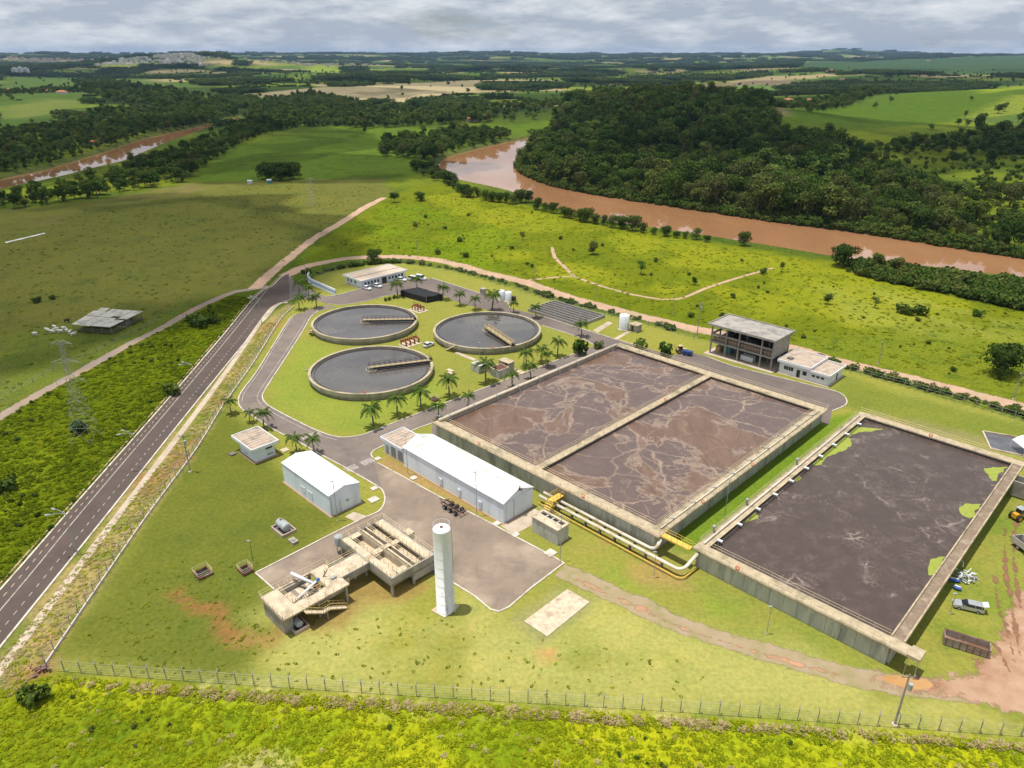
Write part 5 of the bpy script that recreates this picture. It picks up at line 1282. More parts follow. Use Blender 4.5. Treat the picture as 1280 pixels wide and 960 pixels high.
def manifold(px, py, n, along_u, label):
    u, v = UV(px, py)
    t_ = thing('valve_manifold', label, 'pipework', W(u, v))
    for i in range(n):
        d = (i - (n - 1) / 2) * 1.7
        f = (lambda a, b_, z: W(u + d + a, v + b_, z)) if along_u else (lambda a, b_, z: W(u + b_, v + d + a, z))
        MB().tube(smooth_corner([f(0, -1.5, 0), f(0, -1.5, 1.7), f(0, .3, 1.7), f(0, 1.2, 1.7), f(0, 1.2, 0)], .5), .26, 8).build('pipe', red_paint, t_, smooth=True)
        MB().cyl(f(0, -.2, 0), .45, .45, 1.5, 2.0, 10).build('valve', red_paint, t_); MB().cyl(f(0, -.2, 0), .07, .07, 2.0, 2.7, 6).build('stem', dark_steel, t_); MB().lathe(f(0, -.2, 0), [(.3, 2.65), (.36, 2.7), (.3, 2.75)], 10, True).build('hand_wheel', red_paint, t_)
        MB().cyl(f(.5, .6, 0), .16, .16, 0, 1.5, 6).build('post', concrete, t_)
    MB().uvbox(u - 3.2, u + 3.2, v - 2.2, v + 2.2, 0, .15).build('base_slab', concrete_pale, t_) if along_u else MB().uvbox(u - 2.2, u + 2.2, v - 3.2, v + 3.2, 0, .15).build('base_slab', concrete_pale, t_)
manifold(513, 430, 4, True, 'red valve pipework standing between the clarifiers beside a white car')
manifold(523, 388, 3, False, 'red valve pipework at the rim of the rear clarifier')
# black shade net cover
nt_ = thing('shade_net_shelter', 'low shelter covered in black shade netting beside the parking area', 'shelter', P(523, 378))
n4 = [P(501, 370), P(533, 379), P(553, 375), P(523, 366)]
m = MB(); k = 8; vs = []; fs = []
for i in range(k + 1):
    for j in range(k + 1):
        q = n4[0].lerp(n4[1], i / k).lerp(n4[3].lerp(n4[2], i / k), j / k)
        vs.append((q.x, q.y, 2.3 + .25 * math.sin(i * 1.7) * math.sin(j * 1.3) - .1 * (i % 2)))
fs = [(i * (k + 1) + j, (i + 1) * (k + 1) + j, (i + 1) * (k + 1) + j + 1, i * (k + 1) + j + 1) for i in range(k) for j in range(k)]
m.add(vs, fs); m.build('net_roof', net_m, nt_)
for a, b_ in ((0, 1), (1, 2), (2, 3), (3, 0)):
    A_, B_ = n4[a], n4[b_]
    MB().add([(A_.x, A_.y, .05), (B_.x, B_.y, .05), (B_.x, B_.y, 2.25), (A_.x, A_.y, 2.25)], [(0, 1, 2, 3)]).build('net_side', net_m, nt_)
    MB().bar((A_.x, A_.y, 0), (A_.x, A_.y, 2.35), .06).build('post', steel, nt_)
# drying beds
db_ = thing('drying_beds', 'row of long dark sludge drying beds between low concrete walls', 'drying beds', W(182, -160))
d0, d1, e0, e1 = 182.0, 196.2, -172.0, -147.8
m = MB(); m.uvbox(d0, d1, e0, e0 + .3, 0, 1.1).uvbox(d0, d1, e1 - .3, e1, 0, 1.1); m.build('wall', concrete, db_)
nb = 7
for i in range(nb + 1):
    u = d0 + (d1 - d0 - .3) * i / nb
    MB().uvbox(u, u + .3, e0 + .3, e1 - .3, 0, 1.1).build('dividing_wall', M('bed_wall', (.36, .33, .30), (.28, .26, .24), .6), db_)
    if i < nb: MB().uvbox(u + .3, u + (d1 - d0 - .3) / nb, e0 + .3, e1 - .3, 0, .35).build('bed', M('bed_sludge', (.06, .05, .045), (.085, .07, .06), .7), db_)
# storage tanks
def silo(px, py, r, h, label, mat=white_paint, hut=None):
    p = P(px, py)
    t_ = thing('storage_tank', label, 'tank', p)
    MB().lathe(p, [(r, .3), (r, h), (r * .94, h + .08), (.01, h + .3)], 24).build('shell', mat, t_, smooth=True)
    for i in range(3): MB().lathe(p, [(r + .001, h * (.25 + .25 * i)), (r + .025, h * (.25 + .25 * i) + .04), (r + .001, h * (.25 + .25 * i) + .08)], 24).build('band', mat, t_)
    MB().cyl(p, r + .35, r + .35, 0, .3, 24).build('base', concrete_pale, t_); MB().cyl((p.x - r - .1, p.y), .06, .06, .3, h, 6).build('pipe', steel, t_)
    MB().cyl((p.x, p.y), .25, .25, h + .25, h + .5, 10).build('hatch', mat, t_)
silo(627, 375, 1.25, 3.7, 'white plastic chemical tank, left one of the pair beyond the truss-bridge clarifier')
silo(635.5, 377, 1.25, 3.7, 'white plastic chemical tank beside dark cabinet, right one of the pair')
silo(779.5, 412, 1.65, 5.2, 'larger white cylindrical tank standing alone beside a concrete hut')
u, v_ = UV(642, 377); tag(MB().uvbox(u - .6, u + .6, v_ - .7, v_ + .7, 0, 1.9).uvbox(u - .75, u + .75, v_ - .85, v_ + .85, 1.9, 2.0).build('pump_cabinet', M('brown_dark', (.07, .045, .04), (.05, .035, .03), 1)), 'dark brown cabinet beside the pair of white chemical tanks', 'cabinet')
u, v_ = UV(604, 368); tag(MB().uvbox(u - .8, u + .8, v_ - .9, v_ + .9, 0, 2.3).uvbox(u - 1, u + 1, v_ - 1.1, v_ + 1.1, 2.3, 2.45).build('concrete_hut', concrete), 'small grey concrete hut left of the white chemical tanks', 'hut')
u, v_ = UV(796, 416); hh = thing('concrete_hut', 'square concrete pump hut beside the larger white tank', 'hut', W(u, v_))
MB().uvbox(u - .2, u + 2.6, v_ - 2.8, v_, 0, 2.4).build('wall', concrete, hh); MB().uvbox(u - .5, u + 2.9, v_ - 3.1, v_ + .3, 2.4, 2.6).build('roof', concrete_top, hh); MB().uvbox(u - .26, u - .18, v_ - 2.2, v_ - 1.3, .1, 2.0).build('door', dark_steel, hh)
for px in ([(741, 413), (760, 402), (766, 404), (747, 416)], [(766, 424), (784, 414), (788, 415), (771, 425)]):
    MB().prism([P(*p) for p in px], 0, .05).build('footpath', sidewalk_m, kind='structure')
MB().prism([P(*p) for p in [(567, 441), (572, 440), (596, 449), (592, 451)]], 0, .05).build('footpath', sidewalk_m, kind='structure')
# curved entrance wall with its blue band, and the gate
ew = thing('entrance_wall', 'curved white entrance wall with blue band beside the gate', 'wall', P(400, 366))
base = smooth_line([P(387, 347), P(385.3, 350), P(386.5, 353), P(391, 356.5), P(400, 360.5), P(411, 365.5), P(420, 369.5)], 5)
def wallstrip(z0, z1, th, mat, name):
    a, b_ = offset(base, th / 2), offset(base, -th / 2); n = len(a); m = MB()
    vs = [(p.x, p.y, z0) for p in a] + [(p.x, p.y, z1) for p in a] + [(p.x, p.y, z1) for p in b_] + [(p.x, p.y, z0) for p in b_]
    m.add(vs, [(j * n + i, j * n + i + 1, (j + 1) * n + i + 1, (j + 1) * n + i) for i in range(n - 1) for j in range(3)] + [(0, n, 2 * n, 3 * n), (n - 1, 2 * n - 1, 3 * n - 1, 4 * n - 1)])
    m.build(name, mat, ew)
wallstrip(0, 1.0, .3, white_paint, 'wall_course'); wallstrip(1.0, 1.7, .34, M('band_blue', (.30, .42, .66), (.26, .37, .6), 1), 'blue_band'); wallstrip(1.7, 2.5, .3, white_paint, 'wall_course')
gt = thing('sliding_gate', 'white barred entrance gate half hidden behind the palms', 'gate', P(382, 371))
a, b_ = P(376, 371), P(390, 368); m = MB()
for i in range(15): p = a.lerp(b_, i / 14); MB().bar(p, p + Vector((0, 0, 1.8)), .05).build('bar', white_paint, gt)
for z in (.15, 1.8): MB().bar(a + Vector((0, 0, z)), b_ + Vector((0, 0, z)), .07).build('rail', white_paint, gt)
# lined pond and canopy at the right edge
pd = [P(1228, 540), P(1276, 548), P(1300, 575), P(1238, 562)]
MB().sheet(pd, .03).build('pond_water', M('pond_liner', (.07, .07, .08), (.14, .14, .15), .3, rough=.2, bmp=.1, spec=.5), kind='structure')
kerb([Vector((p.x, p.y, 0)) for p in pd + [pd[0]]], .35, 0, .4, 'pond_kerb', concrete_pale, None)['kind'] = 'structure'
cn = thing('white_canopy', 'white curved canopy sheltering equipment at the right edge of the photo', 'canopy', P(1282, 565))
q = P(1284, 566); m = MB(); prof = [(q.x + (i / 8 - .5) * 5.2, 2.2 + 1.2 * math.sin(math.pi * i / 8)) for i in range(9)]
m.ribbon([(x, q.y - 2.5, z) for x, z in prof], [(x, q.y + 2.5, z) for x, z in prof]); m.build('roof', white_roof, cn)
for i in (0, 8):
    for k in (-2.4, 2.4): MB().bar((prof[i][0], q.y + k, 0), (prof[i][0], q.y + k, 2.2), .08).build('post', white_paint, cn)
# ================================================================ vehicles
class Fr:
    """a local frame: x forward, y left, z up"""
    def __init__(s, p, ang): s.p = Vector(p); s.c, s.s = math.cos(ang), math.sin(ang)
    def __call__(s, x, y, z): return Vector((s.p.x + x * s.c - y * s.s, s.p.y + x * s.s + y * s.c, s.p.z + z))
    def box(s, m, x0, x1, y0, y1, z0, z1, tx=0.0, ty=0.0):
        return m.hexa([s(x0, y0, z0), s(x1, y0, z0), s(x1, y1, z0), s(x0, y1, z0)], [s(x0 + tx, y0 + ty, z1), s(x1 - tx, y0 + ty, z1), s(x1 - tx, y1 - ty, z1), s(x0 + tx, y1 - ty, z1)])
    def prof(s, m, pts, y0, y1, taper=0.0):
        """side outline (x, z) carried across the width"""
        n = len(pts); zm = max(z for _, z in pts); zn = min(z for _, z in pts)
        def yy(y, z, sg): return y - sg * taper * (z - zn) / max(zm - zn, 1e-6)
        vs = [s(x, yy(y0, z, -1), z) for x, z in pts] + [s(x, yy(y1, z, 1), z) for x, z in pts]
        return m.add(vs, [tuple(range(n)), tuple(range(n, 2 * n))[::-1]] + [(i, (i + 1) % n, n + (i + 1) % n, n + i) for i in range(n)])
def wheel(fr, x, y, r, wd, parent, rimm=None):
    m = MB(); k = 14; vs = []
    for yy, rr in ((y - wd / 2, r * .86), (y - wd * .38, r), (y + wd * .38, r), (y + wd / 2, r * .86)):
        for i in range(k):
            a = 2 * math.pi * i / k; vs.append(fr(x + rr * math.cos(a), yy, r + rr * math.sin(a)))
    m.add(vs, [(j * k + i, j * k + (i + 1) % k, (j + 1) * k + (i + 1) % k, (j + 1) * k + i) for j in range(3) for i in range(k)] + [tuple(range(k)), tuple(range(3 * k, 4 * k))])
    o = m.build('wheel', black_m, parent)
    for sg in (-1, 1):
        r_ = MB(); vs = [fr(x + r * .58 * math.cos(2 * math.pi * i / k), y + sg * (wd / 2 + .012), r + r * .58 * math.sin(2 * math.pi * i / k)) for i in range(k)]
        r_.add(vs, [tuple(range(k))]); r_.build('rim', rimm or steel, o)
def car(px, py, ang, label, paint=car_white, kind='hatch', group=None, gate=False):
    p = P(px, py); fr = Fr(p, ang)
    name = {'hatch': 'parked_car', 'van': 'parked_van', 'wagon': 'station_wagon'}[kind]
    t_ = thing(name, label, 'van' if kind == 'van' else 'car', p, group)
    if kind == 'van':
        body = [(-2.4, .35), (-2.4, 1.25), (1.75, 1.25), (2.3, 1.0), (2.4, .7), (2.4, .35)]; cab = [(-2.35, 1.25), (-2.25, 2.1), (.9, 2.1), (1.7, 1.25)]; roof = (-2.2, .85, 2.1); L = 2.4
    elif kind == 'wagon':
        body = [(-2.25, .4), (-2.25, .95), (-2.2, 1.0), (1.0, 1.0), (2.1, .86), (2.25, .65), (2.2, .35)]; cab = [(-2.15, 1.0), (-1.95, 1.5), (.25, 1.5), (1.0, 1.0)]; roof = (-1.92, .2, 1.5); L = 2.25
    else:
        body = [(-1.95, .4), (-1.95, .9), (-1.85, 1.0), (.95, 1.0), (1.8, .85), (1.95, .62), (1.9, .33)]; cab = [(-1.7, 1.0), (-1.3, 1.5), (.2, 1.5), (.95, 1.0)]; roof = (-1.25, .15, 1.5); L = 1.95
    fr.prof(MB(), body, -.85, .85, .06).build('body', paint, t_)
    fr.prof(MB(), cab, -.79, .79, .12).build('windows', dark_glass, t_)
    m = MB(); fr.box(m, roof[0], roof[1], -.68, .68, roof[2], roof[2] + .045, .06, .05); m.build('roof', paint, t_)
    pl = MB(); xm = (roof[0] + roof[1]) / 2
    for x in (roof[0] + .1, xm):
        for y in (-.74, .74): pl.bar(fr(x, y, 1.0 if kind != 'van' else 1.25), fr(x, y * .93, roof[2]), .05)
    pl.build('door_pillars', paint, t_)
    for x in (-L * .62, L * .62):
        for y in (-.76, .76): wheel(fr, x, y, .32, .2, t_)
    for y in (-.6, .6):
        m = MB(); fr.box(m, L - .05, L + .02, y - .16, y + .16, .62, .78); m.build('headlight', M('lamp_glass', (.7, .7, .68), (.6, .6, .6), 2, rough=.2, bmp=0), t_)
        m = MB(); fr.box(m, -L - .015, -L + .03, y - .12, y + .12, .68, .92); m.build('tail_light', red_paint, t_)
        m = MB(); fr.box(m, .62, .8, math.copysign(.86, y) - .08, math.copysign(.86, y) + .08, 1.0, 1.12); m.build('mirror', paint, t_)
    if gate:
        m = MB(); m.hexa([fr(-1.95, -.68, 1.5), fr(-2.75, -.68, 1.75), fr(-2.75, .68, 1.75), fr(-1.95, .68, 1.5)], [fr(-1.95, -.68, 1.55), fr(-2.75, -.68, 1.8), fr(-2.75, .68, 1.8), fr(-1.95, .68, 1.55)]); m.build('tailgate', car_white, t_)
    return t_
ca_ = math.atan2(VY, VX)
car(459, 362, ca_ + .1, 'white hatchback parked in front of the office, left of two'); car(472, 359, ca_ + .1, 'white hatchback parked in front of the office, nearer its entrance')
car(502, 351, ca_ + .25, 'long white car parked beside the office end wall', kind='wagon'); car(515, 350.5, ca_ - 2.9, 'white van with dark front parked past the office end', kind='van'); car(526, 349.5, ca_ + .3, 'white van parked farthest from the office entrance', kind='van')
car(536, 433, R(52), 'white hatchback on the lawn beside red valve pipework')
car(1209, 761, math.pi - R(22), 'silver station wagon on the grass with its tailgate open', paint=car_silver, kind='wagon', gate=True)
# container body left on the grass
ct = thing('rusty_container', 'rusty open-topped container standing on the grass beside dirt road', 'container', P(1207, 822))
a, b_ = P(1178, 806), P(1236, 824); d = (b_ - a); L = d.length; fr = Fr(a, math.atan2(d.y, d.x)); wd = 2.2
for x0, x1, y0, y1 in ((0, L, 0, .1), (0, L, wd - .1, wd), (0, .1, .1, wd - .1), (L - .1, L, .1, wd - .1)):
    m = MB(); fr.box(m, x0, x1, y0, y1, .15, 1.5); m.build('side', M('container_paint', (.40, .34, .29), (.30, .24, .2), .8, c3=(.2, .09, .06), s3=.7), ct)
m = MB(); fr.box(m, .1, L - .1, .1, wd - .1, .15, .35); m.build('floor', rust_m, ct)
for i in range(7):
    m = MB(); fr.box(m, .3 + i * (L - .7) / 6, .42 + i * (L - .7) / 6, -.06, 0, .15, 1.45); m.build('rib', rust_m, ct)
for y in (.3, wd - .5): m = MB(); fr.box(m, 0, L, y, y + .2, 0, .15); m.build('skid', rust_m, ct)
m = MB(); fr.box(m, -.05, L + .05, -.08, wd + .08, 1.5, 1.58); 
for (x0, x1, y0, y1) in ((-.05, L + .05, -.08, .08), (-.05, L + .05, wd - .08, wd + .08)): m = MB(); fr.box(m, x0, x1, y0, y1, 1.5, 1.58); m.build('rim_rail', rust_m, ct)
# lorry trailer chassis parked by the hall
p = P(567, 638); trl = thing('trailer_chassis', 'black three-axle trailer chassis without a body, parked beside the long hall', 'trailer', p); fr = Fr(p, math.atan2(VY, VX))
for y in (-.5, .5): m = MB(); fr.box(m, -2.8, 2.9, y - .08, y + .08, .95, 1.2); m.build('frame_rail', dark_steel, trl)
for x in (-2.6, -1.2, .2, 1.5, 2.8): m = MB(); fr.box(m, x - .1, x + .1, -1.1, 1.1, 1.0, 1.14); m.build('cross_member', rust_m, trl)
for x in (-1.6, 0, 1.6):
    m = MB(); m.tube([fr(x, -1.1, .5), fr(x, 1.1, .5)], .09, 6); m.build('axle', dark_steel, trl)
    for y in (-1.15, -.82, .82, 1.15): wheel(fr, x, y, .5, .28, trl, grey_paint)
m = MB(); m.bar(fr(-2.8, -.5, 1.05), fr(-4.4, 0, .8), .09).bar(fr(-2.8, .5, 1.05), fr(-4.4, 0, .8), .09); m.build('drawbar', dark_steel, trl)
for y in (-.9, .9): m = MB(); fr.box(m, 2.85, 2.92, y - .2, y + .2, .9, 1.1); m.build('tail_light', orange_m, trl)
# wheel loader and tipping trailer at the right edge
ylw = M('machine_yellow', (.70, .36, .03), (.6, .3, .03), 1, rough=.45)
p = P(1274, 648); ld = thing('wheel_loader', 'yellow and black tractor loader at the right edge of the photo', 'loader', p); fr = Fr(p, R(20))
m = MB(); fr.prof(m, [(-1.9, .6), (-1.9, 1.5), (-.3, 1.6), (1.6, 1.35), (1.7, .7)], -.55, .55, .05); m.build('body', ylw, ld)
m = MB(); fr.box(m, -1.0, .3, -.6, .6, 1.55, 2.5, .12, .08); m.build('cab', dark_glass, ld); m = MB(); fr.box(m, -1.1, .4, -.7, .7, 2.5, 2.62); m.build('cab_roof', grey_paint, ld)
for x, r in ((-1.3, .75), (1.2, .5)):
    for y in (-.85, .85): wheel(fr, x, y, r, .42, ld, ylw)
m = MB(); m.bar(fr(.6, .5, 1.3), fr(2.6, .5, .7), .1).bar(fr(.6, -.5, 1.3), fr(2.6, -.5, .7), .1); m.build('loader_arm', ylw, ld); m = MB(); fr.prof(m, [(2.5, .15), (2.5, .8), (2.7, .9), (3.3, .15)], -1.0, 1.0); m.build('bucket', dark_steel, ld)
p = P(1282, 690); tt = thing('tipping_trailer', 'pale tipping trailer cut by the right edge of the photo', 'trailer', p); fr = Fr(p, R(100))
for x0, x1, y0, y1 in ((-2.6, 2.6, -1.1, -1.0), (-2.6, 2.6, 1.0, 1.1), (-2.6, -2.5, -1.0, 1.0), (2.5, 2.6, -1.0, 1.0)): m = MB(); fr.box(m, x0, x1, y0, y1, .9, 2.1); m.build('side', M('trailer_grey', (.50, .46, .42), (.42, .38, .34), .8), tt)
m = MB(); fr.box(m, -2.5, 2.5, -1, 1, .9, 1.05); m.build('floor', dark_steel, tt)
for x in (-.9, .9):
    for y in (-.95, .95): wheel(fr, x, y, .48, .3, tt)
m = MB(); m.bar(fr(2.6, 0, .9), fr(4.0, 0, .6), .1); m.build('drawbar', dark_steel, tt)
# small digger with blue trailer behind the aeration tank
p = P(852, 441); dg = thing('backhoe_loader', 'tan backhoe loader parked on the lawn behind the aeration tank', 'loader', p); fr = Fr(p, R(10)); tan_ = M('machine_tan', (.55, .42, .18), (.45, .34, .15), 1)
m = MB(); fr.prof(m, [(-1.6, .7), (-1.6, 1.4), (.2, 1.5), (1.8, 1.3), (1.8, .7)], -.5, .5); m.build('body', tan_, dg); m = MB(); fr.box(m, -1.2, 0, -.65, .65, 1.5, 2.4, .1, .08); m.build('cab', dark_glass, dg); m = MB(); fr.box(m, -1.3, .1, -.75, .75, 2.4, 2.52); m.build('cab_roof', tan_, dg)
for x, r in ((-1.1, .7), (1.3, .45)):
    for y in (-.8, .8): wheel(fr, x, y, r, .38, dg, tan_)
m = MB(); m.tube([fr(-1.6, 0, 1.2), fr(-3.2, 0, 3.0), fr(-4.2, 0, 1.6)], .14, 6); m.build('backhoe_arm', tan_, dg); m = MB(); fr.prof(m, [(-4.5, .9), (-4.5, 1.6), (-4.0, 1.6), (-3.8, 1.0)], -.35, .35); m.build('bucket', dark_steel, dg)
p = P(859, 444); bt = thing('blue_trailer', 'small dark blue trailer beside the tan backhoe', 'trailer', p); fr = Fr(p, R(-30))
m = MB(); fr.box(m, -1.5, 1.5, -.8, .8, .5, 1.5, .05, .05); m.build('body', M('navy', (.03, .06, .22), (.025, .05, .17), 1, rough=.4), bt)
for y in (-.85, .85): wheel(fr, 0, y, .35, .22, bt)
m = MB(); m.bar(fr(1.5, 0, .55), fr(2.5, 0, .5), .06); m.build('drawbar', dark_steel, bt)
# scrap beside the dark tank
p = P(1203, 722); sp = thing('scrap_pile', 'heap of bent pale pipes and sheets beside the dark tank wall', 'scrap', p)
for i in range(26):
    a = random.uniform(0, 6.28); q = p + Vector((random.uniform(-1.8, 1.8), random.uniform(-1.6, 2.2), 0)); L = random.uniform(.8, 2.6)
    e = q + Vector((math.cos(a) * L, math.sin(a) * L, random.uniform(-.1, .5))); q.z = random.uniform(.1, .7); e.z = max(.1, e.z + q.z)
    md = (q + e) / 2 + Vector((random.uniform(-.5, .5), random.uniform(-.5, .5), random.uniform(0, .6)))
    MB().tube(smooth_line([q, md, e], 4), random.uniform(.05, .12), 6).build('bent_pipe', random.choice([white_paint, steel, grey_paint]), sp)
for i, (x, y, a) in enumerate(((1192, 727, -.4), (1196, 737, -.7))):
    p = P(x, y); fr = Fr(p, a); L = 2.2 if i == 0 else 1.5; m = MB(); k = 10; vs = []
    for j in range(9):
        xx = (j / 8 - .5) * L; r = .45 * math.sqrt(max(0.02, 1 - (2 * xx / L) ** 2))
        for q in range(k): vs.append(fr(xx, r * math.cos(2 * math.pi * q / k), .4 + .7 * r * math.sin(2 * math.pi * q / k)))
    m.add(vs, [(j * k + q, j * k + (q + 1) % k, (j + 1) * k + (q + 1) % k, (j + 1) * k + q) for j in range(8) for q in range(k)] + [tuple(range(k)), tuple(range(8 * k, 9 * k))])
    t_ = thing('float_drum', ['long blue and white float lying beside the scrap heap', 'short blue float lying nearest to the station wagon'][i], 'float', p)
    m.build('hull', blue_m, t_, smooth=True); m2 = MB(); fr.box(m2, -L * .3, L * .3, -.12, .12, .68, .8); m2.build('stripe', white_paint, t_)

# ================================================================ person on the hall roof
def skin_figure(name, verts, edges, radii, mat, parent=None):
    me_ = bpy.data.meshes.new(name); me_.from_pydata(verts, edges, []); me_.materials.append(mat)
    o = bpy.data.objects.new(name, me_); C.objects.link(o)
    md = o.modifiers.new('skin', 'SKIN'); md.use_smooth_shade = True
    lay_ = me_.skin_vertices[0] if len(me_.skin_vertices) else None
    if lay_ is None:
        bm = bmesh.new(); bm.from_mesh(me_); bm.verts.layers.skin.verify(); bm.to_mesh(me_); bm.free(); lay_ = me_.skin_vertices[0]
    for i, r in enumerate(radii):
        lay_.data[i].radius = (r, r) if not isinstance(r, tuple) else r
        lay_.data[i].use_root = (i == 0)
    sb = o.modifiers.new('sub', 'SUBSURF'); sb.levels = 1; sb.render_levels = 1
    if parent: o.parent = parent
    return o
pp = W(88.0, -85.0, 6.15)
wk = bpy.data.objects.new('person', None); C.objects.link(wk); wk.location = pp; tag(wk, 'worker in dark clothes and orange helmet sitting on the hall gable edge', 'person')
V_ = [(0, 0, .12), (0, 0, .38), (.02, .0, .6), (.03, 0, .68), (.05, 0, .82), (.0, .1, .1), (.42, .14, .18), (.5, .15, -.25), (.6, .16, -.32), (0, -.1, .1), (.42, -.14, .2), (.48, -.15, -.22), (.58, -.16, -.3), (.02, .2, .56), (.2, .28, .36), (.42, .22, .3), (.02, -.2, .56), (.2, -.28, .36), (.42, -.2, .3)]
E_ = [(0, 1), (1, 2), (2, 3), (3, 4), (0, 5), (5, 6), (6, 7), (7, 8), (0, 9), (9, 10), (10, 11), (11, 12), (2, 13), (13, 14), (14, 15), (2, 16), (16, 17), (17, 18)]
r_ = [.14, .14, .13, .055, .1, .09, .065, .045, .04, .09, .065, .045, .04, .055, .042, .03, .055, .042, .03]
for hb in (15, 18):
    for k in range(5):
        b0 = V_[hb]; s = (k - 2) * .022; i = len(V_)
        V_ += [(b0[0] + .05, b0[1] + s, b0[2] - .01), (b0[0] + .05 + (.045, .06, .065, .058, .04)[k], b0[1] + s * 1.2, b0[2] - .035)]; E_ += [(hb, i), (i, i + 1)]; r_ += [.009, .008]
body = skin_figure('body', V_, E_, r_, M('skin_tone', (.38, .22, .15), (.34, .2, .13), 3), wk)
cl = skin_figure('overalls', V_[:19][:3] + V_[5:8] + V_[9:12] + V_[13:15] + V_[16:18], [(0, 1), (1, 2), (0, 3), (3, 4), (4, 5), (0, 6), (6, 7), (7, 8), (2, 9), (9, 10), (2, 11), (11, 12)], [.17, .165, .15, .11, .085, .07, .11, .085, .07, .075, .06, .075, .06], M('dark_cloth', (.035, .035, .045), (.03, .03, .035), 3), wk)
m = MB().lathe((pp.x + .05, pp.y), [(.01, pp.z + .99), (.09, pp.z + .96), (.135, pp.z + .88), (.14, pp.z + .83), (.19, pp.z + .82)], 14); m.build('helmet', orange_m, wk, smooth=True)
tag(MB().uvbox(87.6, 89.2, -85.15, -84.95, 6.05, 6.12).build('plank', wood_m), 'wooden plank beside the worker on the hall gable', 'plank')

# cattle beside the barn
cv_ = [(-.6, 0, 1.15), (0, 0, 1.08), (.55, 0, 1.12), (.95, 0, 1.25), (1.25, 0, 1.2), (1.5, 0, 1.0), (-.62, .2, .75), (-.7, .2, .42), (-.66, .2, .05), (-.62, -.2, .75), (-.7, -.2, .42), (-.6, -.2, .05), (.55, .2, .7), (.58, .2, .38), (.56, .2, .05), (.55, -.2, .7), (.58, -.2, .38), (.6, -.2, .05), (-.95, 0, 1.1), (-1.02, 0, .6)]
ce_ = [(0, 1), (1, 2), (2, 3), (3, 4), (4, 5), (0, 6), (6, 7), (7, 8), (0, 9), (9, 10), (10, 11), (2, 12), (12, 13), (13, 14), (2, 15), (15, 16), (16, 17), (0, 18), (18, 19)]
cr_ = [.36, .4, .38, .24, .17, .11, .16, .09, .07, .16, .09, .07, .15, .08, .065, .15, .08, .065, .06, .04]
cow_white = M('cow_hide_pale', (.72, .69, .63), (.6, .56, .5), 2); cow_brown = M('cow_hide_brown', (.07, .035, .025), (.05, .03, .02), 2)
c0 = skin_figure('cow', cv_, ce_, cr_, cow_white)
for i, (x, y) in enumerate([(60, 415), (66, 417), (71, 414), (76, 416.5), (80, 413), (84, 416), (88, 418), (44, 420), (92, 420), (69, 411)]):
    o = c0 if i == 0 else c0.copy()
    if i: C.objects.link(o)
    p = P(x, y); o.location = p; o.rotation_euler = (0, 0, random.uniform(0, 6.28)); s = random.uniform(.92, 1.1); o.scale = (s, s, s)
    tag(o, 'pale white cow in the small herd beside the barn', 'cow', 'white cattle beside the barn')
tag(c0.copy() if False else skin_figure('cow', cv_, ce_, cr_, cow_brown), 'single dark brown cow grazing apart, above the white herd', 'cow').location = P(84, 403)

# ================================================================ poles, lamps, pylons, fences
def street_lamp(p, h, ang, label):
    t_ = thing('street_lamp', label, 'street lamp', p)
    MB().tube([p, p + Vector((0, 0, h))], .13, 8, .07).build('pole', grey_paint, t_)
    for sg in (-.35, .35):
        d = Vector((math.cos(ang + sg), math.sin(ang + sg), 0)); a = p + Vector((0, 0, h - .3)); b_ = a + d * 2.3 + Vector((0, 0, .5))
        ar = MB().tube(smooth_line([a, a + d * 1.1 + Vector((0, 0, .45)), b_], 4), .045, 6).build('arm', grey_paint, t_)
        hd = MB(); n = Vector((-d.y, d.x, 0)); q = b_ + d * .9
        hd.hexa([b_ - n * .14 - Vector((0, 0, .1)), q - n * .2 - Vector((0, 0, .08)), q + n * .2 - Vector((0, 0, .08)), b_ + n * .14 - Vector((0, 0, .1))], [b_ - n * .1 + Vector((0, 0, .06)), q - n * .12 + Vector((0, 0, .08)), q + n * .12 + Vector((0, 0, .08)), b_ + n * .1 + Vector((0, 0, .06))])
        hd.build('lamp_head', grey_paint, ar)
for (x, y), l in (((97, 693), 'twin-arm street lamp beside the road, nearest of the row'), ((177, 587), 'twin-arm street lamp beside the road, second from the near end'), ((247, 494), 'twin-arm street lamp beside the road, third from the near end'), ((327, 404), 'twin-arm street lamp beside the road at the junction end')):
    street_lamp(P(x, y), 9.3, math.pi, l)
def pole(bx, by, ty, label, r=.11, mat=concrete, arm=None, name='utility_pole', cat='pole', kit=0):
    p = P(bx, by); h = height_at(bx, by, ty)
    t_ = thing(name, label, cat, p)
    MB().tube([p, p + Vector((0, 0, h))], r, 8, r * .6).build('shaft', mat, t_)
    if kit == 1:
        MB().box(p.x - 1.0, p.x + 1.0, p.y - .06, p.y + .06, h - .5, h - .38).build('cross_arm', wood_m, t_); MB().cyl((p.x + .35, p.y - .3), .3, .3, h - 2.4, h - 1.4, 10).build('transformer', grey_paint, t_)
        for k in (-.8, 0, .8): MB().cyl((p.x + k, p.y), .06, .06, h - .38, h - .1, 6).build('insulator', concrete_pale, t_)
    elif kit == 2:
        MB().box(p.x - .5, p.x + .1, p.y - .12, p.y + .12, h - .05, h + .06).build('lamp_head', grey_paint, t_)
    else:
        MB().box(p.x - .05, p.x + .55, p.y - .04, p.y + .04, h - .25, h - .18).build('bracket', steel, t_)
    MB().cyl(p, r * 2.4, r * 2.4, 0, .2, 10).build('footing', concrete_pale, t_)
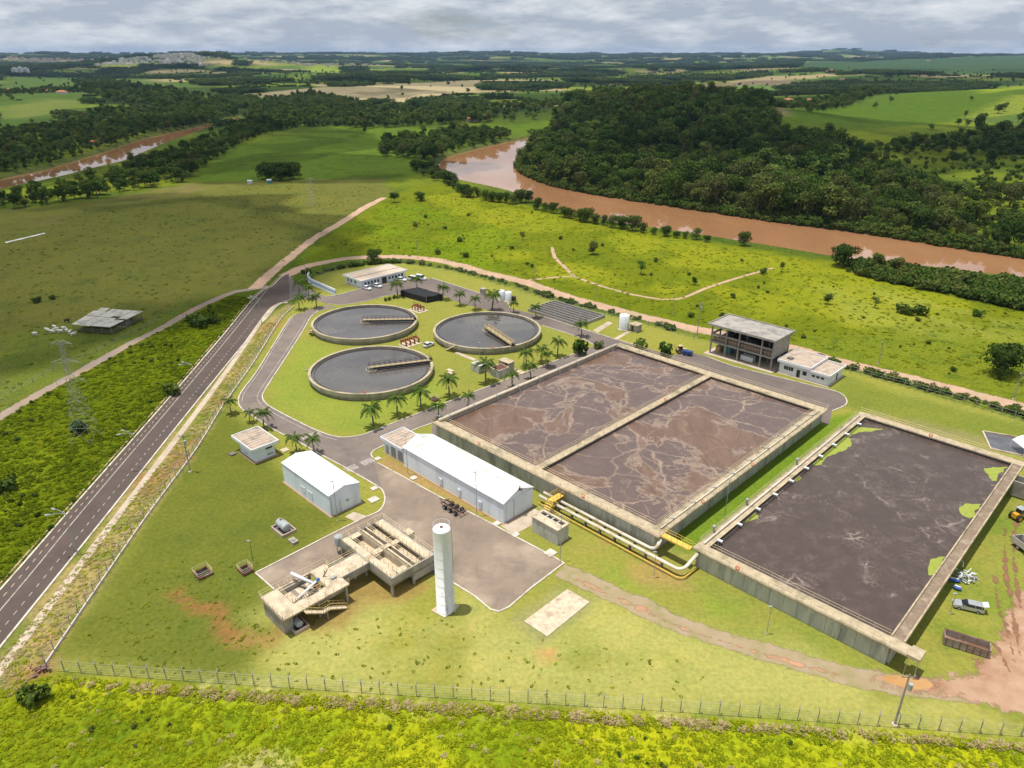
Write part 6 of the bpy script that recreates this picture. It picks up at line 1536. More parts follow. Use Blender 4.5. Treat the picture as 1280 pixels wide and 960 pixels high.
for a in ((238, 590, 543, 'grey utility pole with transformer inside the left perimeter fence', .16, concrete, 1), (1118, 906, 843, 'leaning-looking grey utility pole by the near fence at bottom right', .17, concrete, 1),
          (871, 422, 378, 'tall concrete pole left of the frame building', .17, concrete, 1), (1098, 455, 427, 'concrete pole on the far side of the dirt road, right of white building', .16, concrete, 2), (1267, 499, 467, 'concrete pole beside the dirt road at the right edge', .16, concrete, 2),
          (841, 393, 370, 'thin pole in the meadow beyond the drying beds', .12, concrete, 2), (746, 372, 354, 'thin pole beside the dirt road above drying beds', .12, concrete, 2), (668, 352, 333, 'thin pole at the fork of the dirt road and meadow path', .12, concrete, 2),
          (383, 349, 322, 'thin pole at the road junction by the entrance', .12, concrete, 2), (522, 323, 300, 'thin pole on the dirt road behind the office', .12, concrete, 2),
          (422, 651, 602, 'thin lamp pole at the near corner of the white shed', .08, steel, 2), (596, 645, 590, 'thin lamp pole in front of the long hall wall', .08, steel, 2), (510, 593, 545, 'thin lamp pole where the annex meets the long hall', .08, steel, 2),
          (700, 702, 644, 'thin lamp pole at the yard corner by the grey chamber', .08, steel, 2), (958, 793, 758, 'short thin pole on grass in front of the dark tank', .07, steel, 2), (905, 651, 598, 'thin lamp pole on grass between the two rectangular tanks', .08, steel, 2),
          (1187, 768, 742, 'short thin pole beside the silver station wagon', .06, steel, 2), (317, 704, 676, 'thin dark pole beside the railed pit on the lawn', .06, dark_steel, 2), (600, 462, 428, 'thin lamp pole on the lawn by the grey pump pit', .07, steel, 2), (551, 545, 520, 'short thin pole at the aeration tank left corner', .06, steel, 2), (817, 722, 690, 'short thin pole beside the cream pipes', .06, steel, 2)):
    pole(a[0], a[1], a[2], a[3], a[4], a[5], kit=a[6])
def pylon(p, h, wb, label):
    t_ = thing('transmission_tower', label, 'pylon', p)
    k = .06 * h / 26
    def lv(f):
        if f < .62: s = wb / 2 * (1 - f / .62) + .65 * f / .62
        else: s = .65 - .35 * (f - .62) / .38
        return s
    cs = ((-1, -1), (1, -1), (1, 1), (-1, 1)); fs_ = [0, .16, .30, .42, .52, .62, .72, .82, .92, 1.0]
    for cx_, cy_ in cs:
        m = MB(); m.tube([(p.x + cx_ * lv(f), p.y + cy_ * lv(f), f * h) for f in fs_], k * .6, 4); m.build('leg', steel, t_)
    for (a, b_) in ((0, 1), (1, 2), (2, 3), (3, 0)):
        m = MB()
        for f, g_ in zip(fs_[:-1], fs_[1:]):
            A_ = [Vector((p.x + cs[i][0] * lv(q), p.y + cs[i][1] * lv(q), q * h)) for i, q in ((a, f), (b_, g_), (b_, f), (a, g_))]
            m.bar(A_[0], A_[1], k * .38).bar(A_[2], A_[3], k * .38).bar(A_[3], A_[1], k * .35)
        m.build('bracing', steel, t_)
    for f, wdt in ((.62, 3.6), (.80, 3.2), (.98, 2.4)):
        m = MB()
        for sg in (-1, 1):
            tip = Vector((p.x + sg * wdt, p.y, f * h))
            for cy_ in (-1, 1):
                m.bar((p.x + sg * lv(f), p.y + cy_ * lv(f), f * h), tip, k * .4).bar((p.x + sg * lv(f), p.y + cy_ * lv(f), f * h + .9), tip, k * .4)
            m.bar(tip, tip - Vector((0, 0, 1.3)), .06)
        m.build('cross_arm', steel, t_)
pylon(P(109, 549), height_at(109, 549, 427), 5.2, 'steel lattice transmission tower in the green strip left of road')
pylon(P(391, 259), height_at(391, 259, 223), 4.5, 'distant faint lattice transmission tower in the field beyond the works')
def fence(line, step, h, label, mat=concrete, wires=4, base=False, bent=True, nm='wire_fence'):
    t_ = thing(nm, label, 'fence', (line[0].x, line[0].y, 0))
    post = MB().tube([(0, 0, 0), (0, 0, h)] + ([(.0, .28, h + .38)] if bent else []), .085, 5)
    pm = None; o0 = root_loc(t_)
    for p in resample(line, step):
        if pm is None: o = post.build('fence_post', mat); o.parent = t_; pm = o.data
        else: o = bpy.data.objects.new('fence_post', pm); C.objects.link(o); o.parent = t_
        o.location = (p.x - o0.x, p.y - o0.y, 0); o.rotation_euler = (0, 0, random.uniform(-.2, .2))
    for i in range(wires):
        z = .25 + (h - .3) * i / max(1, wires - 1)
        MB().tube([Vector((p.x, p.y, z)) for p in line], .012, 3).build('wire', steel, t_)
    if base: kerb(line, .22, 0, .38, 'base_wall', M('fence_base', (.62, .58, .52), (.48, .44, .38), .5), t_)
fence(smooth_line([P(57, 831), P(120, 738), P(188, 640), P(247, 560), P(278, 509), P(317, 454), P(350, 401), P(367, 384)], 3), 2.7, 2.2, 'concrete-post fence on pale base wall along the road side', base=True)
fence(smooth_line([P(60, 838), P(180, 848), P(445, 866), P(640, 878), P(839, 890), P(1053, 905), P(1276, 921), P(1400, 930)], 3), 2.7, 2.3, 'concrete-post wire fence along the near meadow edge', wires=5)
fence(smooth_line([P(395, 346), P(440, 332), P(500, 329), P(560, 338), P(640, 360), P(700, 380), P(780, 399), P(868, 424)], 3), 3.0, 1.9, 'wire fence along the hedge behind the office and drying beds', wires=3, bent=False)
fence(smooth_line([P(1062, 465), P(1146, 487), P(1280, 526), P(1380, 555)], 3), 3.0, 1.9, 'wire fence along the hedge right of the white building', wires=3, bent=False)
fence(smooth_line([P(0, 500), P(70, 462), P(120, 440), P(200, 400)], 3), 4.0, 1.4, 'old wooden-post field fence beside the dirt path and barn', mat=wood_m, wires=3, bent=False)
sp_ = thing('rubble_pile', 'heap of broken red bricks at the fence corner', 'rubble', P(52, 838))
for i in range(22):
    p = P(52, 838) + Vector((random.gauss(0, .7), random.gauss(0, .5), 0)); fr = Fr(p, random.uniform(0, 3)); m = MB(); s = random.uniform(.15, .35); z = random.uniform(0, .6); fr.box(m, -s, s, -s * .6, s * .6, z, z + .22); m.build('brick', M('broken_brick', (.25, .10, .08), (.16, .12, .11), 2), sp_)
for (x, y, l) in ((30, 298, 'long white plastic strip lying in the olive field'),):
    a, b_ = P(6, 304), P(56, 292); d = (b_ - a).normalized(); n = Vector((-d.y, d.x, 0)) * .7
    pts = [a.lerp(b_, i / 10) for i in range(11)]; m = MB()
    L_ = [p + n * (1 + .4 * math.sin(i * 2.1)) + Vector((0, 0, .15)) for i, p in enumerate(pts)]; R__ = [p - n * (1 + .4 * math.cos(i * 1.7)) + Vector((0, 0, .15)) for i, p in enumerate(pts)]; C_ = [p + Vector((0, 0, .5)) for p in pts]
    m.ribbon(L_, C_).ribbon(C_, R__); tag(m.build('plastic_strip', white_roof), l, 'plastic sheet')
for (x, y, l, mt) in ((337, 229, 'small turquoise kiosk beside the dark grove', M('turquoise', (.06, .3, .38), (.05, .25, .33), 1)), (313, 230, 'small pale shed beside the dark grove', white_roof)):
    p = P(x, y); t_ = thing('small_shed', l, 'shed', p); MB().box(p.x - 1.5, p.x + 1.5, p.y - 1.2, p.y + 1.2, 0, 2.2).build('wall', mt, t_); MB().add([(p.x - 1.8, p.y - 1.5, 2.2), (p.x + 1.8, p.y - 1.5, 2.2), (p.x + 1.8, p.y + 1.5, 2.2), (p.x - 1.8, p.y + 1.5, 2.2), (p.x - 1.8, p.y, 2.9), (p.x + 1.8, p.y, 2.9)], [(0, 1, 5, 4), (2, 3, 4, 5), (0, 4, 3), (1, 2, 5), (0, 3, 2, 1)]).build('roof', steel, t_)
# ================================================================ vegetation
def leaf_mat(name, c1, c2, trans=.28):
    m, t, b, o = new_mat(name)
    at_ = nd(t, 'ShaderNodeAttribute', attribute_name='tone'); oi = nd(t, 'ShaderNodeObjectInfo')
    col = mix(t, oi.outputs['Random'], c1, c2)
    hv = nd(t, 'ShaderNodeHueSaturation'); lk(t, col, hv.inputs['Color']); lk(t, at_.outputs['Fac'], hv.inputs['Value'])
    lk(t, hv.outputs[0], b.inputs['Base Color']); b.inputs['Roughness'].default_value = .75; b.inputs['Specular IOR Level'].default_value = .05
    tr_ = nd(t, 'ShaderNodeBsdfTranslucent'); lk(t, hv.outputs[0], tr_.inputs[0])
    ms = nd(t, 'ShaderNodeMixShader'); ms.inputs[0].default_value = trans
    lk(t, b.outputs[0], ms.inputs[1]); lk(t, tr_.outputs[0], ms.inputs[2]); lk(t, ms.outputs[0], o.inputs[0])
    return m
leaf_dark = leaf_mat('leaf_dark', (.032, .070, .010), (.085, .120, .020))
leaf_mid = leaf_mat('leaf_mid', (.060, .120, .016), (.130, .150, .034))
leaf_olive = leaf_mat('leaf_olive', (.075, .095, .024), (.11, .12, .036))
leaf_light = leaf_mat('leaf_light', (.10, .17, .025), (.15, .19, .045))
leaf_palm = leaf_mat('leaf_palm', (.085, .150, .022), (.105, .150, .035))
leaf_far = leaf_mat('leaf_far', (.036, .072, .016), (.085, .115, .028))
grass_leaf = leaf_mat('grass_leaf', (.34, .40, .010), (.42, .43, .018), .35)
grass_rank = leaf_mat('grass_rank', (.11, .165, .004), (.17, .21, .008), .35)
grass_mead = leaf_mat('grass_mead', (.20, .245, .008), (.26, .27, .010), .35)
grass_dark = leaf_mat('grass_dark', (.22, .30, .008), (.31, .35, .010), .35)
grass_dry = leaf_mat('grass_dry', (.58, .48, .26), (.46, .36, .17), .35)

def quads_mesh(name, cen, nrm, size, tone, mat, aspect=1.0):
    """many small leaf-spray faces"""
    n = len(cen)
    nrm = nrm / np.linalg.norm(nrm, axis=1, keepdims=True)
    rv = rng.normal(size=(n, 3)); t1 = np.cross(nrm, rv); t1 /= np.linalg.norm(t1, axis=1, keepdims=True) + 1e-9
    t2_ = np.cross(nrm, t1)
    s = size[:, None]
    # uneven four-sided sprays so that no crown shows tidy squares
    k = rng.uniform(.55, 1.15, (4, n, 1))
    v = np.stack([cen + t1 * s * k[0], cen + t2_ * s * aspect * k[1] + nrm * s * .15, cen - t1 * s * k[2], cen - t2_ * s * aspect * k[3] + nrm * s * .1], 1).reshape(-1, 3)
    me_ = bpy.data.meshes.new(name)
    me_.vertices.add(n * 4); me_.vertices.foreach_set('co', v.ravel())
    me_.loops.add(n * 4); me_.loops.foreach_set('vertex_index', np.arange(n * 4)); me_.polygons.add(n); me_.polygons.foreach_set('loop_start', np.arange(0, n * 4, 4))
    me_.update(calc_edges=True)
    a = me_.attributes.new('tone', 'FLOAT', 'POINT'); a.data.foreach_set('value', np.repeat(tone, 4))
    me_.materials.append(mat)
    return me_
def crown_points(lobes, n, leaf):
    """lobes: rows of x y z rx rz; leaves sit on and just inside each lobe's skin"""
    lobes = np.array(lobes); area = lobes[:, 3] ** 2; pick = rng.choice(len(lobes), n, p=area / area.sum())
    d = rng.normal(size=(n, 3)); d[:, 2] = d[:, 2] * .9 + .25; d /= np.linalg.norm(d, axis=1, keepdims=True)
    L = lobes[pick]; rad = rng.uniform(.72, 1.08, n)[:, None]
    c = L[:, :3] + d * np.stack([L[:, 3], L[:, 3], L[:, 4]], 1) * rad
    nr = d + rng.normal(size=(n, 3)) * .55; nr[:, 2] += .25
    tone = np.clip(rng.normal(1.0, .22, n), .5, 1.6) * (.85 + .3 * rng.random(len(lobes)))[pick]
    return c, nr, rng.uniform(.6, 1.25, n) * leaf, tone
def tree_meshes(i, h=9.0, cr=4.2, n=900, leaf=.42, base=.30, mat=leaf_dark, nl=11, flat=1.0):
    lobes = []
    for k in range(nl):
        a = random.uniform(0, 6.28); f = math.sqrt(random.random()) * .66; z = random.uniform(base + .18, .86)
        w_ = (1 - abs((z - .55) / .6) ** 2)
        r = cr * random.uniform(.34, .52)
        lobes.append((math.cos(a) * cr * f * (.5 + .5 * w_), math.sin(a) * cr * f * (.5 + .5 * w_), z * h, r, r * random.uniform(.6, .85) * flat))
    lobes.append((0, 0, h * .66, cr * .6, h * .24 * flat))
    crown = quads_mesh('crown', *crown_points(lobes, n, leaf), mat)
    m = MB(); m.tube([(0, 0, -.3), (.1, .05, h * .22), (.05, .1, h * .42), (0, .1, h * .6)], h * .030, 6, h * .012)
    for L in random.sample(lobes[:-1], min(5, nl)):
        m.tube([(.05, .05, h * random.uniform(.2, .35)), (L[0] * .5, L[1] * .5, L[2] * .72), (L[0], L[1], L[2])], h * .014, 4, h * .005)
    tm = bpy.data.meshes.new('trunk'); tm.from_pydata(m.v, [], m.f); tm.materials.append(trunk_m); tm.update()
    return crown, tm
TREES = [tree_meshes(0, base=.1), tree_meshes(1, 9, 4.6, 1000, mat=leaf_mid, base=.15), tree_meshes(2, 10, 4.0, 900, nl=9, base=.15), tree_meshes(3, 8.5, 5.0, 1000, flat=.85, mat=leaf_dark), tree_meshes(4, 9.5, 3.8, 700, leaf=.36, mat=leaf_mid, nl=8), tree_meshes(5, 9, 4.4, 950, mat=leaf_dark, nl=13, base=.05)]
TREES += [tree_meshes(13, 12.5, 3.0, 800, .36, base=.3, mat=leaf_mid, nl=9), tree_meshes(14, 8, 4.4, 900, .36, base=.1, mat=leaf_light, nl=11), tree_meshes(15, 9, 4.2, 800, .34, base=.1, mat=leaf_olive, nl=10), tree_meshes(16, 10.5, 5.4, 1300, .4, base=.2, flat=.8, mat=leaf_dark, nl=14)]
BANK = [tree_meshes(6, 9, 4.6, 1300, .34, base=-.08, mat=leaf_olive, nl=15), tree_meshes(7, 9, 4.4, 1300, .34, base=-.08, mat=leaf_dark, nl=15), tree_meshes(8, 9, 4.9, 1400, .34, base=-.1, mat=leaf_mid, nl=17), tree_meshes(12, 9, 4.2, 1200, .34, base=-.05, mat=leaf_olive, nl=13)]
DENSE = tree_meshes(9, 9, 4.9, 2000, .36, base=.02, nl=16)
LOOSE = tree_meshes(10, 8, 3.4, 420, .34, mat=leaf_mid, nl=7)
ROUND = tree_meshes(11, 9, 3.9, 1500, .36, base=.12, mat=leaf_mid, nl=13)
def shrub_mesh(n, r, h, leaf, mat):
    lobes = [(random.uniform(-.5, .5) * r, random.uniform(-.5, .5) * r, random.uniform(.3, .62) * h, r * random.uniform(.35, .6), h * random.uniform(.28, .4)) for _ in range(7)]
    c, nr, s, tn = crown_points(lobes, n, leaf); c[:, 2] = np.abs(c[:, 2]) + .02
    return quads_mesh('foliage', c, nr, s, tn, mat)
SHRUBS = [shrub_mesh(260, 1.5, 2.0, .26, leaf_dark), shrub_mesh(300, 1.6, 2.2, .26, leaf_mid), shrub_mesh(240, 1.3, 1.7, .24, leaf_mid), shrub_mesh(280, 1.7, 1.9, .26, leaf_mid)]
def shrub_stems():
    m = MB()
    for k in range(4):
        a = k * 1.57 + .4; m.tube([(0, 0, -.05), (math.cos(a) * .3, math.sin(a) * .3, .5), (math.cos(a) * .7, math.sin(a) * .7, 1.2)], .05, 4, .02)
    tm = bpy.data.meshes.new('stem'); tm.from_pydata(m.v, [], m.f); tm.materials.append(trunk_m); return tm
STEM = shrub_stems()
def put(name, label, cat, p, s, parts, group=None, rz=None, sz=None):
    o = bpy.data.objects.new(name, None); C.objects.link(o); o.location = p; o.rotation_euler = (0, 0, random.uniform(0, 6.28) if rz is None else rz); o.scale = (s, s, sz or s * random.uniform(.88, 1.12))
    o['label'] = label; o['category'] = cat
    if group: o['group'] = group
    for nm, me_ in parts:
        c_ = bpy.data.objects.new(nm, me_); C.objects.link(c_); c_.parent = o
    return o
def tree(p, h, meshes, label, group=None, name='broadleaf_tree'):
    hh = meshes[0].get('h') or max(v.co.z for v in meshes[0].vertices); meshes[0]['h'] = hh
    return put(name, label, 'tree', p, h / hh, [('crown', meshes[0]), ('trunk', meshes[1])], group)
def shrub(p, h, k, label, group=None, wide=1.0):
    me_ = SHRUBS[k % 4]; s = h / 2.0
    return put('shrub', label, 'shrub', p, s * wide, [('foliage', me_), ('stem', STEM)], group, sz=s)

# ---- palms
def frond_mesh(L, up, droop, seed):
    rs_ = random.Random(seed); m = MB(); tn = []
    pts = [Vector((L * t_ * (1 - .12 * t_ * droop), 0, up * L * t_ - droop * L * t_ * t_)) for t_ in [i / 9 for i in range(10)]]
    for i in range(9):
        a, b_ = pts[i], pts[i + 1]; m.add([a + Vector((0, .04, 0)), b_ + Vector((0, .03, 0)), b_ - Vector((0, .03, 0)), a - Vector((0, .04, 0))], [(0, 1, 2, 3)]); tn += [.8] * 4
    for i in range(18):
        t_ = .14 + .86 * i / 18; k = min(8, int(t_ * 9)); a = pts[k].lerp(pts[k + 1], t_ * 9 - k)
        ll = L * .30 * (1 - abs(t_ - .45) * .9) * rs_.uniform(.85, 1.15); w_ = .085
        for sg in (-1, 1):
            e = a + Vector((ll * .35, sg * ll * .62, -ll * rs_.uniform(.35, .75))); md = a + Vector((ll * .22, sg * ll * .42, -ll * .08))
            m.add([a + Vector((-w_, 0, 0)), md + Vector((-w_, 0, 0)), e, md + Vector((w_, 0, 0)), a + Vector((w_, 0, 0))], [(0, 1, 2, 3, 4)]); tn += [rs_.uniform(.75, 1.35)] * 5
    me_ = bpy.data.meshes.new('frond'); me_.from_pydata([tuple(v) for v in m.v], [], m.f); me_.materials.append(leaf_palm)
    a = me_.attributes.new('tone', 'FLOAT', 'POINT'); a.data.foreach_set('value', tn); me_.update()
    return me_
FROND = [frond_mesh(2.6, 1.2, .85, 1), frond_mesh(3.0, .75, .95, 2), frond_mesh(3.0, .45, 1.05, 3), frond_mesh(2.8, .1, .95, 4)]
def palm_trunk():
    m = MB(); m.tube([(0, 0, -.1), (0, 0, .35), (.04, .02, 1.2), (.06, .03, 2.6), (.05, .02, 4.0), (.0, .0, 5.0), (0, 0, 5.25)], .24, 8, .16)
    tm = bpy.data.meshes.new('trunk'); tm.from_pydata(m.v, [], m.f); tm.materials.append(palm_trunk_m); return tm
PTR = palm_trunk()
def palm(px, py, h, label, full=16):
    p = P(px, py)
    o = bpy.data.objects.new('palm_tree', None); C.objects.link(o); o.location = p; s = h * .92 / 6.6; o.scale = (s, s, s); o.rotation_euler = (random.uniform(-.07, .07), random.uniform(-.07, .07), random.uniform(0, 6.28))
    tag(o, label, 'palm tree', 'palm trees around the clarifiers and roads')
    c_ = bpy.data.objects.new('trunk', PTR); C.objects.link(c_); c_.parent = o
    for i in range(full):
        k = 0 if i < 4 else 1 if i < 9 else 2 if i < 14 else 3
        f = bpy.data.objects.new('frond', FROND[k]); C.objects.link(f); f.parent = o; f.location = (0, 0, 5.1 + (.15 if k == 0 else 0)); f.rotation_euler = (random.uniform(-.15, .15), random.uniform(-.12, .12), i * 2.399 + random.uniform(-.2, .2)); q = random.uniform(.85, 1.15); f.scale = (q, q, q)
for a in [(467, 533, 7.6, 'palm on the lawn corner, left end of the row along the kerb'), (497, 520, 7.2, 'palm second from the left end of the kerb row'), (526, 510, 6.8, 'palm third in the kerb row, beside the small railed pit'), (562, 496, 7.6, 'palm right of the small railed pit on the lawn'), (548, 525, 5.6, 'slim palm between road and aeration tank left corner'), (585, 511, 5.4, 'bright palm beside the aeration tank pipe, near its left end'),
          (607, 479, 8.4, 'tall dark palm against the grey pump pit'), (640, 485, 5.8, 'spreading palm in front of the grey pump pit'), (663.5, 474, 6.0, 'palm beside the tank road, right of pump pit'), (657.5, 459, 6.6, 'palm on the lawn below the truss-bridge clarifier, left one'), (676, 453, 6.2, 'slim palm on the lawn below the truss-bridge clarifier, middle'), (685, 459, 6.0, 'palm at the kerb end of white low wall'), (697, 446, 7.0, 'palm on the lawn right of the truss-bridge clarifier'),
          (727, 421, 6.6, 'palm at the corner of the drying bed road'), (670, 398, 6.0, 'palm in front of the drying beds, left corner'), (642, 391, 5.4, 'palm right of tall one behind the truss-bridge clarifier'), (615, 388, 8.6, 'tallest palm behind the truss-bridge clarifier'), (594, 387, 6.2, 'thin palm left of the tallest one behind clarifier'), (575, 382, 6.4, 'palm behind clarifier, second right of black shelter'), (554, 375, 7.0, 'palm directly right of the black net shelter'), (522, 364, 7.0, 'palm behind the black net shelter'), (497, 371, 7.6, 'palm between the parked cars and the black shelter'),
          (289, 517, 5.4, 'palm beside the fence at the road bend'), (330, 536, 6.4, 'dark palm behind the small flat-roofed hut'), (312, 528, 4.2, 'short thin palm left of the hut palm'), (372, 566, 5.8, 'palm behind the white shed, left one'), (393, 566, 5.4, 'palm behind the white shed, right one'), (375, 369, 7.4, 'palm at the entrance island, rear left'), (386, 374, 6.6, 'palm at the entrance island beside the gate'), (374, 387, 6.8, 'palm at the entrance island, front left'), (396, 385, 6.6, 'palm at the entrance island, front right')]:
    palm(*a)
shrub(P(725, 443), 5.2, 0, 'big dark rounded shrub at the corner of the aeration tank road', wide=.8)
shrub(P(749, 435), 2.2, 1, 'small shrub beside the aeration tank far left corner'); shrub(P(801, 437), 3.2, 1, 'green shrub behind the aeration tank far wall, left one'); shrub(P(831, 444), 4.2, 0, 'dark shrub behind the aeration tank far wall, beside backhoe', wide=.9)
for x, y in ((487, 375), (482, 376), (493, 373)): shrub(P(x, y), 1.3, 0, 'small round clipped shrub on the lawn before the parked cars', 'clipped shrubs by the parking area')

# ---- lone trees and shrubs with a place of their own
for a in [(740, 318, 6.6, ROUND, 'round tree standing alone in the bright meadow above the forked path'), (801, 343, 6.6, LOOSE, 'loose two-tiered tree alone in the bright meadow'), (1250, 469, 10.4, DENSE, 'big dark dense tree in the meadow at the right edge'),
          (1053, 333, 11, DENSE, 'tall dark round tree at the near river edge'), (930, 306, 6, DENSE, 'low dome-shaped dark tree on the near river bank'), (493, 253, 7, TREES[3], 'spreading tree at the end of the dirt road, left of two'), (525, 251, 6.5, DENSE, 'dense round tree at the end of the dirt road, right of two'),
          (1093, 385, 4.6, LOOSE, 'thin small tree in the yellowish part of meadow'), (1034, 380, 4.2, ROUND, 'small round bush in the meadow behind the frame building'), (977, 340, 4.2, LOOSE, 'small bush at the end of the meadow path'), (868, 356, 3.2, ROUND, 'little bush above the meadow path'), (469, 329, 6.2, DENSE, 'dark round tree just behind the office roof'),
          (1097, 340, 8, ROUND, 'round tree on near river bank, right of the tall dark one'), (1120, 345, 8, ROUND, 'round tree on near river bank among green bushes'), (1217, 365, 4, LOOSE, 'thin pale tree in front of the bank bushes'), (653, 300, 4, LOOSE, 'small pale tree in the middle of the meadow')]:
    tree(P(a[0], a[1]), a[2], a[3], a[4])
for i, (x, y) in enumerate(((328, 224), (336, 225), (344, 226), (352, 226), (360, 225), (368, 224), (334, 219), (345, 218), (356, 219), (365, 219))):
    tree(P(x, y), 11, DENSE if i % 2 else TREES[0], 'dark tree in the compact grove standing in the left field', 'grove in the left field')
for x, y, h, l in ((1130, 392, 3.6, 'left half of the paired pale bushes in the meadow'), (1150, 393, 3.6, 'right half of the paired pale bushes in the meadow'), (247, 408, 4.4, 'wide dark shrub in the green strip left of the road'), (265, 404, 3.2, 'dark shrub right of the wide one in green strip'), (45, 876, 2.6, 'dark rounded shrub at the bottom left of fence corner'), (8, 612, 3.0, 'dark shrub at the left edge of the green strip'), (46, 378, 2.2, 'flat dark shrub in the olive field, left'), (66, 374, 1.8, 'flat dark shrub in the olive field, right'), (215, 492, 3, 'grey-green shrub beside the road kerb'), (100, 540, 3.0, 'dark bush at the foot of the lattice tower')):
    shrub(P(x, y), h, 0, l, wide=1.25)
near_bank = [(560, 232), (566, 236), (573, 240), (580, 246), (588, 247), (596, 246), (606, 250), (615, 252), (624, 253), (633, 254), (641, 255), (650, 253), (657, 252), (672, 262), (682, 264), (692, 266), (705, 271), (713, 273), (724, 275), (733, 277), (744, 279), (755, 281), (765, 284), (777, 285), (790, 288), (803, 291), (817, 293), (832, 295), (846, 297), (857, 298), (870, 299), (883, 302), (550, 222), (545, 216), (556, 227), (540, 210)]
for i, (x, y) in enumerate(near_bank):
    tree(P(x, y), random.uniform(5.5, 8.5) if 568 < x < 800 else random.uniform(3.5, 6), [DENSE, BANK[1], BANK[2], DENSE][i % 4], 'dark tree in the thin line along the near river bank', 'trees lining the near river bank')
hedge = []
for ln, n in (([(425, 336), (470, 330), (510, 329), (560, 336), (600, 346), (640, 356), (700, 375), (780, 395), (868, 420)], 130), ([(985, 440), (1062, 461), (1146, 483), (1280, 520), (1360, 545)], 115), ([(380, 341), (395, 343), (405, 340), (420, 336)], 8)):
    L = smooth_line([P(*p) for p in ln], 8)
    for i in range(n):
        f = random.random() * (len(L) - 1.01); k = int(f); p = L[k].lerp(L[k + 1], f - k) + Vector((random.uniform(-.9, .9), random.uniform(-.6, 1.6), 0)); hedge.append(p)
for i, p in enumerate(hedge): shrub(p, random.choice((.8, 1.0, 1.2, 1.5, 1.9)), i if i % 4 else 1, 'bushy shrub in the unkempt hedge along the dirt road', 'hedge shrubs along the dirt road', wide=1.35)
mead = []
while len(mead) < 70:
    x, y = random.uniform(380, 1270), random.uniform(236, 480)
    p = P(x, y)
    mead.append((x, y)) if float(sdist([p.x], [p.y], poly([(400, 318), (480, 252), (530, 240), (600, 242), (740, 282), (1000, 325), (1280, 370), (1280, 490), (1060, 445), (760, 375), (600, 332), (480, 316)]))[0]) < -2 and (x < 720 or random.random() < .35) else None
for i, (x, y) in enumerate(mead): shrub(P(x, y), random.choice((.7, .9, 1.2, 1.6, 2.4)), i if i % 4 else 2, 'small wild shrub scattered in the bright river meadow', 'shrubs in the river meadow')

# ---- woods
WOODS = [  # outline, spacing, low, high
    ([(652, 216), (648, 200), (662, 182), (700, 152), (745, 134), (850, 127), (930, 138), (955, 160), (975, 186), (1060, 196), (1130, 190), (1200, 182), (1290, 174), (1420, 166), (1420, 342), (1280, 321), (1170, 304), (1066, 288), (953, 273), (853, 258), (760, 244), (690, 230)], 8.6, 10, 18),
    ([(-120, 285), (0, 262), (60, 258), (110, 250), (160, 240), (230, 228), (262, 205), (300, 182), (335, 166), (420, 152), (475, 150), (470, 132), (390, 118), (320, 128), (305, 156), (262, 174), (215, 190), (160, 214), (115, 226), (60, 239), (0, 252), (-120, 276)], 7.0, 4.5, 9),
    ([(-140, 250), (0, 221), (60, 208), (130, 187), (185, 168), (250, 155), (300, 143), (290, 130), (230, 136), (130, 139), (95, 148), (60, 160), (0, 168), (-140, 180)], 8.5, 5.5, 10),
    ([(470, 196), (520, 199), (545, 204), (560, 192), (600, 182), (638, 174), (640, 167), (560, 168), (520, 174), (478, 180)], 7.5, 7, 11), ([(545, 214), (560, 224), (575, 234), (552, 232), (515, 214), (520, 204)], 6.5, 6, 9),
    ([(430, 163), (620, 160), (620, 151), (540, 150), (430, 153)], 10, 8, 13), ([(610, 135), (740, 128), (700, 150), (640, 158), (560, 150), (470, 145), (480, 136)], 15, 7, 11), ([(980, 150), (1060, 128), (1100, 120), (1100, 130), (1010, 160)], 12, 8, 12),
    ([(0, 118), (100, 114), (240, 126), (285, 134), (240, 134), (100, 121), (0, 126)], 13, 6, 10), ([(90, 104), (130, 100), (230, 122), (290, 130), (230, 138), (130, 130)], 14, 8, 13)]
CLEAR = [poly([(1075, 200), (1210, 192), (1300, 205), (1300, 252), (1160, 236)]), poly([(1180, 258), (1290, 252), (1300, 282), (1210, 276)]), poly([(850, 196), (940, 193), (930, 216), (860, 212)]), poly([(700, 205), (745, 200), (750, 212), (705, 216)])]
pts = []
for pl, spc, lo, hi in WOODS:
    w_ = poly(pl); x0, x1 = min(p.x for p in w_), max(p.x for p in w_); y0, y1 = min(p.y for p in w_), max(p.y for p in w_)
    gx_, gy_ = np.meshgrid(np.arange(x0, x1, spc), np.arange(y0, y1, spc)); gx_ = gx_.ravel() + rng.uniform(-.45, .45, gx_.size) * spc; gy_ = gy_.ravel() + rng.uniform(-.45, .45, gy_.size) * spc
    d = sdist(gx_, gy_, w_); k = (d < 0) & (np.abs(gx_) < gy_ * .80 + 30)
    for c_ in CLEAR: k &= (sdist(gx_, gy_, c_) > 0) | (rng.random(gx_.size) < .10)
    k &= np.minimum(sdist(gx_, gy_, river_w), sdist(gx_, gy_, lriver_w)) > 2.5
    gx_, gy_ = gx_[k], gy_[k]
    hh = (lo * .8 + (hi * 1.15 - lo * .8) * rng.random(gx_.size) ** 2) * (.8 + .45 * fbm(gx_ / 60, gy_ / 60, 91, 2))
    pxx = CX + F * gx_ / (gy_ * CP + H * SP); hh = hh * np.where((pxx > 1050) & (gy_ < 760), .68, 1.0)
    pts.append(np.stack([gx_, gy_, terrain_z(gx_, gy_), hh], 1))
pts = np.concatenate(pts)
keep = np.ones(len(pts), bool)
px_ = CX + F * pts[:, 0] / (pts[:, 1] * CP + (H - pts[:, 2]) * SP)
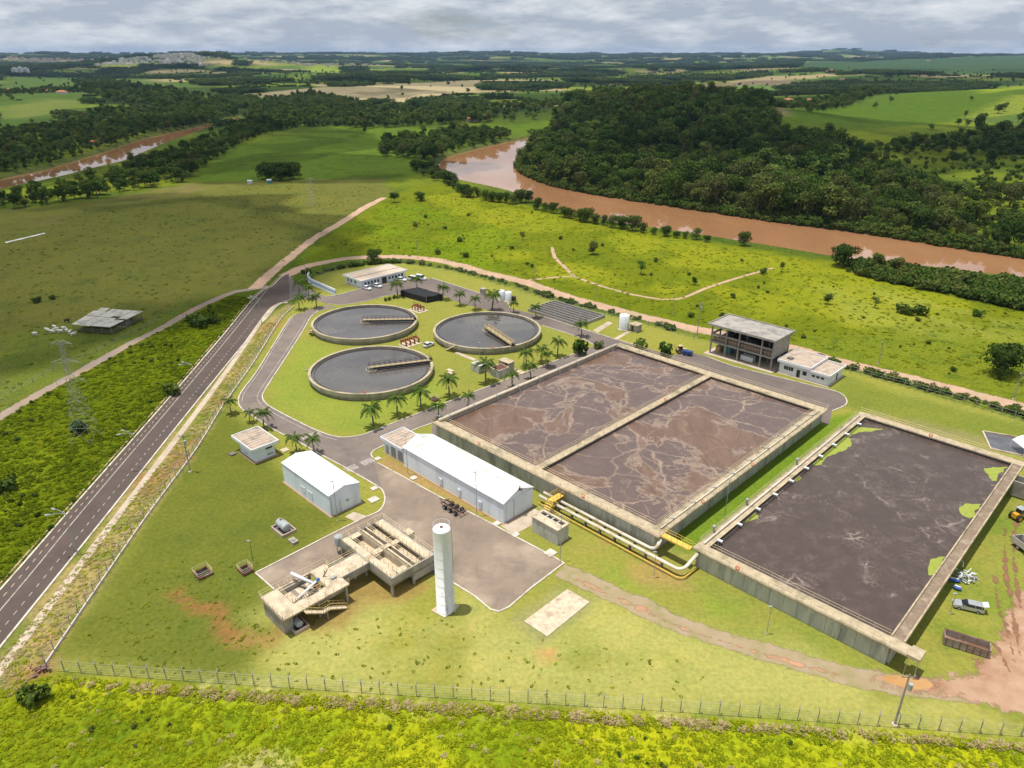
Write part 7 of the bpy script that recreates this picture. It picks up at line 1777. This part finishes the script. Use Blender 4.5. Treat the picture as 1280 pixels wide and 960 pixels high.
# the largest in view become trees of their own: those that line the banks and edges, nearest first
inv = np.where((px_ > 0) & (px_ < 1280))[0]
order = inv[np.argsort(np.hypot(pts[inv, 0], pts[inv, 1]))]
solo = order[:250]
keep[solo] = False
for n_, i in enumerate(solo):
    x, y, z, h_ = pts[i]; right = x > 0
    tree(Vector((x, y, z)), h_, [BANK[0], BANK[1], BANK[2], DENSE, BANK[3], BANK[1], ROUND][n_ * 5 % 7], 'leafy tree at the front of the dark forest beyond the brown river' if right else 'leafy tree at the front of the woods beside the left field',
         'front trees of the far bank forest' if right else 'front trees of the left river woods')
def scatter(name, label, P4, meshes, sizes, kind='stuff', cat=None):
    """one mass of plants: points that carry size, turn and kind, filled by a node tree"""
    col = bpy.data.collections.new(name + '_kinds')
    for i, ms in enumerate(meshes):
        if isinstance(ms, tuple):
            vs = []; me_ = ms[0].copy(); bm = bmesh.new(); bm.from_mesh(ms[0]); n0 = len(bm.faces); bm.from_mesh(ms[1]); bm.faces.ensure_lookup_table()
            for f in bm.faces[n0:]: f.material_index = 1
            bm.to_mesh(me_); bm.free(); me_.materials.append(ms[1].materials[0])
        else: me_ = ms
        o = bpy.data.objects.new('%s_kind_%02d' % (name, i), me_); col.objects.link(o)
    me_ = bpy.data.meshes.new(name); n = len(P4)
    me_.vertices.add(n); me_.vertices.foreach_set('co', np.ascontiguousarray(P4[:, :3]).ravel()); me_.update()
    a = me_.attributes.new('size', 'FLOAT', 'POINT'); a.data.foreach_set('value', np.ascontiguousarray(P4[:, 3] / sizes))
    a = me_.attributes.new('turn', 'FLOAT', 'POINT'); a.data.foreach_set('value', rng.uniform(0, 6.28, n))
    a = me_.attributes.new('pick', 'INT', 'POINT'); a.data.foreach_set('value', (P4[:, 4] if P4.shape[1] > 4 else rng.integers(0, len(meshes), n)).astype(np.int32))
    ng = bpy.data.node_groups.new(name, 'GeometryNodeTree')
    ng.interface.new_socket('Geometry', in_out='INPUT', socket_type='NodeSocketGeometry'); ng.interface.new_socket('Geometry', in_out='OUTPUT', socket_type='NodeSocketGeometry')
    gi = ng.nodes.new('NodeGroupInput'); go = ng.nodes.new('NodeGroupOutput'); ip = ng.nodes.new('GeometryNodeInstanceOnPoints'); ci = ng.nodes.new('GeometryNodeCollectionInfo')
    ci.inputs['Collection'].default_value = col; ci.inputs['Separate Children'].default_value = True; ci.inputs['Reset Children'].default_value = True
    def na(nm, ty):
        q = ng.nodes.new('GeometryNodeInputNamedAttribute'); q.data_type = ty; q.inputs['Name'].default_value = nm; return q.outputs['Attribute']
    cx_ = ng.nodes.new('ShaderNodeCombineXYZ'); ng.links.new(na('turn', 'FLOAT'), cx_.inputs['Z'])
    ng.links.new(gi.outputs[0], ip.inputs['Points']); ng.links.new(ci.outputs[0], ip.inputs['Instance']); ip.inputs['Pick Instance'].default_value = True
    ng.links.new(na('pick', 'INT'), ip.inputs['Instance Index']); ng.links.new(cx_.outputs[0], ip.inputs['Rotation']); ng.links.new(na('size', 'FLOAT'), ip.inputs['Scale'])
    ng.links.new(ip.outputs[0], go.inputs[0])
    o = bpy.data.objects.new(name, me_); C.objects.link(o); md = o.modifiers.new('scatter', 'NODES'); md.node_group = ng
    o['kind'] = 'stuff'; o['label'] = label; o['category'] = cat or name.replace('_', ' ')
    return o
near_ = keep
left = pts[:, 0] < -20
scatter('forest', 'dense dark forest covering the bank beyond the brown river', pts[near_ & ~left], [(a, b_) for a, b_ in TREES], 9.0)
scatter('forest', 'dark woods along the second river on the left', pts[near_ & left], [(a, b_) for a, b_ in TREES], 9.0)
# far woods: groves in patches, smaller with distance
def grove_mesh(seed):
    lobes = []
    for k in range(34):
        a, r = random.uniform(0, 6.28), 34 * math.sqrt(random.random()); cr = random.uniform(4, 7)
        lobes.append((math.cos(a) * r, math.sin(a) * r * .8, random.uniform(4, 8.5), cr, random.uniform(4, 6.5)))
    c, nr, s, tn = crown_points(lobes, 1500, 1.5); c[:, 2] = np.abs(c[:, 2])
    return quads_mesh('grove', c, nr, s, tn, leaf_far)
GROVES = [grove_mesh(i) for i in range(5)]
def fan(y0, y1, n):
    y = np.sqrt(rng.uniform(y0 ** 2, y1 ** 2, n)); x = rng.uniform(-.86, .86, n) * y; return x, y
def woods_at(x, y):
    m_ = woods_mask(x, y)
    for o in OPEN: m_ = m_ * sstep(-5, 25, sdist(x, y, o))
    for pl, *_ in WOODS: m_ = m_ * (sdist(x, y, poly(pl)) > 8)
    m_ = m_ * (np.minimum(sdist(x, y, river_w), sdist(x, y, lriver_w)) > 20)
    m_ = m_ * (1 - np.exp(-(((x + 1850) / 480) ** 2 + ((y - 4400) / 420) ** 2)) > .35)
    return m_
far = []
for y0, y1, n, s0, s1 in ((1000, 2000, 2600, .55, .8), (2000, 4000, 5500, .8, 1.1), (4000, 8000, 8000, 1.1, 1.7), (8000, 15000, 5000, 1.6, 2.6)):
    x, y = fan(y0, y1, n); k = rng.random(n) < woods_at(x, y); x, y = x[k], y[k]
    far.append(np.stack([x, y, terrain_z(x, y) - .5, rng.uniform(s0, s1, x.size)], 1))
x, y = fan(950, 3800, 5200); k = (vnoise(x / 120, y / 120, 5) > .58) & (rng.random(x.size) < .75)
for o in OPEN: k &= (sdist(x, y, o) > 0)
for pl, *_ in WOODS: k &= sdist(x, y, poly(pl)) > 10
k &= np.minimum(sdist(x, y, river_w), sdist(x, y, lriver_w)) > 25
x, y = x[k], y[k]; far.append(np.stack([x, y, terrain_z(x, y) - 1.0, rng.uniform(.22, .5, x.size)], 1))
far = np.concatenate(far)
scatter('distant_woods', 'dark woods scattered over the far hills below the horizon', far, GROVES, 1.0)
x, y = fan(850, 4000, 2600); k = np.ones(x.size, bool)
for pl, *_ in WOODS: k &= sdist(x, y, poly(pl)) > 0
for i_, o in enumerate(OPEN): k &= (sdist(x, y, o) > 0) | (rng.random(x.size) < .14)
k &= np.minimum(sdist(x, y, river_w), sdist(x, y, lriver_w)) > 15
x, y = x[k], y[k]
scatter('field_trees', 'single trees dotted over the far fields', np.stack([x, y, terrain_z(x, y), rng.uniform(6, 12, x.size)], 1), [(a, b_) for a, b_ in TREES], 9.0)
# bank bushes on the right and undergrowth at the forest edge
def in_poly(px, n):
    w_ = poly(px); x0, x1 = min(p.x for p in w_), max(p.x for p in w_); y0, y1 = min(p.y for p in w_), max(p.y for p in w_)
    x = rng.uniform(x0, x1, n); y = rng.uniform(y0, y1, n); k = sdist(x, y, w_) < 0
    return x[k], y[k]
x, y = in_poly([(1062, 330), (1100, 334), (1160, 343), (1280, 358), (1400, 380), (1400, 402), (1280, 388), (1200, 372), (1120, 355), (1070, 345)], 1500)
scatter('bank_bushes', 'thick green bushes along the near river bank on the right', np.stack([x, y, terrain_z(x, y), rng.uniform(2.2, 4.8, x.size)], 1), SHRUBS, 2.0)
x = rng.uniform(-20, 330, 90000); y = rng.uniform(290, 820, 90000); d = sdist(x, y, river_w); k = (d > -1.2) & (d < 7); x, y = x[k], y[k]
k = sdist(x, y, poly(WOODS[0][0])) < 3; x, y = x[k], y[k]
scatter('undergrowth', 'low green undergrowth at the foot of the far bank forest', np.stack([x, y, terrain_z(x, y), rng.uniform(1.4, 4.2, x.size)], 1), SHRUBS, 2.0)
x, y = in_poly([(1080, 196), (1290, 190), (1290, 278), (1190, 270), (1085, 215)], 420)
scatter('undergrowth', 'scattered low bushes in the forest clearing', np.stack([x, y, terrain_z(x, y), rng.uniform(1.2, 4.0, x.size)], 1), SHRUBS, 2.0)

x, y = in_poly([(-40, 545), (0, 525), (103, 467), (200, 414), (290, 370), (318, 372), (205, 503), (86, 638), (-2, 736), (-40, 780)], 700)
k = fbm(x / 16, y / 16, 222, 4) > .54; x, y = x[k], y[k]
scatter('undergrowth', 'dark leafy weeds in patches over the green strip beside the road', np.stack([x, y, np.zeros(x.size), rng.uniform(.35, 1.1, x.size)], 1), SHRUBS, 2.0)
x, y = in_poly([(-60, 890), (57, 850), (445, 876), (839, 900), (1350, 938), (1350, 1010), (-60, 1010)], 150)
k = fbm(x / 9, y / 9, 333, 4) > .57; x, y = x[k], y[k]
scatter('undergrowth', 'low leafy weeds in patches over the near meadow', np.stack([x, y, np.zeros(x.size), rng.uniform(.3, .7, x.size)], 1), SHRUBS[1:], 2.0)
# ---- tall grass
def tuft_mesh(n, r, h, mat, seed):
    g = np.random.default_rng(seed); vs = []; fs = []; tn = []
    for i in range(n):
        a = g.uniform(0, 6.28); q = r * math.sqrt(g.random()); b0 = Vector((math.cos(a) * q, math.sin(a) * q, 0)); hh = h * g.uniform(.5, 1.1); l = g.uniform(.2, .6) * hh
        d = Vector((math.cos(a + g.uniform(-.6, .6)), math.sin(a + g.uniform(-.6, .6)), 0)); n_ = Vector((-d.y, d.x, 0)) * g.uniform(.05, .10)
        o = len(vs); z1, z2 = hh * g.uniform(.3, .5), hh * g.uniform(.3, .55); vs += [b0 - n_ * .6, b0 + n_ * .6, b0 + d * l * .8 + n_ * 1.6 + Vector((0, 0, z1)), b0 + d * l * 1.7 + Vector((0, 0, z2)), b0 + d * l * .8 - n_ * 1.6 + Vector((0, 0, z1))]; fs.append((o, o + 1, o + 2, o + 3, o + 4)); tn += [g.uniform(.75, 1.25)] * 5
    me_ = bpy.data.meshes.new('tuft'); me_.from_pydata([tuple(v) for v in vs], [], fs); me_.materials.append(mat)
    a = me_.attributes.new('tone', 'FLOAT', 'POINT'); a.data.foreach_set('value', tn); return me_
TUFTS = [tuft_mesh(26, .45, .55, grass_leaf, 1), tuft_mesh(24, .4, .65, grass_leaf, 2), tuft_mesh(26, .5, .5, grass_dark, 3), tuft_mesh(22, .4, .6, grass_dry, 4)]
RANK = [tuft_mesh(26, .45, .6, grass_rank, 5), tuft_mesh(24, .4, .7, grass_dark, 6), tuft_mesh(26, .5, .6, grass_rank, 7), tuft_mesh(22, .4, .5, grass_leaf, 8)]
MEAD = [tuft_mesh(26, .45, .5, grass_mead, 9), tuft_mesh(24, .4, .5, grass_mead, 10), tuft_mesh(26, .5, .5, grass_dark, 11), tuft_mesh(22, .4, .5, grass_leaf, 12)]
WEED = [tuft_mesh(16, .16, .3, grass_dark, 13), tuft_mesh(14, .2, .3, grass_rank, 14), tuft_mesh(16, .2, .3, grass_mead, 15), tuft_mesh(14, .2, .25, grass_mead, 16)]
def grass(px, n, label, lo, hi, mixw, avoid=None, patch=12, kinds=None):
    x, y = in_poly(px, n)
    f = fbm(x / patch, y / patch, 123, 3); r = rng.random(x.size)
    pick = np.where(f + (r - .5) * .35 > mixw[0], 2, rng.integers(0, 2, x.size)); pick = np.where(rng.random(x.size) < mixw[1], 3, pick)
    return scatter('grass', label, np.stack([x, y, np.zeros(x.size), rng.uniform(lo, hi, x.size), pick], 1), kinds or TUFTS, 1.0, cat='grass')
grass([(300, 790), (500, 760), (640, 790), (880, 830), (880, 884), (450, 862), (240, 850)], 260, 'low green weeds dotted over the near lawn', .4, 1.0, (.52, 0), kinds=WEED)
grass([(100, 800), (200, 700), (300, 700), (330, 800), (300, 850), (120, 842)], 300, 'low green tufts in the left lawn', .4, 1.0, (.52, 0), kinds=WEED)
grass([(0, 300), (110, 260), (330, 232), (470, 232), (420, 275), (330, 345), (160, 425), (0, 510)], 1400, 'rough tufts dotted over the grazed olive field', .4, 1.1, (.5, 0), kinds=RANK)
grass([(-60, 885), (57, 846), (445, 872), (839, 896), (1053, 911), (1350, 933), (1350, 1010), (-60, 1010)], 7000, 'tall yellow-green meadow grass in front of the near fence', .3, .75, (.50, .03), patch=5)
grass([(60, 850), (445, 874), (839, 899), (1053, 914), (1350, 936), (1350, 943), (1053, 922), (839, 909), (445, 886), (180, 866)], 5000, 'dry straw-coloured grass along the outside of the near fence', .6, 1.1, (.7, .6))
grass([(-60, 560), (0, 525), (103, 467), (200, 414), (290, 370), (318, 372), (205, 503), (86, 638), (-2, 736), (-60, 800)], 8000, 'tall rank green grass in the strip between path and road', .5, 1.1, (.46, .04), patch=9, kinds=RANK)
grass([(2, 822), (142, 650), (236, 538), (286, 466), (335, 402), (345, 404), (312, 452), (274, 506), (243, 558), (184, 638), (55, 826), (30, 862), (0, 880)], 5500, 'dry verge grass between the footpath and the perimeter fence', .25, .6, (.55, .55))
grass([(400, 318), (480, 252), (530, 240), (600, 242), (740, 282), (1000, 325), (1280, 370), (1280, 490), (1060, 445), (760, 375), (600, 332), (480, 316)], 9000, 'bright tussocky grass of the river meadow', .6, 1.2, (.58, .03), patch=14, kinds=MEAD)

# ================================================================ far houses and the town
roof_red = M('roof_red', (.48, .16, .08), (.38, .13, .07), .3); house_wall = M('house_wall', (.68, .64, .58), (.58, .54, .48), .2)
def house(px, py, wd, dp, h, label, roofm=roof_red):
    p = PT(px, py); t_ = thing('farm_house', label, 'house', p); a = random.uniform(-.3, .3); fr = Fr(p, a)
    m = MB(); fr.box(m, -wd / 2, wd / 2, -dp / 2, dp / 2, -1, h); m.build('wall', house_wall, t_)
    m = MB(); e = .6; vs = [fr(-wd / 2 - e, -dp / 2 - e, h), fr(wd / 2 + e, -dp / 2 - e, h), fr(wd / 2 + e, dp / 2 + e, h), fr(-wd / 2 - e, dp / 2 + e, h), fr(-wd / 2 + dp / 2, 0, h + dp * .28), fr(wd / 2 - dp / 2, 0, h + dp * .28)]
    m.add(vs, [(0, 1, 5, 4), (1, 2, 5), (2, 3, 4, 5), (3, 0, 4), (3, 2, 1, 0)]); m.build('roof', roofm, t_)
    for k in (-.3, .05, .3):
        m = MB(); fr.box(m, wd * k - .6, wd * k + .6, -dp / 2 - .06, -dp / 2 + .05, .9, 2.2); m.build('window', dark_glass, t_)
for a in [(1038, 90, 34, 20, 5, 'large red-roofed farmhouse on the far right slope'), (1053, 100, 16, 10, 4, 'white farmhouse with red roof below the large red roof'), (1068, 101, 16, 10, 4, 'red-roofed house right of the white farmhouse'), (712, 86, 24, 14, 5, 'pale house with reddish roof among far trees at centre'), (695, 87, 16, 10, 4, 'small house left of the pale one among far trees'), (775, 88, 20, 12, 5, 'white house among dark far trees, right of centre'), (637, 93, 18, 12, 4, 'red-roofed house above the tan field'), (1160, 78, 30, 14, 5, 'long red roof in the far green field at right'), (78, 118, 22, 10, 4, 'long orange roof beside the left river woods'), (60, 117, 12, 9, 4, 'small orange roof left of the long one'), (12, 114, 12, 9, 4, 'small red roof at the far left edge'), (985, 128, 14, 9, 4, 'small red roof at the top of the right meadow'), (1012, 129, 16, 9, 4, 'red roof beside trees above the right meadow'), (313, 86, 18, 10, 4, 'red roof in the far yellow field'), (590, 152, 14, 9, 4, 'brick-red barn among the trees in the middle distance'), (117, 182, 9, 7, 3.5, 'small orange roof beside the left river')]:
    house(*a)
def tower_block(px, py, h, label):
    p = PT(px, py); t_ = thing('apartment_tower', label, 'tower block', p)
    MB().box(p.x - 9, p.x + 9, p.y - 9, p.y + 9, -3, p.z + h).build('wall', M('tower_white', (.74, .73, .70), (.66, .65, .63), .1), t_)
    MB().box(p.x - 4, p.x + 4, p.y - 4, p.y + 4, p.z + h, p.z + h + 4).build('roof_tank', house_wall, t_)
    m = MB()
    for k in range(int(h // 3.2)):
        for q in (-6, -2, 2, 6): MB().box(p.x + q - 1, p.x + q + 1, p.y - 9.08, p.y - 8.98, p.z + k * 3.2 + 1, p.z + k * 3.2 + 2.4).build('window', dark_glass, t_)
for a in ((20, 94, 26, 'pale apartment tower at the far left, left of three'), (27, 94, 29, 'pale apartment tower at the far left, middle of three'), (34, 94, 26, 'pale apartment tower at the far left, right of three')): tower_block(*a)
town = []
def town_box(n, pxr, pyr, s):
    m = MB()
    for i in range(n):
        px, yy = random.gauss(*pxr), random.uniform(*pyr); xx = (px - CX) / F * (yy * CP + 60 * SP); p = Vector((xx, yy, gz_at(xx, yy))); w_ = random.uniform(9, 20) * s; d_ = random.uniform(9, 16) * s; h_ = random.uniform(5, 10) * s
        m.box(p.x - w_ / 2, p.x + w_ / 2, p.y - d_ / 2, p.y + d_ / 2, p.z - 2, p.z + h_)
    return m
for i, (n, pr, yr, s, l, mt) in enumerate(((170, (160, 20), (4150, 4650), 1.0, 'pale houses of the town on the far hill, left cluster', house_wall), (210, (228, 17), (4150, 4700), 1.0, 'pale houses of the town on the far hill, right cluster', house_wall), (300, (60, 60), (5600, 7400), 1.6, 'reddish roofs of the distant town at the far left', M('town_red', (.45, .30, .24), (.55, .48, .42), .02)), (140, (380, 40), (4600, 6400), 1.4, 'distant scattered houses left of centre near horizon', M('town_mix', (.5, .38, .32), (.6, .55, .5), .02)))):
    o = town_box(n, pr, yr, s).build('distant_town', mt, kind='stuff'); tag(o, l, 'town')

# ================================================================ air and clouds
hm = bpy.data.materials.new('haze'); hm.use_nodes = True; t = hm.node_tree; t.nodes.clear()
o_ = nd(t, 'ShaderNodeOutputMaterial'); pv = nd(t, 'ShaderNodeVolumePrincipled'); pv.inputs['Color'].default_value = (.42, .64, 1.0, 1); pv.inputs['Density'].default_value = HAZE_D if 'HAZE_D' in globals() else 3.2e-5; pv.inputs['Anisotropy'].default_value = .2
lk(t, pv.outputs[0], o_.inputs['Volume'])
zmin = float(gz.min()) - 1.5; zmax = float(gz.max()) + 40
hz_ = MB().box(-19000, 19000, -2500, 20500, zmin, zmax).build('haze', hm, kind='stuff'); tag(hz_, 'pale blue haze over the whole landscape', 'haze')
cm_, t, b, o_ = new_mat('cloud')
b.inputs['Base Color'].default_value = (.9, .9, .9, 1); b.inputs['Roughness'].default_value = 1
tp = nd(t, 'ShaderNodeBsdfTransparent'); tl = nd(t, 'ShaderNodeBsdfTranslucent'); tl.inputs[0].default_value = (.9, .9, .9, 1); ms0 = nd(t, 'ShaderNodeMixShader'); ms0.inputs[0].default_value = .6; lk(t, b.outputs[0], ms0.inputs[1]); lk(t, tl.outputs[0], ms0.inputs[2])
ms = nd(t, 'ShaderNodeMixShader'); lk(t, rmap(t, noi(t, pos(t), .012, 5, .6), .3, .7, .20, .50), ms.inputs[0])
lk(t, tp.outputs[0], ms.inputs[1]); lk(t, ms0.outputs[0], ms.inputs[2]); lk(t, ms.outputs[0], o_.inputs[0])
def cloud(gx0, gy0, rx, ry, alt, seed, label):
    c = Vector((gx0, gy0, 0)) + SDIR * (alt / SDIR.z)
    bm = bmesh.new(); bmesh.ops.create_icosphere(bm, subdivisions=4, radius=1)
    for v_ in bm.verts:
        n = v_.co.normalized(); k = 1 + .45 * mnoise.noise(n * 1.6 + Vector((seed * 3.1, 0, 0))) + .25 * mnoise.noise(n * 4 + Vector((seed, 5, 0))) + .12 * mnoise.noise(n * 9)
        v_.co = Vector((n.x * rx * k, n.y * ry * k, n.z * 60 * k if n.z > 0 else n.z * 15))
    me_ = bpy.data.meshes.new('cloud'); bm.to_mesh(me_); bm.free(); me_.materials.append(cm_); me_.polygons.foreach_set('use_smooth', [True] * len(me_.polygons))
    o = bpy.data.objects.new('cloud', me_); C.objects.link(o); o.location = c; o['kind'] = 'stuff'; tag(o, label, 'cloud')
CL = [(-235, 330, 165, 150), (-420, 800, 260, 260), (-150, 620, 120, 80), (300, 800, 250, 230), (170, 640, 110, 80), (420, 1700, 500, 220), (-600, 1900, 420, 250), (-100, 2500, 600, 220), (1300, 2600, 600, 300), (-1700, 3600, 900, 400), (600, 4200, 900, 350), (2600, 4500, 900, 400)]  # clouds out of view, each placed over the ground it is to shade
for i, (x, y, rx, ry) in enumerate(CL): cloud(x, y, rx, ry, 900 + 40 * i, i + 1, 'unseen cumulus cloud above the frame, set there to shade the land')
